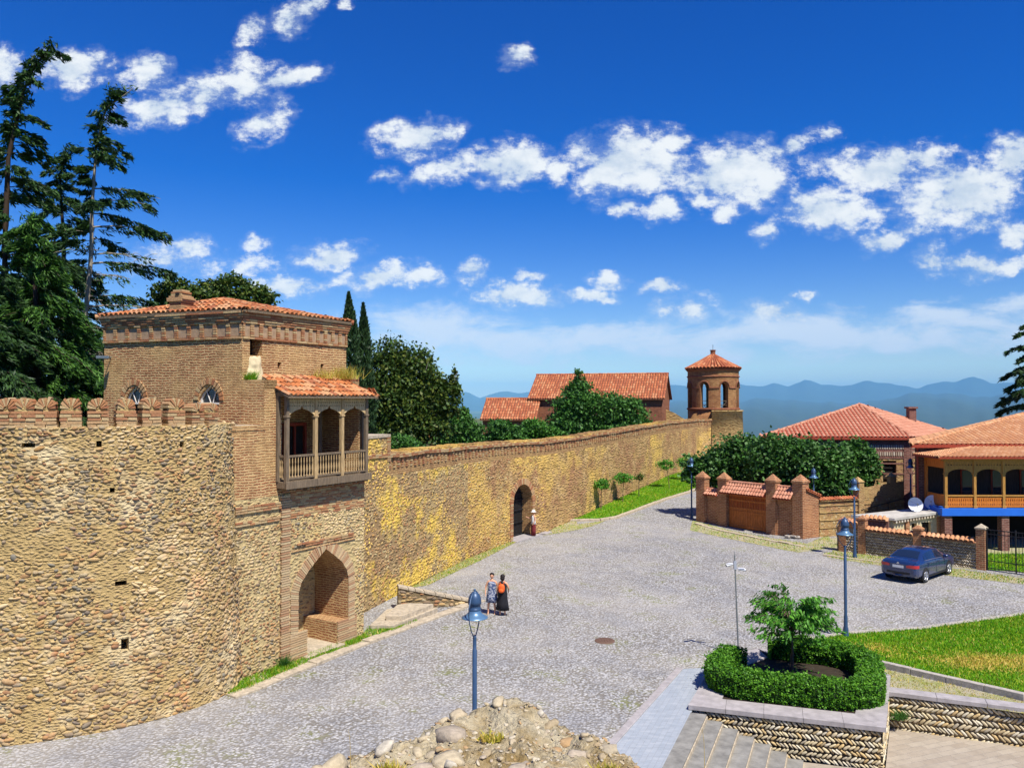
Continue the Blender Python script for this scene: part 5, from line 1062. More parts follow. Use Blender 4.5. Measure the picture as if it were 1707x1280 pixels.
# ------------------------------------------------ low patterned wall with pillars by the car
lpw=thing('garden_wall','low wall of herringbone stones with barrel tile coping and brick pillars behind the car','wall',(22,45,0))
fl=Fr(P(1395,918).to_2d(),to=P(1637,950).to_2d()); mb=MB()
tp=[fl.t(x) for x in(1402,1434,1526,1631)]
mb.fbox(fl,0,fl.len,-.3,-.05,-.1,1.45,0)
o=mb.build('wall',[M['rubble_low'],M['herring_far']]); herring(o,fl,.2,fl.len-.1,.05,1.4,.17,.07,1,-.05,None,ICO1,.04); reparent(o,lpw)
mb=MB()
for a,b,zz in((tp[0]+.2,tp[1]-.2,1.75),(tp[1]+.2,tp[2]-.2,1.42),(tp[2]+.2,tp[3]-.2,1.42)):
    q=[fl.p(a,.12,zz),fl.p(b,.12,zz),fl.p(b,-.18,zz+.16),fl.p(a,-.18,zz+.16)]; roofpanel(mb,q,1,.05); tiles(mb,q,.24,.36,.11,0,.03,.02,5)
    q=[fl.p(b,-.48,zz),fl.p(a,-.48,zz),fl.p(a,-.18,zz+.16),fl.p(b,-.18,zz+.16)]; roofpanel(mb,q,1,.05); tiles(mb,q,.24,.36,.11,0,.03,.02,5)
mb.fbox(fl,tp[0],tp[1],-.3,-.05,1.45,1.74,1)
reparent(mb.build('tile_coping',[M['tile_orange'],M['brick_gate']]),lpw)
for i,t in enumerate(tp):
    mb=MB(); h=(1.8,2.0,1.75,2.15)[i]; mb.fbox(fl,t-.21,t+.21,-.4,.04,-.1,h,0); mb.fbox(fl,t-.26,t+.26,-.45,.09,h,h+.08,1)
    c=fl.p(t,-.18,h+.08); mb.add([fl.p(t-.24,.07,h+.08),fl.p(t+.24,.07,h+.08),fl.p(t+.24,-.43,h+.08),fl.p(t-.24,-.43,h+.08),c+Vector((0,0,.2))],[(0,1,4),(1,2,4),(2,3,4),(3,0,4)],1)
    reparent(mb.build('pillar',[M['brick_gate'],M['kerb_warm'] if i==3 else M['brick_gate']]),lpw)
pg=thing('iron_gate','black iron bar gate and fence right of the garden wall pillar','gate',fl.p(tp[3]+.3,0,0)); fg=Fr(fl.p(tp[3]+.25,-.15,0).to_2d(),to=P(1760,966).to_2d()); mb=MB()
x=.05
while x<4.6: mb.tube([fg.p(x,0,.08),fg.p(x,0,2.15)],.013,5); x+=.16
for z in(.12,.5,1.9,2.12): mb.fbox(fg,0,4.6,-.02,.02,z,z+.04)
for x in(.02,1.35,2.9): mb.fbox(fg,x-.03,x+.03,-.03,.03,0,2.25)
reparent(mb.build('bars',[M['black_iron']]),pg)
gy=[fl.p(tp[3]+.3,-.3,0).to_2d(),(32,39.5),(36,46.8),(25.6,46.6)]; sheet('garden_lawn',gy,.02,M['lawn_soil']); blades('grass',gy,9000,.12,M['grass_blades'],.03,.02,'shaded garden grass behind the iron bar gate')
sheet('yard',[(18.9,47.2),(24.6,42.3),(25.6,46.6),(36,46.8),(47,50),(25.2,50),(26,53.5),(20.6,52)],.012,M['verge'])
# tiled screen wall behind
mb=MB(); fz=Fr(D(1441,870,48.0).to_2d(),to=D(1481,872,47.3).to_2d()); mb.fbox(fz,0,fz.len,-.3,0,-.1,1.85,0); q=[fz.p(0,.12,1.85),fz.p(fz.len,.12,1.85),fz.p(fz.len,-.15,2.02),fz.p(0,-.15,2.02)]; roofpanel(mb,q,1,.04); tiles(mb,q,.24,.36,.11,1,.03,.02,5)
sw=thing('screen_wall','short dark brick wall with orange tile coping between garden wall and outbuilding','wall',fz.p(0,0,0)); reparent(mb.build('wall',[M['brick_house'],M['tile_orange']]),sw)
# ------------------------------------------------ yard wall with stone bands
yw=thing('yard_wall','yellow striped stone yard wall with brick bands behind the lamps','wall',(23,53,0)); fy=Fr((20.2,52.6),to=(26.9,54.9)); L=fy.len; mb=MB(); t1=fy.t(1432)
mb.face(fy,[(0,-.1),(L,-.1),(L,3.45),(t1+.2,3.1),(t1,3.1),(t1,2.35),(0,2.35)],(),0,0); mb.fbox(fy,0,t1,-.4,-.01,-.1,2.34,0); mb.fbox(fy,t1,L,-.4,-.01,-.1,3.09,0); mb.face(fy,[(t1+.1,3.08),(L,3.4),(L,2.5),(t1+.1,2.4)],(),.012,1)
for z in(.55,1.05,1.55,2.0): mb.fbox(fy,0,L,0,.05,z,z+.08,1)
mb.fbox(fy,t1-.2,t1+.25,-.45,.1,-.1,3.5,1); mb.add([fy.p(t1-.25,.15,3.5),fy.p(t1+.3,.15,3.5),fy.p(t1+.3,-.5,3.5),fy.p(t1-.25,-.5,3.5),fy.p(t1,-.2,3.85)],[(0,1,4),(1,2,4),(2,3,4),(3,0,4)],1)
t2=fy.t(1487); mb.fbox(fy,t2-.25,t2+.25,-.3,.02,3.2,3.75,1); mb.add([fy.p(t2-.33,.1,3.75),fy.p(t2+.33,.1,3.75),fy.p(t2+.33,-.4,3.75),fy.p(t2-.33,-.4,3.75),fy.p(t2,-.15,4.05)],[(0,1,4),(1,2,4),(2,3,4),(3,0,4)],1)
for z in(1.5,): mb.tube([fy.p(t1,.12,1.65),fy.p(L,.12,2.3)],.025,5,2)
for x in(.35,.6): mb.tube([fy.p(t1+(L-t1)*x,.12,1.65+.65*x),fy.p(t1+(L-t1)*x,.12,1.2+.65*x)],.02,5,2)
q=[fy.p(0,.12,2.36),fy.p(t1-.2,.12,2.36),fy.p(t1-.2,-.2,2.52),fy.p(0,-.2,2.52)]; roofpanel(mb,q,1,.04); tiles(mb,q,.22,.36,.1,3,.03,.02,4)
reparent(mb.build('wall',[M['stripe_wall'],M['brick_band'],M['black_iron'],M['tile_church']]),yw)
cb=thing('utility_cabinet','grey metal utility cabinet against the yard wall beside the lamp post','cabinet',P(1371,892)); m_=MB(); m_.box((0,.1,.55),(.85,.4,1.1),R(15)); m_.box((0,.08,1.12),(.93,.48,.05),R(15)); m_.build('housing',M['cabinet_grey'],cb,bevel=.01); m_=MB(); m_.box((-.0,-.11,.55),(.012,.02,1.0),R(15)); m_.box((.14,-.08,.6),(.03,.04,.12),R(15)); m_.build('door_seam',M['black_trim'],cb)
# ------------------------------------------------ brick gate
bgt=thing('brick_gateway','brick gateway with pyramid capped pillars, tiled canopies and wooden double doors','gateway',(16,55,0))
gf=Fr(P(1160,872).to_2d(),to=P(1338,898).to_2d()); tp=[(gf.t(a),gf.t(b)) for a,b in((1161,1175),(1197,1211),(1277,1293),(1321,1338))]
ph=[3.3,3.35,3.5,3.6]
for i,(a,b) in enumerate(tp):
    mb=MB(); h=ph[i]; dpt=.55 if i<3 else .75; mb.fbox(gf,a,b,-dpt+.1,.12,-.2,h,0); mb.fbox(gf,a-.06,b+.06,-dpt+.04,.18,h,h+.12,0); c=gf.p((a+b)/2,-dpt/2+.1,h+.55)
    mb.add([gf.p(a-.04,.16,h+.12),gf.p(b+.04,.16,h+.12),gf.p(b+.04,-dpt+.06,h+.12),gf.p(a-.04,-dpt+.06,h+.12),c],[(0,1,4),(1,2,4),(2,3,4),(3,0,4)],0); reparent(mb.build('pillar',[M['brick_gate']]),bgt)
mb=MB(); mb.fbox(gf,tp[0][1],tp[1][0],-.3,-.05,-.2,2.15,0); mb.fbox(gf,tp[2][1],tp[3][0],-.3,-.05,-.2,2.9,0); mb.fbox(gf,tp[1][1],tp[2][0],-.3,-.05,2.55,3.2,0); mb.fbox(gf,tp[1][1],tp[2][0],-.35,.1,2.42,2.56,1)
for i in(0,2): mb.fbox(gf,tp[i][1],tp[i][1]+.1,-.05,.05,0,2.0,0); mb.fbox(gf,tp[i+1][0]-.1,tp[i+1][0],-.05,.05,0,2.0,0)
reparent(mb.build('wall_panel',[M['brick_gate'],M['wood_red']]),bgt)
mb=MB()
for a,b,z0,z1,on in((tp[1][1]-.3,tp[2][0],2.5,3.2,.5),(tp[2][1],tp[3][0],2.5,3.2,.5),(tp[0][1],tp[1][0],2.2,2.55,.3)):
    q=[gf.p(a,on,z0),gf.p(b,on,z0),gf.p(b,-.2,z1),gf.p(a,-.2,z1)]; roofpanel(mb,q,1,.05); tiles(mb,q,.22,.33,.1,0,.03,.008,5); q=[gf.p(b,-.8,z0),gf.p(a,-.8,z0),gf.p(a,-.2,z1),gf.p(b,-.2,z1)]; roofpanel(mb,q,1,.05); ridge(mb,gf.p(a,-.2,z1+.05),gf.p(b,-.2,z1+.05),.09,.36)
reparent(mb.build('canopy',[M['tile_new'],M['wood_red']]),bgt)
da,db=tp[1][1],tp[2][0]; dm=(da+db)/2
for a,b in((da+.05,dm-.01),(dm+.01,db-.05)):
    mb=MB(); n_=8
    for k in range(n_): mb.fbox(gf,a+(b-a)*k/n_+.006,a+(b-a)*(k+1)/n_-.006,-.22,-.16+rnd.uniform(0,.008),.08,2.4,0)
    for z in(.15,1.15,1.4,1.95,2.3): mb.fbox(gf,a,b,-.17,-.12,z,z+.12,0)
    for k in range(12):
        x=a+(b-a)*(k+.5)/12; mb.fbox(gf,x-.012,x+.012,-.16,-.125,1.5,1.93,1); mb.fbox(gf,x-.012,x+.012,-.16,-.125,2.05,2.3,1)
    reparent(mb.build('door',[M['wood_gate'],M['wood_red']]),bgt)
mb=MB(); rw=Fr(gf.p(tp[3][1],-.3,0).to_2d(),to=(20.3,52.7)); 
mb.fbox(rw,0,rw.len,-.4,0,-.1,2.6,0); q=[rw.p(0,.12,3.15),rw.p(rw.len,.12,2.65),rw.p(rw.len,-.2,2.8),rw.p(0,-.2,3.3)]; mb.face(rw,[(0,2.5),(rw.len,2.5),(rw.len,2.65),(0,3.15)],(),0.003,0); roofpanel(mb,q,1,.05); tiles(mb,q,.22,.33,.09,1,.03,.01,4)
reparent(mb.build('side_wall',[M['brick_gate'],M['tile_church']]),bgt)
mb=MB()
for k in range(22): p=P(1310+rnd.uniform(0,26),893+rnd.uniform(0,5)); mb.box((p.x,p.y,.06+rnd.uniform(0,.1)),(rnd.uniform(.15,.35),rnd.uniform(.12,.25),rnd.uniform(.08,.16)),rnd.uniform(0,3))
rp=thing('rubble_pile','small pile of pale rubble stones at the foot of the last gate pillar','rubble pile',P(1320,897)); reparent(mb.build('stones',[M['kerb_stone']],bevel=.03),rp)
# ------------------------------------------------ lamps and poles
def make_lamp(blue=True):
    t=thing('street_lamp','x','street lamp',(0,0,0),0,'bell shaped street lamps round the square'); Mp=M['lamp_blue']; Ms=M['lamp_shade_blue']
    mb=MB(); mb.lathe([(.13,0),(.13,.06),(.11,.1),(.095,.35),(.075,.42),(.07,.8),(.058,.84),(.055,3.12),(.045,3.13),(.045,3.4),(.035,3.46),(0,3.47)],(0,0,0),14); mb.build('post',Mp,t)
    for s in(-1,1):
        mb=MB(); mb.tube([(s*.02,0,3.4),(s*.09,0,3.47),(s*.2,0,3.62),(s*.29,0,3.82),(s*.325,0,4.0),(s*.3,0,4.18),(s*.21,0,4.36),(s*.1,0,4.46),(0,0,4.49)],.014,6); mb.build('arm',Mp,t)
    mb=MB(); mb.lathe([(0,4.54),(.025,4.53),(.03,4.5),(.025,4.48),(.06,4.46),(.11,4.41),(.145,4.33),(.158,4.24),(.16,4.19),(.135,4.18),(.135,4.09),(.15,4.08),(.145,4.05)],(0,0,0),18); mb.build('lamp_housing',Mp,t)
    mb=MB(); mb.lathe([(.135,4.06),(.15,4.0),(.19,3.95),(.25,3.91),(.31,3.88),(.31,3.87),(.2,3.93),(.13,4.02)],(0,0,0),24); mb.build('lamp_shade',Ms,t)
    mb=MB(); mb.lathe([(.09,4.03),(.08,3.93),(.05,3.89),(0,3.88)],(0,0,0),12); mb.build('bulb',M['dish_white'],t)
    return t
def dup(root,loc,rz,label=None,scale=1):
    r=root.copy(); COL.objects.link(r); r.location=loc; r.rotation_euler=(0,0,rz); r.scale=(scale,)*3
    if label: r['label']=label
    for c in list(root.children):
        d=c.copy(); COL.objects.link(d); d.parent=r
        for e in c.children: f_=e.copy(); COL.objects.link(f_); f_.parent=d
    return r
l0=make_lamp(); l0.location=D(791,1302,18.7); l0.location.z=0; l0.rotation_euler=(0,0,R(68)); l0['label']='blue street lamp standing just behind the rubble heap'
for (px,py,Y,z,rot,lb) in((1410,1060,30.3,0,-8,'blue street lamp at the corner of the lawn'),(1425,928,45.7,0,5,'street lamp in front of the second pillar of the low patterned wall'),(1357,893,52.8,0,75,'dark street lamp beside the grey utility cabinet'),
    (1153,868,59.6,.2,10,'grey street lamp left of the brick gateway'),(1518,800,54,.55,5,'street lamp beside the corner of the balcony house')):
    p=D(px,py,Y); dup(l0,(p.x,Y,z),R(rot),lb)
cp=thing('camera_pole','thin steel pole carrying two white surveillance cameras above the hedge','camera pole',P(1231,1092)); cp.rotation_euler=(0,R(-1.9),0)
mb=MB(); mb.tube([(0,0,-.1),(0,0,1.9)],.03,8); mb.tube([(0,0,1.9),(0,0,3.5)],.024,8); mb.tube([(0,0,3.5),(0,0,3.62)],.01,6); mb.build('pole',M['steel_pole'],cp)
mb=MB(); mb.box((0,0,3.15),(.09,.09,.28)); mb.tube([(0,0,3.22),(-.12,-.05,3.2)],.014,6); mb.tube([(0,0,3.06),(.14,-.05,3.04)],.014,6); mb.build('bracket',M['cabinet_grey'],cp)
for s,z,a in((-1,3.2,160),(1,3.02,-25)):
    mb=MB(); d=Vector((math.cos(R(a))*1,-.35,-.12)).normalized(); c=Vector((s*.12,-.05,z)); mb.tube([c-d*.02,c+d*.24],.045,10); mb.tube([c+d*.24,c+d*.245],.035,10,1); mb.box(tuple(c+d*.1+Vector((0,0,.045))),(.2,.1,.012),math.atan2(d.y,d.x)); mb.build('surveillance_camera',[M['cctv_white'],M['black_trim']],cp)
# ------------------------------------------------ planter, stairs, lower court
from mathutils import noise as mnoise
dW=Vector((.95,-.31,0)).normalized(); dS=Vector((-.39,-.92,0)).normalized(); S0=Vector((5.12,23.0,0))
sl_=S0+dS*8.5
sheet('slate_pavement',[(5.5,26.75),(6.75,26.9),(5.2,23.2),(S0.x,S0.y),(sl_.x,sl_.y),(-1.5,10.5),(-3,8),(0,15.5),(2.44,20.7)],.01,M['slate_paving'],uvrot=math.atan2(dS.y,dS.x))
kerb('kerb',[(5.6,26.8),(2.48,20.72),(0,15.6)],.22,.05,M['coping_stone'],1.2,.004)
sheet('lower_court',[(5,23),(10.0,21.6),(11.45,24.4),(30,17),(30,8),(1,8)],-1.0,M['court_paving'],uvrot=.35)
stair=thing('stone_stairs','grey stone stairs going down beside the herringbone planter wall','stairs',tuple(S0))
for k in range(7):
    a=S0+dW*(.43*k-.0 if k else 0); b=S0+dW*(.43*(k+1)); z=-.155*k+.02; q=[a,b+dW*.03,b+dW*.03+dS*8.5,a+dS*8.5]; mb=MB(); mb.prism([(p.x,p.y) for p in q],-1.3,z-.05,1); q=[a-dW*.02,b,b+dS*8.5,a-dW*.02+dS*8.5]
    L=0
    while L<8.4: l2=min(8.5,L+1.25); q=[a-dW*.015+dS*(L+.004),b+dS*(L+.004),b+dS*(l2-.004),a-dW*.015+dS*(l2-.004)]; mb.prism([(p.x,p.y) for p in q],z-.05,z+rnd.uniform(0,.004),0); L=l2
    reparent(mb.build('step',[M['step_stone'],M['kerb_warm']]),stair)
pl=thing('planter','raised planter with grey coping slabs and walls of herringbone river stones','planter',(8.5,24.5,0))
PO=[(5.08,23.2),(10.03,21.6),(12.1,25.7),(11.5,28.0),(8.7,28.5),(6.75,26.9)]
cen=Vector((8.8,25.2)); 
mb=MB(); ins=[((p[0]-cen.x)*.97+cen.x,(p[1]-cen.y)*.97+cen.y) for p in PO]; mb.prism(ins,-1.2,.12,0); reparent(mb.build('soil_bed',[M['soil']]),pl)
mb=MB()
for i in range(6):                # coping slabs
    a=Vector((*PO[i],0)); b=Vector((*PO[(i+1)%6],0)); L=(b-a).length; d=(b-a)/L; nn=Vector((-d.y,d.x,0)); n_=max(1,round(L/1.15)); wd=.8
    for k in range(n_):
        s0=L*k/n_; s1=L*(k+1)/n_-.008; m0=wd*.75 if k==0 else 0; m1=wd*.6 if k==n_-1 else 0
        q=[a+d*s0,a+d*s1,a+d*(s1-m1)+nn*wd,a+d*(s0+m0)+nn*wd]; mb.prism([(p.x,p.y) for p in q],.03,.155+rnd.uniform(0,.003),0)
reparent(mb.build('coping',[M['coping_stone']],bevel=.008),pl)
f1=Fr((5.14,23.25),to=(9.98,21.69)); f2=Fr((9.98,21.69),to=(11.42,24.4)); 
for f in(f1,f2):
    o=MB().fbox(f,0,f.len,-.3,-.05,-1.2,.02,0).build('herringbone_wall',[M['rubble_low'],M['herring_stone']]); herring(o,f,.05,f.len-.02,-1.12,.02,.165,.068,1,-.03,None,ICO2,.05); reparent(o,pl)
rw_=thing('retaining_wall','low retaining wall of herringbone river stones with grey coping above the lower court','wall',(15,22.5,0)); f3=Fr((11.42,24.4),to=(24,19.3))
o=MB().fbox(f3,0,f3.len,-.3,-.05,-1.2,.0,0).build('wall',[M['rubble_low'],M['herring_stone']]); herring(o,f3,.05,7.5,-1.05,.0,.2,.075,1,-.03,None,ICO2,.05); reparent(o,rw_)
mb=MB(); t=0
while t<f3.len: mb.fbox(f3,t,min(f3.len,t+1.3)-.008,-.4,.06,.0,.13); t+=1.3
reparent(mb.build('coping',[M['coping_stone']],bevel=.008),rw_)
# ------------------------------------------------ foliage
def leafquads(C,size,up=.3,asp=.55,dirs=None,droop=0):
    k=len(C); a=rng.normal(0,1,(k,3)) if dirs is None else dirs+rng.normal(0,.35,(k,3)); a[:,2]-=droop; a/=np.linalg.norm(a,axis=1)[:,None]
    n=rng.normal(0,1,(k,3)); n[:,2]=np.abs(n[:,2])+up; b=np.cross(n,a); b/=np.linalg.norm(b,axis=1)[:,None]+1e-9
    s=(size*rng.uniform(.6,1.3,k))[:,None]; V=np.stack([C-a*s*.5,C+b*s*asp*.5-a*s*.05,C+a*s*.5,C-b*s*asp*.5-a*s*.05],1).reshape(-1,3); return V,np.arange(4*k).reshape(-1,4)
def crownpts(blobs,n,shell=.55,cl=.2,per=26):
    vol=np.array([b[3]*b[4]*b[5] for b in blobs])**(2/3); vol/=vol.sum(); out=[]
    for b,v in zip(blobs,vol):
        m=max(20,int(n*v)); nc=max(6,m//per); d=rng.normal(0,1,(nc,3)); d/=np.linalg.norm(d,axis=1)[:,None]; r=rng.uniform(shell**3,1,nc)**(1/3); r*=1+rng.normal(0,.06,nc)
        cc=d*r[:,None]; idx=rng.integers(0,nc,m); sg=cl*rng.uniform(.6,1.3,nc)[idx][:,None]; p=cc[idx]+rng.normal(0,1,(m,3))*sg*np.array([1,1,.75]); out.append(p*np.array(b[3:6])+np.array(b[0:3]))
    return np.concatenate(out)
def tree(name,label,Y,blobs,trunk,lm,n,size,group=None,bark='bark',dep=.8,zb=None,tw=.16,shell=.5,cl=.2,up=.3,asp=.6,cat='tree',droop=0,per=26,limbs=True):
    k=Y/F; B=[]
    for (px,py,rx,ry) in blobs: p=D(px,py,Y+rnd.uniform(-.3,.3)*rx*k); B.append((p.x,p.y,p.z,rx*k,max(.2,rx*k*dep),ry*k))
    b=D(trunk,640,Y); z0=g(b.x,b.y) if zb is None else zb; t=thing(name,label,cat,(b.x,b.y,z0),0,group); o3=Vector((b.x,b.y,z0))
    C=crownpts(B,n,shell,cl,per)-np.array(o3[:]); V,Fq=leafquads(C,size,up,asp,droop=droop); npmesh('crown',V,Fq,M[lm],parent=t)
    mb=MB(); top=sum((Vector(q[:3]) for q in B),Vector())/len(B)-o3; mid=Vector((top.x*.35,top.y*.35,top.z*.55)); mb.tube([(0,0,-.2),mid*.4,mid,mid.lerp(top,.6)],[tw,tw*.85,tw*.65,tw*.35],8)
    if limbs:
        for q in B:
            e=Vector(q[:3])-o3; c=(mid+e)/2+Vector((0,0,-.1*abs(q[5]))); mb.tube([mid*.85,c,e,e+Vector((rnd.uniform(-.4,.4)*q[3],0,q[5]*.6))],[tw*.45,tw*.3,tw*.16,.02],6)
            for _ in range(3): f=e+Vector((rnd.uniform(-.8,.8)*q[3],rnd.uniform(-.8,.8)*q[4],rnd.uniform(-.5,.8)*q[5])); mb.tube([c,(c+f)/2+Vector((0,0,.1)),f],[tw*.2,tw*.12,.012],5)
    mb.build('trunk',M[bark],t); return t
tree('plane_tree','broad tree with olive and rusty leaves rising behind the gatehouse roof',45,[(285,488,32,24),(335,495,36,24),(382,482,34,24),(428,497,32,20),(300,520,45,25),(400,520,50,22)],355,'leaf_oak',15000,.24,None,'bark',.7,2,.3)
tree('oak_tree','large dark spreading tree between the cypresses and the church',50,[(652,612,38,46),(690,632,38,48),(628,670,32,50),(668,690,48,52),(712,668,36,46),(742,665,26,34),(757,640,8,26),(700,715,48,26)],690,'leaf_oak',26000,.26,None,'bark_pale',.7,3,.32)
tree('bay_tree','rounded dark green bushy tree rising just above the castle wall',57,[(768,712,24,28),(755,730,30,20),(790,725,16,20),(772,690,12,14)],770,'leaf_dark',9000,.24,None,'bark',.8,3,.14)
tree('laurel_bush','low dense green bush above the tall wall block',44,[(677,745,22,18),(692,752,18,14),(662,738,12,14)],677,'leaf_dark',5000,.18,None,'bark',.8,3,.1,cat='bush')
tree('spruce_tree','tall pointed dark green tree in front of the church',82,[(965,630,9,14),(963,650,20,18),(957,675,30,24),(950,702,34,26),(984,685,26,34),(945,722,34,16)],962,'leaf_dark',15000,.34,None,'bark',.8,3,.2)
tree('linden_tree','rounded green tree in front of the church gable end',82,[(1022,682,24,26),(1050,690,28,26),(1010,708,26,18),(1065,708,20,14),(1035,715,30,14)],1035,'leaf_dark',11000,.34,None,'bark',.8,3,.2)
tree('lilac_bush','green bush below the low church annex above the castle wall',70,[(832,718,20,18),(852,725,22,16),(815,735,18,12)],835,'leaf_dark',5500,.28,None,'bark',.8,3,.1,cat='bush')
tree('elder_bush','brighter green bush between the annex bush and the pointed tree',72,[(890,715,22,16),(908,722,22,14),(873,728,20,12),(925,728,20,10)],895,'leaf_green',5500,.28,None,'bark',.8,3,.1,cat='bush')
for (Y,px,bl,n,lb) in((60,1205,[(1160,778,22,18),(1185,790,32,30),(1215,765,34,36),(1245,758,30,30),(1225,790,36,32),(1255,800,30,30),(1150,790,14,12)],15000,'glossy dark fig tree spreading over the left pillars of the brick gateway'),
    (56.8,1300,[(1280,765,32,36),(1310,765,34,34),(1300,795,40,30),(1330,790,30,34)],12000,'leafy fig tree behind the tiled canopy of the gateway'),
    (55.5,1370,[(1352,775,30,40),(1385,782,34,38),(1370,808,40,24),(1405,800,26,26)],12000,'dark fig tree behind the lamp beside the utility cabinet'),
    (56,1440,[(1425,765,24,34),(1445,775,20,26),(1435,800,26,16)],6500,'smaller fig tree against the striped house wall')):
    tree('fig_tree',lb,Y,bl,px,'leaf_fig',n,.27,'fig trees behind the brick gateway','bark_pale',.75,0,.14,asp=.8,up=.6)
for (fx,fy,cx,cy,r,h,lb) in((1002,852,1003,807,11,10,'round headed young tree nearest the arched castle door'),(1038,838,1040,797,13,8,'wide headed young tree, second from the arched castle door'),(1065,829,1065,794,7,6,'thin young tree with hardly any leaves, third from the castle door'),
    (1116,815,1110,775,13,9,'young tree with a flat leafy head in the middle of the grass bank'),(1139,803,1141,770,11,10,'young tree highest up the grass bank, next to the fig tree')):
    p=PG(fx,fy); k=p.y/F; c=D(cx,cy,p.y); t=thing('young_tree',lb,'tree',tuple(p),0,'young standard trees on the grass bank')
    C=crownpts([(c.x-p.x,0,c.z-p.z,r*k,r*k*.9,h*k)],900 if r>8 else 260,.3,.25); V,Fq=leafquads(C,.15,.4,.7); npmesh('crown',V,Fq,M['leaf_young'] if r>8 else M['leaf_oak'],parent=t); MB().tube([(0,0,-.1),((c.x-p.x)*.3,0,(c.z-p.z)*.5),(c.x-p.x,0,c.z-p.z)],[.035,.03,.02],6).build('trunk',M['bark'],t)
# the little tree in the planter: layered drooping sprays
tp_=Vector((8.97,25.75,.12)); t=thing('cherry_tree','small umbrella shaped tree with drooping leaves growing inside the clipped hedge','tree',tuple(tp_)); mb=MB(); mb.tube([(0,0,-.1),(.02,0,.7),(0,.02,1.35),(.03,0,1.9)],[.05,.042,.036,.02],8); mb.tube([(-.07,.03,-.1),(-.03,.02,.7)],[.018,.014],6)
C=[];Dd=[]
for i in range(84):
    th=rnd.uniform(0,2*math.pi); el=rnd.uniform(-.05,1.0); L=1.62*(1-.36*el)*rnd.uniform(.72,1.05); h0=1.05+.55*rnd.random(); pts=[]
    for k in range(8): f=k/7; pts.append(Vector((math.cos(th)*L*f,math.sin(th)*L*f,h0+.12+el*1.15*math.sin(f*1.9)*.95+f*.3-.24*f*f)))
    mb.tube(pts,[.014*(1-f/8)+.003 for f in range(8)],4)
    for _ in range(70):
        f=rnd.uniform(.3,1.04)*7; k=min(6,int(f)); p=pts[k].lerp(pts[k+1],min(1,f-k)); C.append(p+Vector((rnd.gauss(0,.07),rnd.gauss(0,.07),rnd.gauss(-.03,.05)))); Dd.append((math.cos(th)*.7,math.sin(th)*.7,-.55))
V,Fq=leafquads(np.array([c[:] for c in C]),.17,.8,.36,np.array(Dd)); npmesh('crown',V,Fq,M['leaf_young'],parent=t); mb.build('trunk',M['bark'],t)
# hedge
hp=Path([(7.5,26.75),(6.95,26.1),(6.45,25.2),(6.4,24.4),(7.0,23.95),(8.2,23.55),(9.4,23.15),(10.35,23.35),(10.8,24.3),(11.25,25.3),(11.3,26.3),(10.6,27.0),(9.7,27.35),(8.9,27.6)],8)
hd=thing('clipped_hedge','clipped bright green hedge curving round the planter with a gap at the back left','hedge',(8.6,25,.13)); n_=60; sec=[(-.3,0),(-.36,.3),(-.33,.58),(-.2,.68),(0,.7),(.2,.68),(.33,.58),(.36,.3),(.3,0)]; V=[];Fq=[]
for i in range(n_+1):
    u=hp.L*i/n_; p,d,nn=hp.at(u); e=min(1,math.sqrt(max(0,min(i,n_-i)/3.)))
    for (a,z) in sec: k=.93+.1*mnoise.noise(Vector((u*1.5,a*2,z*2))); q=p+nn*a*k*max(.15,e); V.append((q.x,q.y,.13+z*k*(.6+.4*e)))
m=len(sec)
for i in range(n_):
    for k in range(m-1): Fq.append((i*m+k,i*m+k+1,(i+1)*m+k+1,(i+1)*m+k))
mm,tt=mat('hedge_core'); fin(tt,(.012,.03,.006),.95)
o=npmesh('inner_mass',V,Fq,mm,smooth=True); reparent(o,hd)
N_=46000; us_=rng.uniform(0,hp.L,N_); C=[]
cumL=[0]
for a,b in zip(sec[:-1],sec[1:]): cumL.append(cumL[-1]+math.hypot(b[0]-a[0],b[1]-a[1]))
for u in us_:
    s=rnd.uniform(0,cumL[-1]); k=min(len(sec)-2,int(np.searchsorted(cumL,s))-1 if s>0 else 0); f=(s-cumL[k])/(cumL[k+1]-cumL[k]); a=sec[k][0]+(sec[k+1][0]-sec[k][0])*f; z=sec[k][1]+(sec[k+1][1]-sec[k][1])*f
    p,d,nn=hp.at(u); i=u/hp.L*n_; e=min(1,math.sqrt(max(0,min(i,n_-i)/3.))); q=.97+.1*mnoise.noise(Vector((u*1.5,a*2,z*2)))+rnd.uniform(-.05,.13)+(rnd.uniform(0,.3) if rnd.random()<.03 else 0)+.2*mnoise.noise(Vector((u*7,a*7,z*7))); pp=p+nn*a*q*max(.2,e); C.append((pp.x+rnd.gauss(0,.012),pp.y+rnd.gauss(0,.012),.13+z*q*(.6+.4*e)))
for s in(0,hp.L):
    p,d,nn=hp.at(s)
    for _ in range(1200): a=rnd.uniform(-.32,.32); z=rnd.uniform(.02,.62); dd=d*(-1 if s==0 else 1)*rnd.uniform(.0,.1); C.append((p.x+nn.x*a+dd.x,p.y+nn.y*a+dd.y,.13+z))
V,Fq=leafquads(np.array(C),.075,.6,.65); reparent(npmesh('foliage',V,Fq,M['leaf_hedge']),hd)
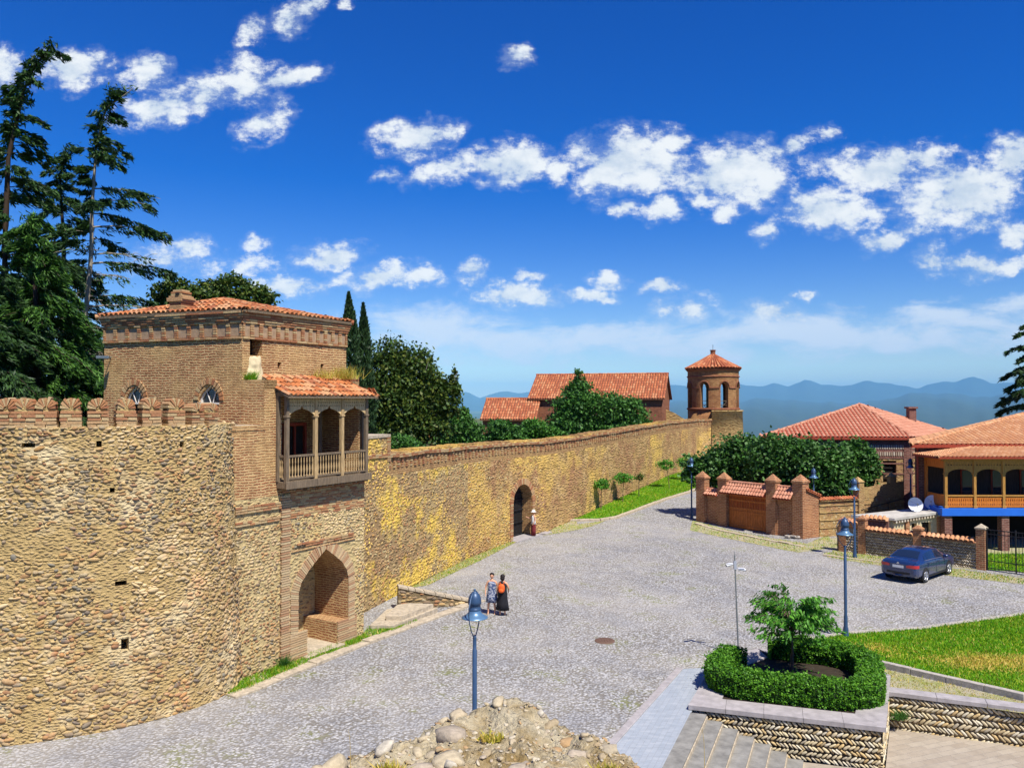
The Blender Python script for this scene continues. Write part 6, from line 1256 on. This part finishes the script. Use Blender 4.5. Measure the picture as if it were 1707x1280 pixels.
# conifers
def cedar(name,label,Y,trunk,zlo,nb,lenf,lm,nl=300,sz=.34,group='tall cedars behind the round tower',asym=.6,bark='bark_pale',seed=1,tw=.28,bare=(),droop=.3,tall=1.,lean=.25):
    r=random.Random(seed); pts=[D(px,py,Y) for px,py in trunk]; base=Vector((pts[0].x,Y,0.)); t=thing(name,label,'tree',tuple(base),0,group)
    P_=[base]+pts; P_=[p-base for p in P_]; zz=[p.z for p in P_]; at=lambda z:Vector((np.interp(z,zz,[p.x for p in P_]),np.interp(z,zz,[p.y for p in P_]),z)); ztop=max(zz[:])
    mb=MB(); n=24; tr=[at(ztop*i/n) for i in range(n+1)]; mb.tube(tr,[tw*(1-i/n)**.8+.02 for i in range(n+1)],9); C=[];Dd=[]
    lastz=zlo
    for i in range(nb):
        f=(i+r.random()*.8)/nb; z=zlo+(ztop-zlo)*f**.92; th=r.choice([0,math.pi])+r.uniform(-1.1,1.1) if r.random()<.75 else r.uniform(0,6.28); side=math.cos(th); L=lenf(z+base.z)*(1+asym*side)*r.uniform(.75,1.15)
        if L<.3: L=.3
        p0=at(z); path=[]; 
        for k in range(9): q=k/8; path.append(p0+Vector((math.cos(th)*L*q,math.sin(th)*L*q,L*(lean*q-droop*1.6*q*q))))
        mb.tube(path,[max(.012,.05*L/4*(1-q/9)) for q in range(9)],4)
        bare_=any(a<z<b and r.random()<.8 for a,b in bare)
        m=int((2.9 if Y<37 else 2.2)*nl*(L/3.5)**1.1)
        if bare_:
            for _ in range(9): k=r.randint(2,7); e=path[k]+Vector((r.gauss(0,.6),r.gauss(0,.6),r.uniform(-.5,.25))); mb.tube([path[k],(path[k]+e)/2+Vector((0,0,.08)),e],[.018,.012,.006],4)
            m//=7
        lat=Vector((-math.sin(th),math.cos(th),0)); lim=[(r.uniform(.1,.98),r.choice([-1,1])*r.uniform(.3,1)) for _ in range(max(5,int(L*6)))]
        for _ in range(m):
            q0,vv=r.choice(lim); sft=r.random(); q=min(1,q0+sft*.16); v=vv*sft; k=min(7,int(q*8)); p=path[k].lerp(path[k+1],q*8-k); wd=(.28+.26*L*math.sin(min(1,q*1.15+.1)*2.6)**1)*.9
            hang=r.random()**1.5*(.16+.07*L); p=p+lat*v*wd+Vector((r.gauss(0,.05),r.gauss(0,.05),-abs(v)*wd*.28-hang+.06)); C.append(p[:]); d=Vector((math.cos(th)*.8,math.sin(th)*.8,0))+lat*v*.6+Vector((0,0,-.25-1.2*hang)); Dd.append(d[:])
    for i in range(int(nl*2.2)):  # leader
        z=ztop*(1-.16*r.random()**1.3); p=at(z); C.append((p.x+r.gauss(0,.16),p.y+r.gauss(0,.16),p.z+r.gauss(0,.15))); Dd.append((r.gauss(.3,.6),r.gauss(0,.6),-.35))
    V,Fq=leafquads(np.array(C),sz*1.0,.8,.17 if Y<37 else .23,np.array(Dd)); npmesh('crown',V,Fq,M[lm],parent=t); mb.build('trunk',M[bark],t); return t
cedar('cedar_tree','tallest ragged cedar with its tip bent over at the left edge of the picture',38,[(8,640),(8,400),(14,260),(40,150),(62,100),(86,76)],9,84,lambda z:max(.5,3.7-(z-8)*.17),'leaf_cedar',300,.36,asym=.25,seed=3,bark='bark_dark')
cedar('cedar_tree','sparse cedar with a pale bare trunk and long branches reaching right over the gatehouse',42,[(128,655),(143,520),(152,430),(153,350),(160,250),(172,190),(192,152),(222,148)],10.5,62,lambda z:2.75 if z<18 else max(.4,2.75-(z-18)*.33),'leaf_cedar',340,.34,asym=.5,seed=5,bare=((9.5,17.5),),tw=.2,droop=.14,lean=.16)
cedar('cedar_tree','shorter dark cedar between the two taller cedars',46,[(108,650),(106,400),(100,300),(108,256),(126,246)],9,72,lambda z:max(.5,3.2-(z-9)*.17),'leaf_cedar',300,.36,asym=.15,seed=8,bark='bark_dark')
cedar('cedar_tree','bright green sunlit cedar directly behind the merlons of the round tower',34,[(62,640),(60,500),(52,400),(56,362)],8.2,70,lambda z:max(.5,3.6-(z-8)*.33),'leaf_cedar_sunlit',520,.34,asym=.1,seed=11,bark='bark_dark',droop=.42)
cedar('cedar_tree','low dark cedar at the left edge behind the first merlons',31,[(-15,640),(-20,500),(-25,440)],7.5,44,lambda z:max(.6,3.3-(z-8)*.4),'leaf_cedar',520,.34,asym=.1,seed=12,bark='bark_dark')
cedar('cedar_tree','young cedar with bright sprays touching the left side of the gatehouse',36,[(140,640),(140,590),(140,545)],7.6,38,lambda z:max(.4,2.0-(z-8)*.45),'leaf_cedar_sunlit',420,.3,asym=.0,seed=13,bark='bark_dark',droop=.4)
cedar('cedar_tree','dark full cedar filling the gap left of the gatehouse',44,[(70,640),(75,540),(85,470)],7.5,44,lambda z:max(.6,3.4-(z-8)*.4),'leaf_cedar',300,.36,asym=.1,seed=31,bark='bark_dark')
cedar('spruce_tree','dark layered cedar behind the ridge of the balcony house',62,[(1722,700),(1722,600),(1722,535)],5,46,lambda z:max(.8,4.2-(z-5.5)*.32),'leaf_cedar',420,.42,group=None,asym=.1,seed=21,bark='bark_dark',droop=.3)
def cypress(label,Y,px,ptop,w,zb,n,seed):
    top=D(px,ptop,Y); t=thing('cypress_tree',label,'tree',(top.x,Y,zb),0,'slender cypresses beside the gatehouse'); H=top.z-zb; r=np.random.default_rng(seed); f=r.uniform(0,1,n)**.8; th=r.uniform(0,6.28,n)
    rad=1.45*w*np.minimum(1,((1-f)*1.9))**.75*(1+.16*np.sin(f*23+th*2)+.12*np.sin(th*3+f*9))*r.uniform(.6,1.04,n); lean=.16*np.sin(f*2)*0
    C=np.stack([rad*np.cos(th)+f**3*-.12,rad*np.sin(th),f*H],1); Dd=np.stack([np.cos(th)*.35,np.sin(th)*.35,np.full(n,1.)],1); V,Fq=leafquads(C,.24,.2,.4,Dd); npmesh('crown',V,Fq,M['leaf_cypress'],parent=t); MB().tube([(0,0,-.2),(0,0,H*.9)],[.14,.02],7).build('trunk',M['bark'],t)
cypress('taller slender cypress right beside the gatehouse wall',42,585,488,.62,2,14000,1); cypress('slightly shorter cypress just right of the tallest one',43,609,506,.5,2,11000,2)
# weeds on masonry
def weedclump(name,label,p,n,h,r,mt='grass_dry',cat='plant',group=None):
    C=np.array([[rnd.gauss(0,r),rnd.gauss(0,r*.6),0] for _ in range(n)]); hh=h*rng.uniform(.4,1.2,n); ld=np.stack([rng.normal(0,.5,n),rng.normal(0,.5,n),np.ones(n)],1); a=rng.normal(0,1,(n,3)); a[:,2]=0; a/=np.linalg.norm(a,axis=1)[:,None]
    V=np.stack([C-a*.012,C+a*.012,C+ld*hh[:,None]],1).reshape(-1,3); o=npmesh(name,V,np.arange(3*n).reshape(-1,3),M[mt]); o.location=p; tag(o,label,cat,group); return o
weedclump('weed','dry grass tuft growing on the right end of the balcony roof',LF.p(5.6,-.75,9.75),500,.5,.28); weedclump('weed','dry grass on top of the balcony roof ridge near the middle',LF.p(4.6,-.9,9.75),300,.4,.3)
weedclump('weed','green weed sprouting from the ledge under the dark window opening',UF.p(.25,.1,9.62),350,.32,.09,'grass_blades'); weedclump('weed','dark green weed at the foot of the wall left of the arch',LF.p(1.95,.18,0),300,.4,.07,'leaf_dark')
weedclump('weed','small weeds growing from the corner of the planter wall above the court',Vector((11.6,24.1,-.6)),260,.25,.1,'leaf_dark')
# ------------------------------------------------ the crumbling wall top in the foreground
OUT=[(-2.4,4.0),(-1.9,5.2),(-1.6,5.7),(-1.28,6.25),(-1.02,6.42),(-.68,6.7),(-.5,6.98),(-.32,7.12),(-.02,7.15),(.2,7.05),(.38,6.85),(.68,6.45),(1.0,5.88),(1.35,5.2),(1.6,4.0),(-.4,3.2)]
cr=Vector((-.15,5.5)); nth=200; OUT=[((x+.15)*1.16-.15,(y-5.5)*1.02+5.5) for x,y in OUT]
def rad(th):
    d=Vector((math.cos(th),math.sin(th))); best=3
    for i in range(len(OUT)):
        a=Vector(OUT[i])-cr;b=Vector(OUT[(i+1)%len(OUT)])-cr; e=b-a; den=d.x*e.y-d.y*e.x
        if abs(den)<1e-9: continue
        t=(a.x*e.y-a.y*e.x)/den; s=(a.x*d.y-a.y*d.x)/den
        if t>0 and -1e-6<=s<=1+1e-6: best=t; break
    return best
def rz_(x,y): return 6.17+.1*sm(6.2,6.9,y)*math.exp(-((x+.05)/.35)**2)*1.2+.13*mnoise.noise(Vector((x*2.2,y*2.2,0)))+.06*mnoise.noise(Vector((x*6,y*6,3)))+.035*mnoise.noise(Vector((x*15,y*15,1)))+.018*mnoise.noise(Vector((x*40,y*40,1)))
V=[];Fq=[];rings=[i/44 for i in range(1,45)]
for f in rings:
    for k in range(nth):
        th=2*math.pi*k/nth; r=rad(th)*f; x,y=cr.x+r*math.cos(th),cr.y+r*math.sin(th); e=sm(.82,1,f); V.append((x,y,rz_(x,y)-.1*e*e))
for f,z in((1.03,5.85),(1.05,5.4),(1.07,4.5),(1.1,3),(1.13,1.5),(1.16,-.1)):
    for k in range(nth): th=2*math.pi*k/nth; r=rad(th)*f+.05*mnoise.noise(Vector((math.cos(th)*9,math.sin(th)*9,z*4))); V.append((cr.x+r*math.cos(th),cr.y+r*math.sin(th),z))
nr=len(rings)+6
for j in range(nr-1):
    for k in range(nth): k2=(k+1)%nth; Fq.append((j*nth+k,j*nth+k2,(j+1)*nth+k2,(j+1)*nth+k))
ru=thing('ruined_wall_top','crumbling top of a rubble and mortar wall in the foreground','ruin',(cr.x,cr.y,0)); c0_=len(V)
Fq=[tuple(q) for q in Fq]; o=npmesh('mortar_mass',V,Fq,[M['ruin_mortar'],M['ruin_stone']],smooth=True)
pc=[];ps_=[]
for _ in range(1900):
    th=rnd.uniform(-.3,3.44); f=math.sqrt(rnd.uniform(.05,1)); r=rad(th)*f; x,y=cr.x+r*math.cos(th),cr.y+r*math.sin(th); s=rnd.choice([.006,.007,.009,.011,.014,.02])*rnd.uniform(.7,1.3)
    if rnd.random()<.03: s=rnd.uniform(.03,.06)
    pc.append((x,y,rz_(x,y)-.1*sm(.82,1,f)**2+s*rnd.uniform(-.5,.15))); ps_.append(s)
for _ in range(2200):
    th=rnd.uniform(0,6.28); z=rnd.uniform(.2,5.9); r=rad(th)*(1.03+.13*(5.9-z)/6); pc.append((cr.x+r*math.cos(th),cr.y+r*math.sin(th),z)); ps_.append(rnd.uniform(.06,.13))
for (px,py,Y,s) in((750,1208,6.55,.12),(545,1268,5.95,.13),(870,1276,5.9,.1),(450*.4+560,1226,6.5,.055),(975,1226,6.45,.03),(855,1222,6.4,.03),(763,1185,6.9,.06),(940,1280,5.9,.05),(640,1240,6.3,.07),(745,1258,6.1,.09),(700,1268,6.0,.08),(900,1185,6.85,.045),(830,1172,6.98,.05)):
    p=D(px,py,Y); pc.append((p.x,p.y,rz_(p.x,p.y)+s*.1)); ps_.append(s)
k=len(pc); A=rng.normal(0,1,(k,3)); A[:,2]*=.35; A/=np.linalg.norm(A,axis=1)[:,None]; B=np.cross(np.tile([0,0,1.],(k,1))+rng.normal(0,.25,(k,3)),A); B/=np.linalg.norm(B,axis=1)[:,None]; N=np.cross(A,B); s=np.array(ps_)
V,Fc=pebbles(np.array(pc),A,B,N,s*1.35,s*rng.uniform(.7,1.1,k),s*rng.uniform(.35,.6,k),ICO2,.1,.3); joinmesh(o,V,Fc,1); reparent(o,ru)
for (px,Y,n,h,lb) in((650,5.95,130,.09,'yellow grass tuft on the left part of the crumbling wall top'),(1010,5.9,90,.09,'yellow grass tuft on the right part of the crumbling wall top'),(820,6.5,90,.06,'dry grass tuft in the middle of the crumbling wall top')):
    p=D(px,1240,Y); q=weedclump('grass_tuft',lb,(p.x,p.y,rz_(p.x,p.y)-.01),n*2,h,.045,'grass_dry','grass tuft','grass tufts on the ruined wall'); q.data.transform(Matrix.Scale(1,4))
for (px,Y,zt0,lb) in((585,6.1,1170,'thin dry stalk at the left of the crumbling wall top'),(1175,5.6,1120,'thin grass stalk at the right of the crumbling wall')):
    a=D(px,1270,Y); b=D(px-4,1215,Y); MBt=MB().tube([a-Vector((0,0,.12)),a.lerp(b,.6)+Vector((.004,0,0)),b],[.0022,.0016,.001],4); o=MBt.build('dry_stalk',M['grass_dry']); tag(o,lb,'plant')
# ------------------------------------------------ car
def car():
    t=thing('parked_car','dark blue four door saloon car parked facing the low patterned wall','car')
    X=[0,.05,.3,.7,.95,1.3,1.75,2.4,3.0,3.35,3.8,4.3,4.65,4.8,4.86]
    zl=[.5,.36,.27,.25,.22,.2,.2,.2,.2,.2,.22,.22,.25,.33,.42]; w=[.72,.84,.89,.91,.915,.915,.915,.915,.915,.915,.91,.9,.86,.76,.62]
    zb=[.9,.98,1.03,1.04,1.04,1.03,1.02,1.0,.98,.96,.93,.89,.82,.74,.62]; zr=[.92,1.03,1.1,1.12,1.24,1.4,1.47,1.485,1.43,1.28,1.06,.99,.9,.79,.64]
    wr=[.66,.74,.77,.76,.68,.6,.58,.58,.58,.62,.74,.76,.74,.66,.54]
    def S(x):
        I=lambda a:float(np.interp(x,X,a)); L,W_,Bz,Rz,Wr=I(zl),I(w),I(zb),I(zr),I(wr); cab=max(0,Rz-Bz)
        return [(0,L),(W_*.8,L),(W_*.965,L+.05),(W_,L+.17),(W_*1.0,(L+Bz)/2+.04),(W_*.985,Bz-.12),(W_*.95,Bz-.02),(W_*.93 if cab>.15 else (W_*.93+Wr)/2,Bz+.01),(Wr+.03,Rz-.055),(Wr-.04,Rz-.015),(Wr*.55,Rz+.012),(0,Rz+.02)]
    xs=sorted(set([i*4.86/64 for i in range(65)]+X)); mb=MB(); V=[];n=23
    for x in xs:
        s=S(x); ring=[(x,-y,z) for y,z in s]+[(x,y,z) for y,z in s[::-1][1:]]; V+=ring
    m=len(S(0))*2-1; fs=[(i*m+k,(i+1)*m+k,(i+1)*m+k+1,i*m+k+1) for i in range(len(xs)-1) for k in range(m-1)]+[(i*m+m-1,(i+1)*m+m-1,(i+1)*m,i*m) for i in range(len(xs)-1)]
    mb.add(V,fs,0,None,True); mb.add(V[:m],[tuple(range(m))],0,None,True); mb.add(V[-m:],[tuple(range(m))[::-1]],0,None,True)
    mb.box((.02,0,.63),(.06,1.5,.05),0,0); body=mb.build('body',M['car_paint'],t)
    def side(x,f,sg,off=.006):
        s=S(x); a,b=Vector(s[7]),Vector(s[8]); p=a.lerp(b,f); nn=Vector((b.y-a.y,-(b.x-a.x))).normalized(); return Vector((x,sg*(p.x+nn.x*off),p.y+nn.y*off))
    for sg in(-1,1):
        for x0,x1,tx0,tx1 in((1.0,1.28,1.22,1.3),(1.36,2.2,1.42,2.18),(2.3,3.42,2.3,2.98)):
            mb=MB(); n=10; lo=[side(x0+(x1-x0)*i/n,.1,sg) for i in range(n+1)]; hi=[side(tx0+(tx1-tx0)*i/n,.9,sg) for i in range(n+1)]
            # keep the upper edge on the surface above
            fs=[(i,i+1,n+2+i,n+1+i) if sg<0 else (i+1,i,n+1+i,n+2+i) for i in range(n)]; mb.add(lo+hi,fs,0,None,True); mb.build('side_window',M['car_glass'],t)
        mb=MB(); mb.tube([side(1.0,.04,sg,.012),side(2.0,.04,sg,.012),side(3.45,.04,sg,.012)],.012,5); mb.build('window_trim',M['alloy'],t)
        for xd in(2.26,1.35,3.3):
            mb=MB(); pts=[]
            for k in range(3,8): s=S(xd)[k]; pts.append((xd,sg*(s[0]+.002),s[1]))
            mb.tube(pts,.006,4,0,False); mb.build('door_seam',M['black_trim'],t)
        for xd in(1.5,2.42): mb=MB(); s=S(xd)[5]; mb.box((xd+.1,sg*(s[0]+.012),s[1]-.0),(.2,.03,.03)); mb.build('door_handle',M['car_paint'],t)
        mb=MB(); s=S(3.25)[7]; mb.box((3.22,sg*(s[0]+.12),s[1]+.07),(.12,.22,.14)); mb.build('wing_mirror',M['car_paint'],t,bevel=.03)
        mb=MB(); mb.box((2.4,sg*.915,.28),(2.2,.02,.08)); mb.build('sill_trim',M['black_trim'],t)
    def top(x,f,off=.008): s=S(x); W_=s[9][0]; y=abs(f)*W_; z=np.interp(y,[s[11][0],s[10][0],s[9][0]],[s[11][1],s[10][1],s[9][1]]); return Vector((x,f*W_,z+off))
    for nm,xa,xb,fa,fb in(('rear_window',.76,1.36,.9,.93),('windscreen',3.02,3.74,.93,.9)):
        mb=MB(); n=8;V=[top(xa+(xb-xa)*i/n,-(fa+(fb-fa)*i/n)+2*(fa+(fb-fa)*i/n)*j/8,.012) for i in range(n+1) for j in range(9)]; mb.add(V,[(i*9+j,(i+1)*9+j,(i+1)*9+j+1,i*9+j+1) for i in range(n) for j in range(8)],0,None,True); mb.build(nm,M['car_glass'],t)
    for sg in(-1,1):
        mb=MB(); V=[]; pts_=[(.4,.0),(.55,.0),(.7,.012),(.79,.05),(.85,.13),(.885,.24)]
        for (y,x) in pts_:
            for z in(.78,.86,.93): xx=x; s_=S(max(.0,x+.02)); V.append((x-.022 if x<.1 else x-.0,sg*(y+(.03 if x>.04 else .0)),z if y>.5 else .8+(z-.8)*.7))
        mb.add(V,[(i*3+k,(i+1)*3+k,(i+1)*3+k+1,i*3+k+1) if sg>0 else (i*3+k,i*3+k+1,(i+1)*3+k+1,(i+1)*3+k) for i in range(5) for k in range(2)],0,None,True); mb.build('tail_light',M['tail_red'],t)
    mb=MB(); mb.box((-.015,0,.8),(.02,.52,.12)); mb.build('number_plate',M['plate_white'],t)
    mb=MB(); mb.lathe([(0,0),(.05,0),(.06,.006)],(0,0,0),16); o=mb.build('emblem',M['alloy'],t); o.rotation_euler=(0,-math.pi/2,0); o.location=(-.0,0,.95)
    mb=MB(); mb.box((.0,0,.5),(.05,1.1,.09)); mb.build('bumper_trim',M['black_trim'],t)
    for x in(.98,3.82):
        for sg in(-1,1):
            mb=MB(); mb.lathe([(.0,.0),(.385,0),(.385,-.02)],(0,0,0),28,0,False); o=mb.build('wheel_arch',M['black_trim'],t); o.rotation_euler=(-sg*math.pi/2,0,0); o.location=(x,sg*.918,.36)
            wh=MB(); wh.lathe([(.2,-.1),(.3,-.11),(.33,-.08),(.335,0),(.33,.09),(.3,.11),(.215,.1),(.21,.05)],(0,0,0),28); wo=wh.build('wheel',M['tyre'],t); wo.rotation_euler=(-sg*math.pi/2,0,0); wo.location=(x,sg*.83,.335)
            rm=MB(); rm.lathe([(.215,.1),(.2,.095),(.19,.03),(.0,.03)],(0,0,0),24,1)
            rm.lathe([(.225,.1),(.225,.112),(.2,.112),(.195,.08)],(0,0,0),24,0)
            for k in range(5):
                a=2*math.pi*k/5
                for da in(-.16,.16): rm.tube([(.03*math.cos(a),.03*math.sin(a),.1),(.205*math.cos(a+da),.205*math.sin(a+da),.1)],.018,4)
            rm.lathe([(.045,.11),(0,.118)],(0,0,0),12); rm.build('rim',[M['alloy'],M['black_trim']],wo)
    return t
ct=car(); ct.scale=(1,1,1); rr=P(1543,971); fr_=P(1581,957); dv_=(fr_-rr).normalized(); dv_=Vector((.757,.653,0)).normalized(); ang=math.atan2(dv_.y,dv_.x); left=Vector((-dv_.y,dv_.x,0)); ct.rotation_euler=(0,0,ang); ct.location=rr-dv_*.98+left*.9
# ------------------------------------------------ people
def skinned(name,joints,edges,mt,parent):
    me=bpy.data.meshes.new(name); me.from_pydata([j[:3] for j in joints],edges,[]); o=bpy.data.objects.new(name,me); COL.objects.link(o); sk=o.modifiers.new('s','SKIN'); sk.use_smooth_shade=True
    for v,j in zip(me.skin_vertices[0].data,joints): v.radius=(j[3],j[4] if len(j)>4 else j[3])
    me.skin_vertices[0].data[0].use_root=True; ss=o.modifiers.new('u','SUBSURF'); ss.levels=ss.render_levels=1
    dg=bpy.context.evaluated_depsgraph_get(); m2=bpy.data.meshes.new_from_object(o.evaluated_get(dg)); bpy.data.objects.remove(o); m2.materials.clear(); m2.materials.append(mt); m2.name=name
    for p in m2.polygons: p.use_smooth=True; p.material_index=0
    return link(name,m2,parent)
def person(label,loc,rz,scale,hands,feet=((-.1,0),(.1,0)),lean=0):
    """faces -Y; hands = (left elbow, left hand, right elbow, right hand) positions"""
    t=thing('person',label,'person',loc,rz); t.scale=(scale,)*3
    J=[(0,0,.95,.13,.1),(0,0,1.1,.11,.085),(0,0,1.28,.135,.09),(0,0,1.42,.1,.07),(0,0,1.47,.055,.055),(0,-.01,1.53,.055,.055)]; E=[(0,1),(1,2),(2,3),(3,4),(4,5)]
    def add(p,par): J.append(p); E.append((par,len(J)-1)); return len(J)-1
    for s,el,ha in((-1,hands[0],hands[1]),(1,hands[2],hands[3])):
        sh=add((s*.165,0,1.395,.058),3); e=add((*el,.043),sh); wv_=Vector(ha)-Vector(el); h=add((*ha,.024),e); d=wv_.normalized(); pl_=Vector(ha)+d*.05; pm=add((*pl_,.03,.014),h)
        side_=Vector((0,1,0)) if abs(d.y)<.7 else Vector((0,0,1))
        for q,(o_,L) in enumerate(((-.03,.065),(-.01,.078),(.01,.074),(.03,.058))):
            a=pl_+d*.035+side_*o_; k1=add((*a,.0085),pm); b=a+d*L*.55+Vector((-s*.008,0,0)); k2=add((*b,.0075),k1); c=b+(d+Vector((-s*.5,0,0))).normalized()*L*.5; add((*c,.006),k2)
        a=Vector(ha)+d*.02+side_*-.035; k1=add((*a,.01),h); add((*(a+d*.035+side_*-.025),.008),k1)
    for s,ft in((-1,feet[0]),(1,feet[1])):
        hp_=add((s*.09,0,.88,.09),0); kn=add((s*.09+(ft[0]-s*.09)*.5,ft[1]*.5-.02,.5,.06),hp_); cf=add((ft[0],ft[1]*.8+.01,.3,.05),kn); an=add((ft[0],ft[1]+.02,.08,.034),cf); add((ft[0],ft[1]-.06,.035,.034,.026),an); add((ft[0],ft[1]-.15,.028,.028,.02),len(J)-1)
    body=skinned('body',J,E,M['skin'],t)
    V,Fc=ICO2; V=V.copy(); z=V[:,2]; V=V*np.array([.086,.1,.125])*np.stack([1-.22*np.clip(-z,0,1)]*2+[np.ones(len(z))],1); V+=np.array([0,-.01,1.635]); joinmesh(body,V,Fc,0)
    for c,r in(((0,-.112,1.625),(.013,.02,.025)),((-.088,0,1.63),(.01,.018,.03)),((.088,0,1.63),(.01,.018,.03))): joinmesh(body,ICO1[0]*np.array(r)+np.array(c),ICO1[1],0)
    for nm,cs,r,mt in(('eyes',((-.031,-.101,1.645),(.031,-.101,1.645)),(.012,.006,.007),'hair_dark'),('mouth',((0,-.1,1.575),),(.022,.006,.006),'cloth_pink')):
        e=npmesh(nm,np.concatenate([ICO1[0]*np.array(r)+np.array(c) for c in cs]),np.concatenate([ICO1[1]+12*0+i*len(ICO1[0]) for i in range(len(cs))]),M[mt],smooth=True,parent=t)
    return t
def hair(t,pts,mt='hair_dark'):
    V=[];Fc=[];o=0
    for c,r in pts: V.append(ICO2[0]*np.array(r)*(1+rng.normal(0,.03,(len(ICO2[0]),1)))+np.array(c)); Fc.append(ICO2[1]+o); o+=len(ICO2[0])
    npmesh('hair',np.concatenate(V),np.concatenate(Fc),M[mt],smooth=True,parent=t)
def dress(t,prof,mt,name='dress',seg=20,fold=.05):
    V=[];Fc=[]
    for i,(z,rx,ry,cy) in enumerate(prof):
        for k in range(seg): th=2*math.pi*k/seg; w_=1+fold*math.sin(th*5+i*.3)*sm(1.0,.5,z); V.append((rx*w_*math.cos(th),cy+ry*w_*math.sin(th),z))
    for i in range(len(prof)-1):
        for k in range(seg): Fc.append((i*seg+k,i*seg+(k+1)%seg,(i+1)*seg+(k+1)%seg,(i+1)*seg+k))
    o=npmesh(name,V,Fc,M[mt],smooth=True,parent=t); s=o.modifiers.new('s','SOLIDIFY'); s.thickness=.008; return o
def shoes(t,feet,mt='sandal'):
    for f in feet:
        npmesh('shoe',ICO2[0]*np.array([.045,.12,.022])+np.array([f[0],f[1]-.06,.016]),ICO2[1],M[mt],smooth=True,parent=t)
pA=P(820,1023); ft=((-.16,-.02),(.13,.0))
a_p=person('woman facing us in a blue and white patterned knee length dress',tuple(pA),R(-5),.97,((-.27,.02,1.16),(-.27,-.06,.93),(.26,.02,1.16),(.26,-.05,.93)),ft)
dress(a_p,[(.52,.27,.2,0),(.72,.24,.19,0),(.9,.215,.165,0),(1.06,.175,.13,0),(1.22,.185,.14,0),(1.34,.17,.12,0),(1.42,.12,.09,0)],'dress_pattern'); hair(a_p,[((0,.02,1.69),(.102,.112,.095)),((0,.07,1.65),(.095,.075,.11))]); shoes(a_p,ft)
pB=P(838,1025); ft=((-.1,-.02),(.1,.05))
b_p=person('woman seen from behind in a long black dress with a dark bob',tuple(pB),R(165),.96,((-.25,-.06,1.17),(-.2,-.2,.98),(.26,-.02,1.16),(.27,-.1,.93)),ft)
dress(b_p,[(.24,.3,.23,0),(.5,.26,.2,0),(.75,.22,.17,0),(.92,.21,.16,0),(1.08,.18,.135,0),(1.24,.185,.14,0),(1.36,.165,.12,0),(1.45,.11,.08,0)],'dress_black'); hair(b_p,[((0,.012,1.68),(.108,.12,.1)),((0,.05,1.6),(.105,.09,.11))]); shoes(b_p,ft)
bp=thing('backpack','bright orange rucksack worn by the woman in black','backpack',tuple(pB+Vector((.0,0,0))),R(165)); bp.scale=(.96,)*3
V,Fc=ICO2; V=np.sign(V)*np.abs(V)**.75; o=npmesh('bag',V*np.array([.15,.085,.2])+np.array([0,.2,1.2]),Fc,M['backpack_orange'],smooth=True,parent=bp); V2=V*np.array([.11,.05,.09])+np.array([0,.28,1.11]); npmesh('front_pocket',V2,Fc,M['backpack_orange'],smooth=True,parent=bp)
for s in(-1,1): MB().tube([(s*.08,.14,1.06),(s*.13,.06,1.12),(s*.12,-.125,1.2),(s*.1,-.1,1.36),(s*.09,0,1.47),(s*.08,.13,1.38)],.014,6).build('strap',M['backpack_orange'],bp)
pC=dfr.p(2.35,.35,0); ft=((-.09,0),(.1,.06))
c_p=person('woman in white top, maroon skirt and white sun hat at the castle door',tuple(pC),R(-65),.98,((-.24,-.14,1.2),(-.2,-.36,1.3),(.24,0,1.16),(.22,-.1,.95)),ft)
dress(c_p,[(.12,.2,.16,0),(.45,.19,.15,0),(.75,.19,.15,0),(.98,.15,.12,0)],'skirt_maroon','skirt'); dress(c_p,[(.86,.2,.16,0),(1.05,.17,.135,0),(1.25,.175,.135,0),(1.36,.15,.115,0),(1.43,.1,.08,0)],'cloth_white','shirt'); hair(c_p,[((0,.03,1.66),(.096,.105,.1))]); shoes(c_p,ft)
m_=MB(); m_.lathe([(.19,1.67),(.115,1.7),(.105,1.76),(.08,1.8),(0,1.815)],(0,0,0),20); m_.build('sun_hat',M['cloth_white'],c_p)
# ------------------------------------------------ haze over the far country
hz=bpy.data.meshes.new('haze'); X_=70000; zt0,zt1=-430,1560; vs=[(x,y,z) for z in(zt0,zt1) for y in(-70000,70000) for x in(-X_,X_)]; hz.from_pydata(vs,[],[(0,2,3,1),(4,5,7,6),(0,1,5,4),(1,3,7,5),(3,2,6,7),(2,0,4,6)]); hm=bpy.data.materials.new('haze'); hm.use_nodes=True; hn=NT(hm.node_tree); hm.node_tree.nodes.clear()
pv=hn.n('VolumePrincipled'); pv.inputs['Color'].default_value=(.3,.68,1,1); pv.inputs['Anisotropy'].default_value=-.5; pv.inputs['Density'].default_value=2.2e-5; hn.t.links.new(pv.outputs[0],hn.n('OutputMaterial').inputs['Volume']); hz.materials.append(hm); hm.cycles.homogeneous_volume=True if hasattr(hm.cycles,'homogeneous_volume') else None
USE_HAZE=True
if USE_HAZE: tag(link('haze',hz),kind='stuff')
else: bpy.data.meshes.remove(hz)
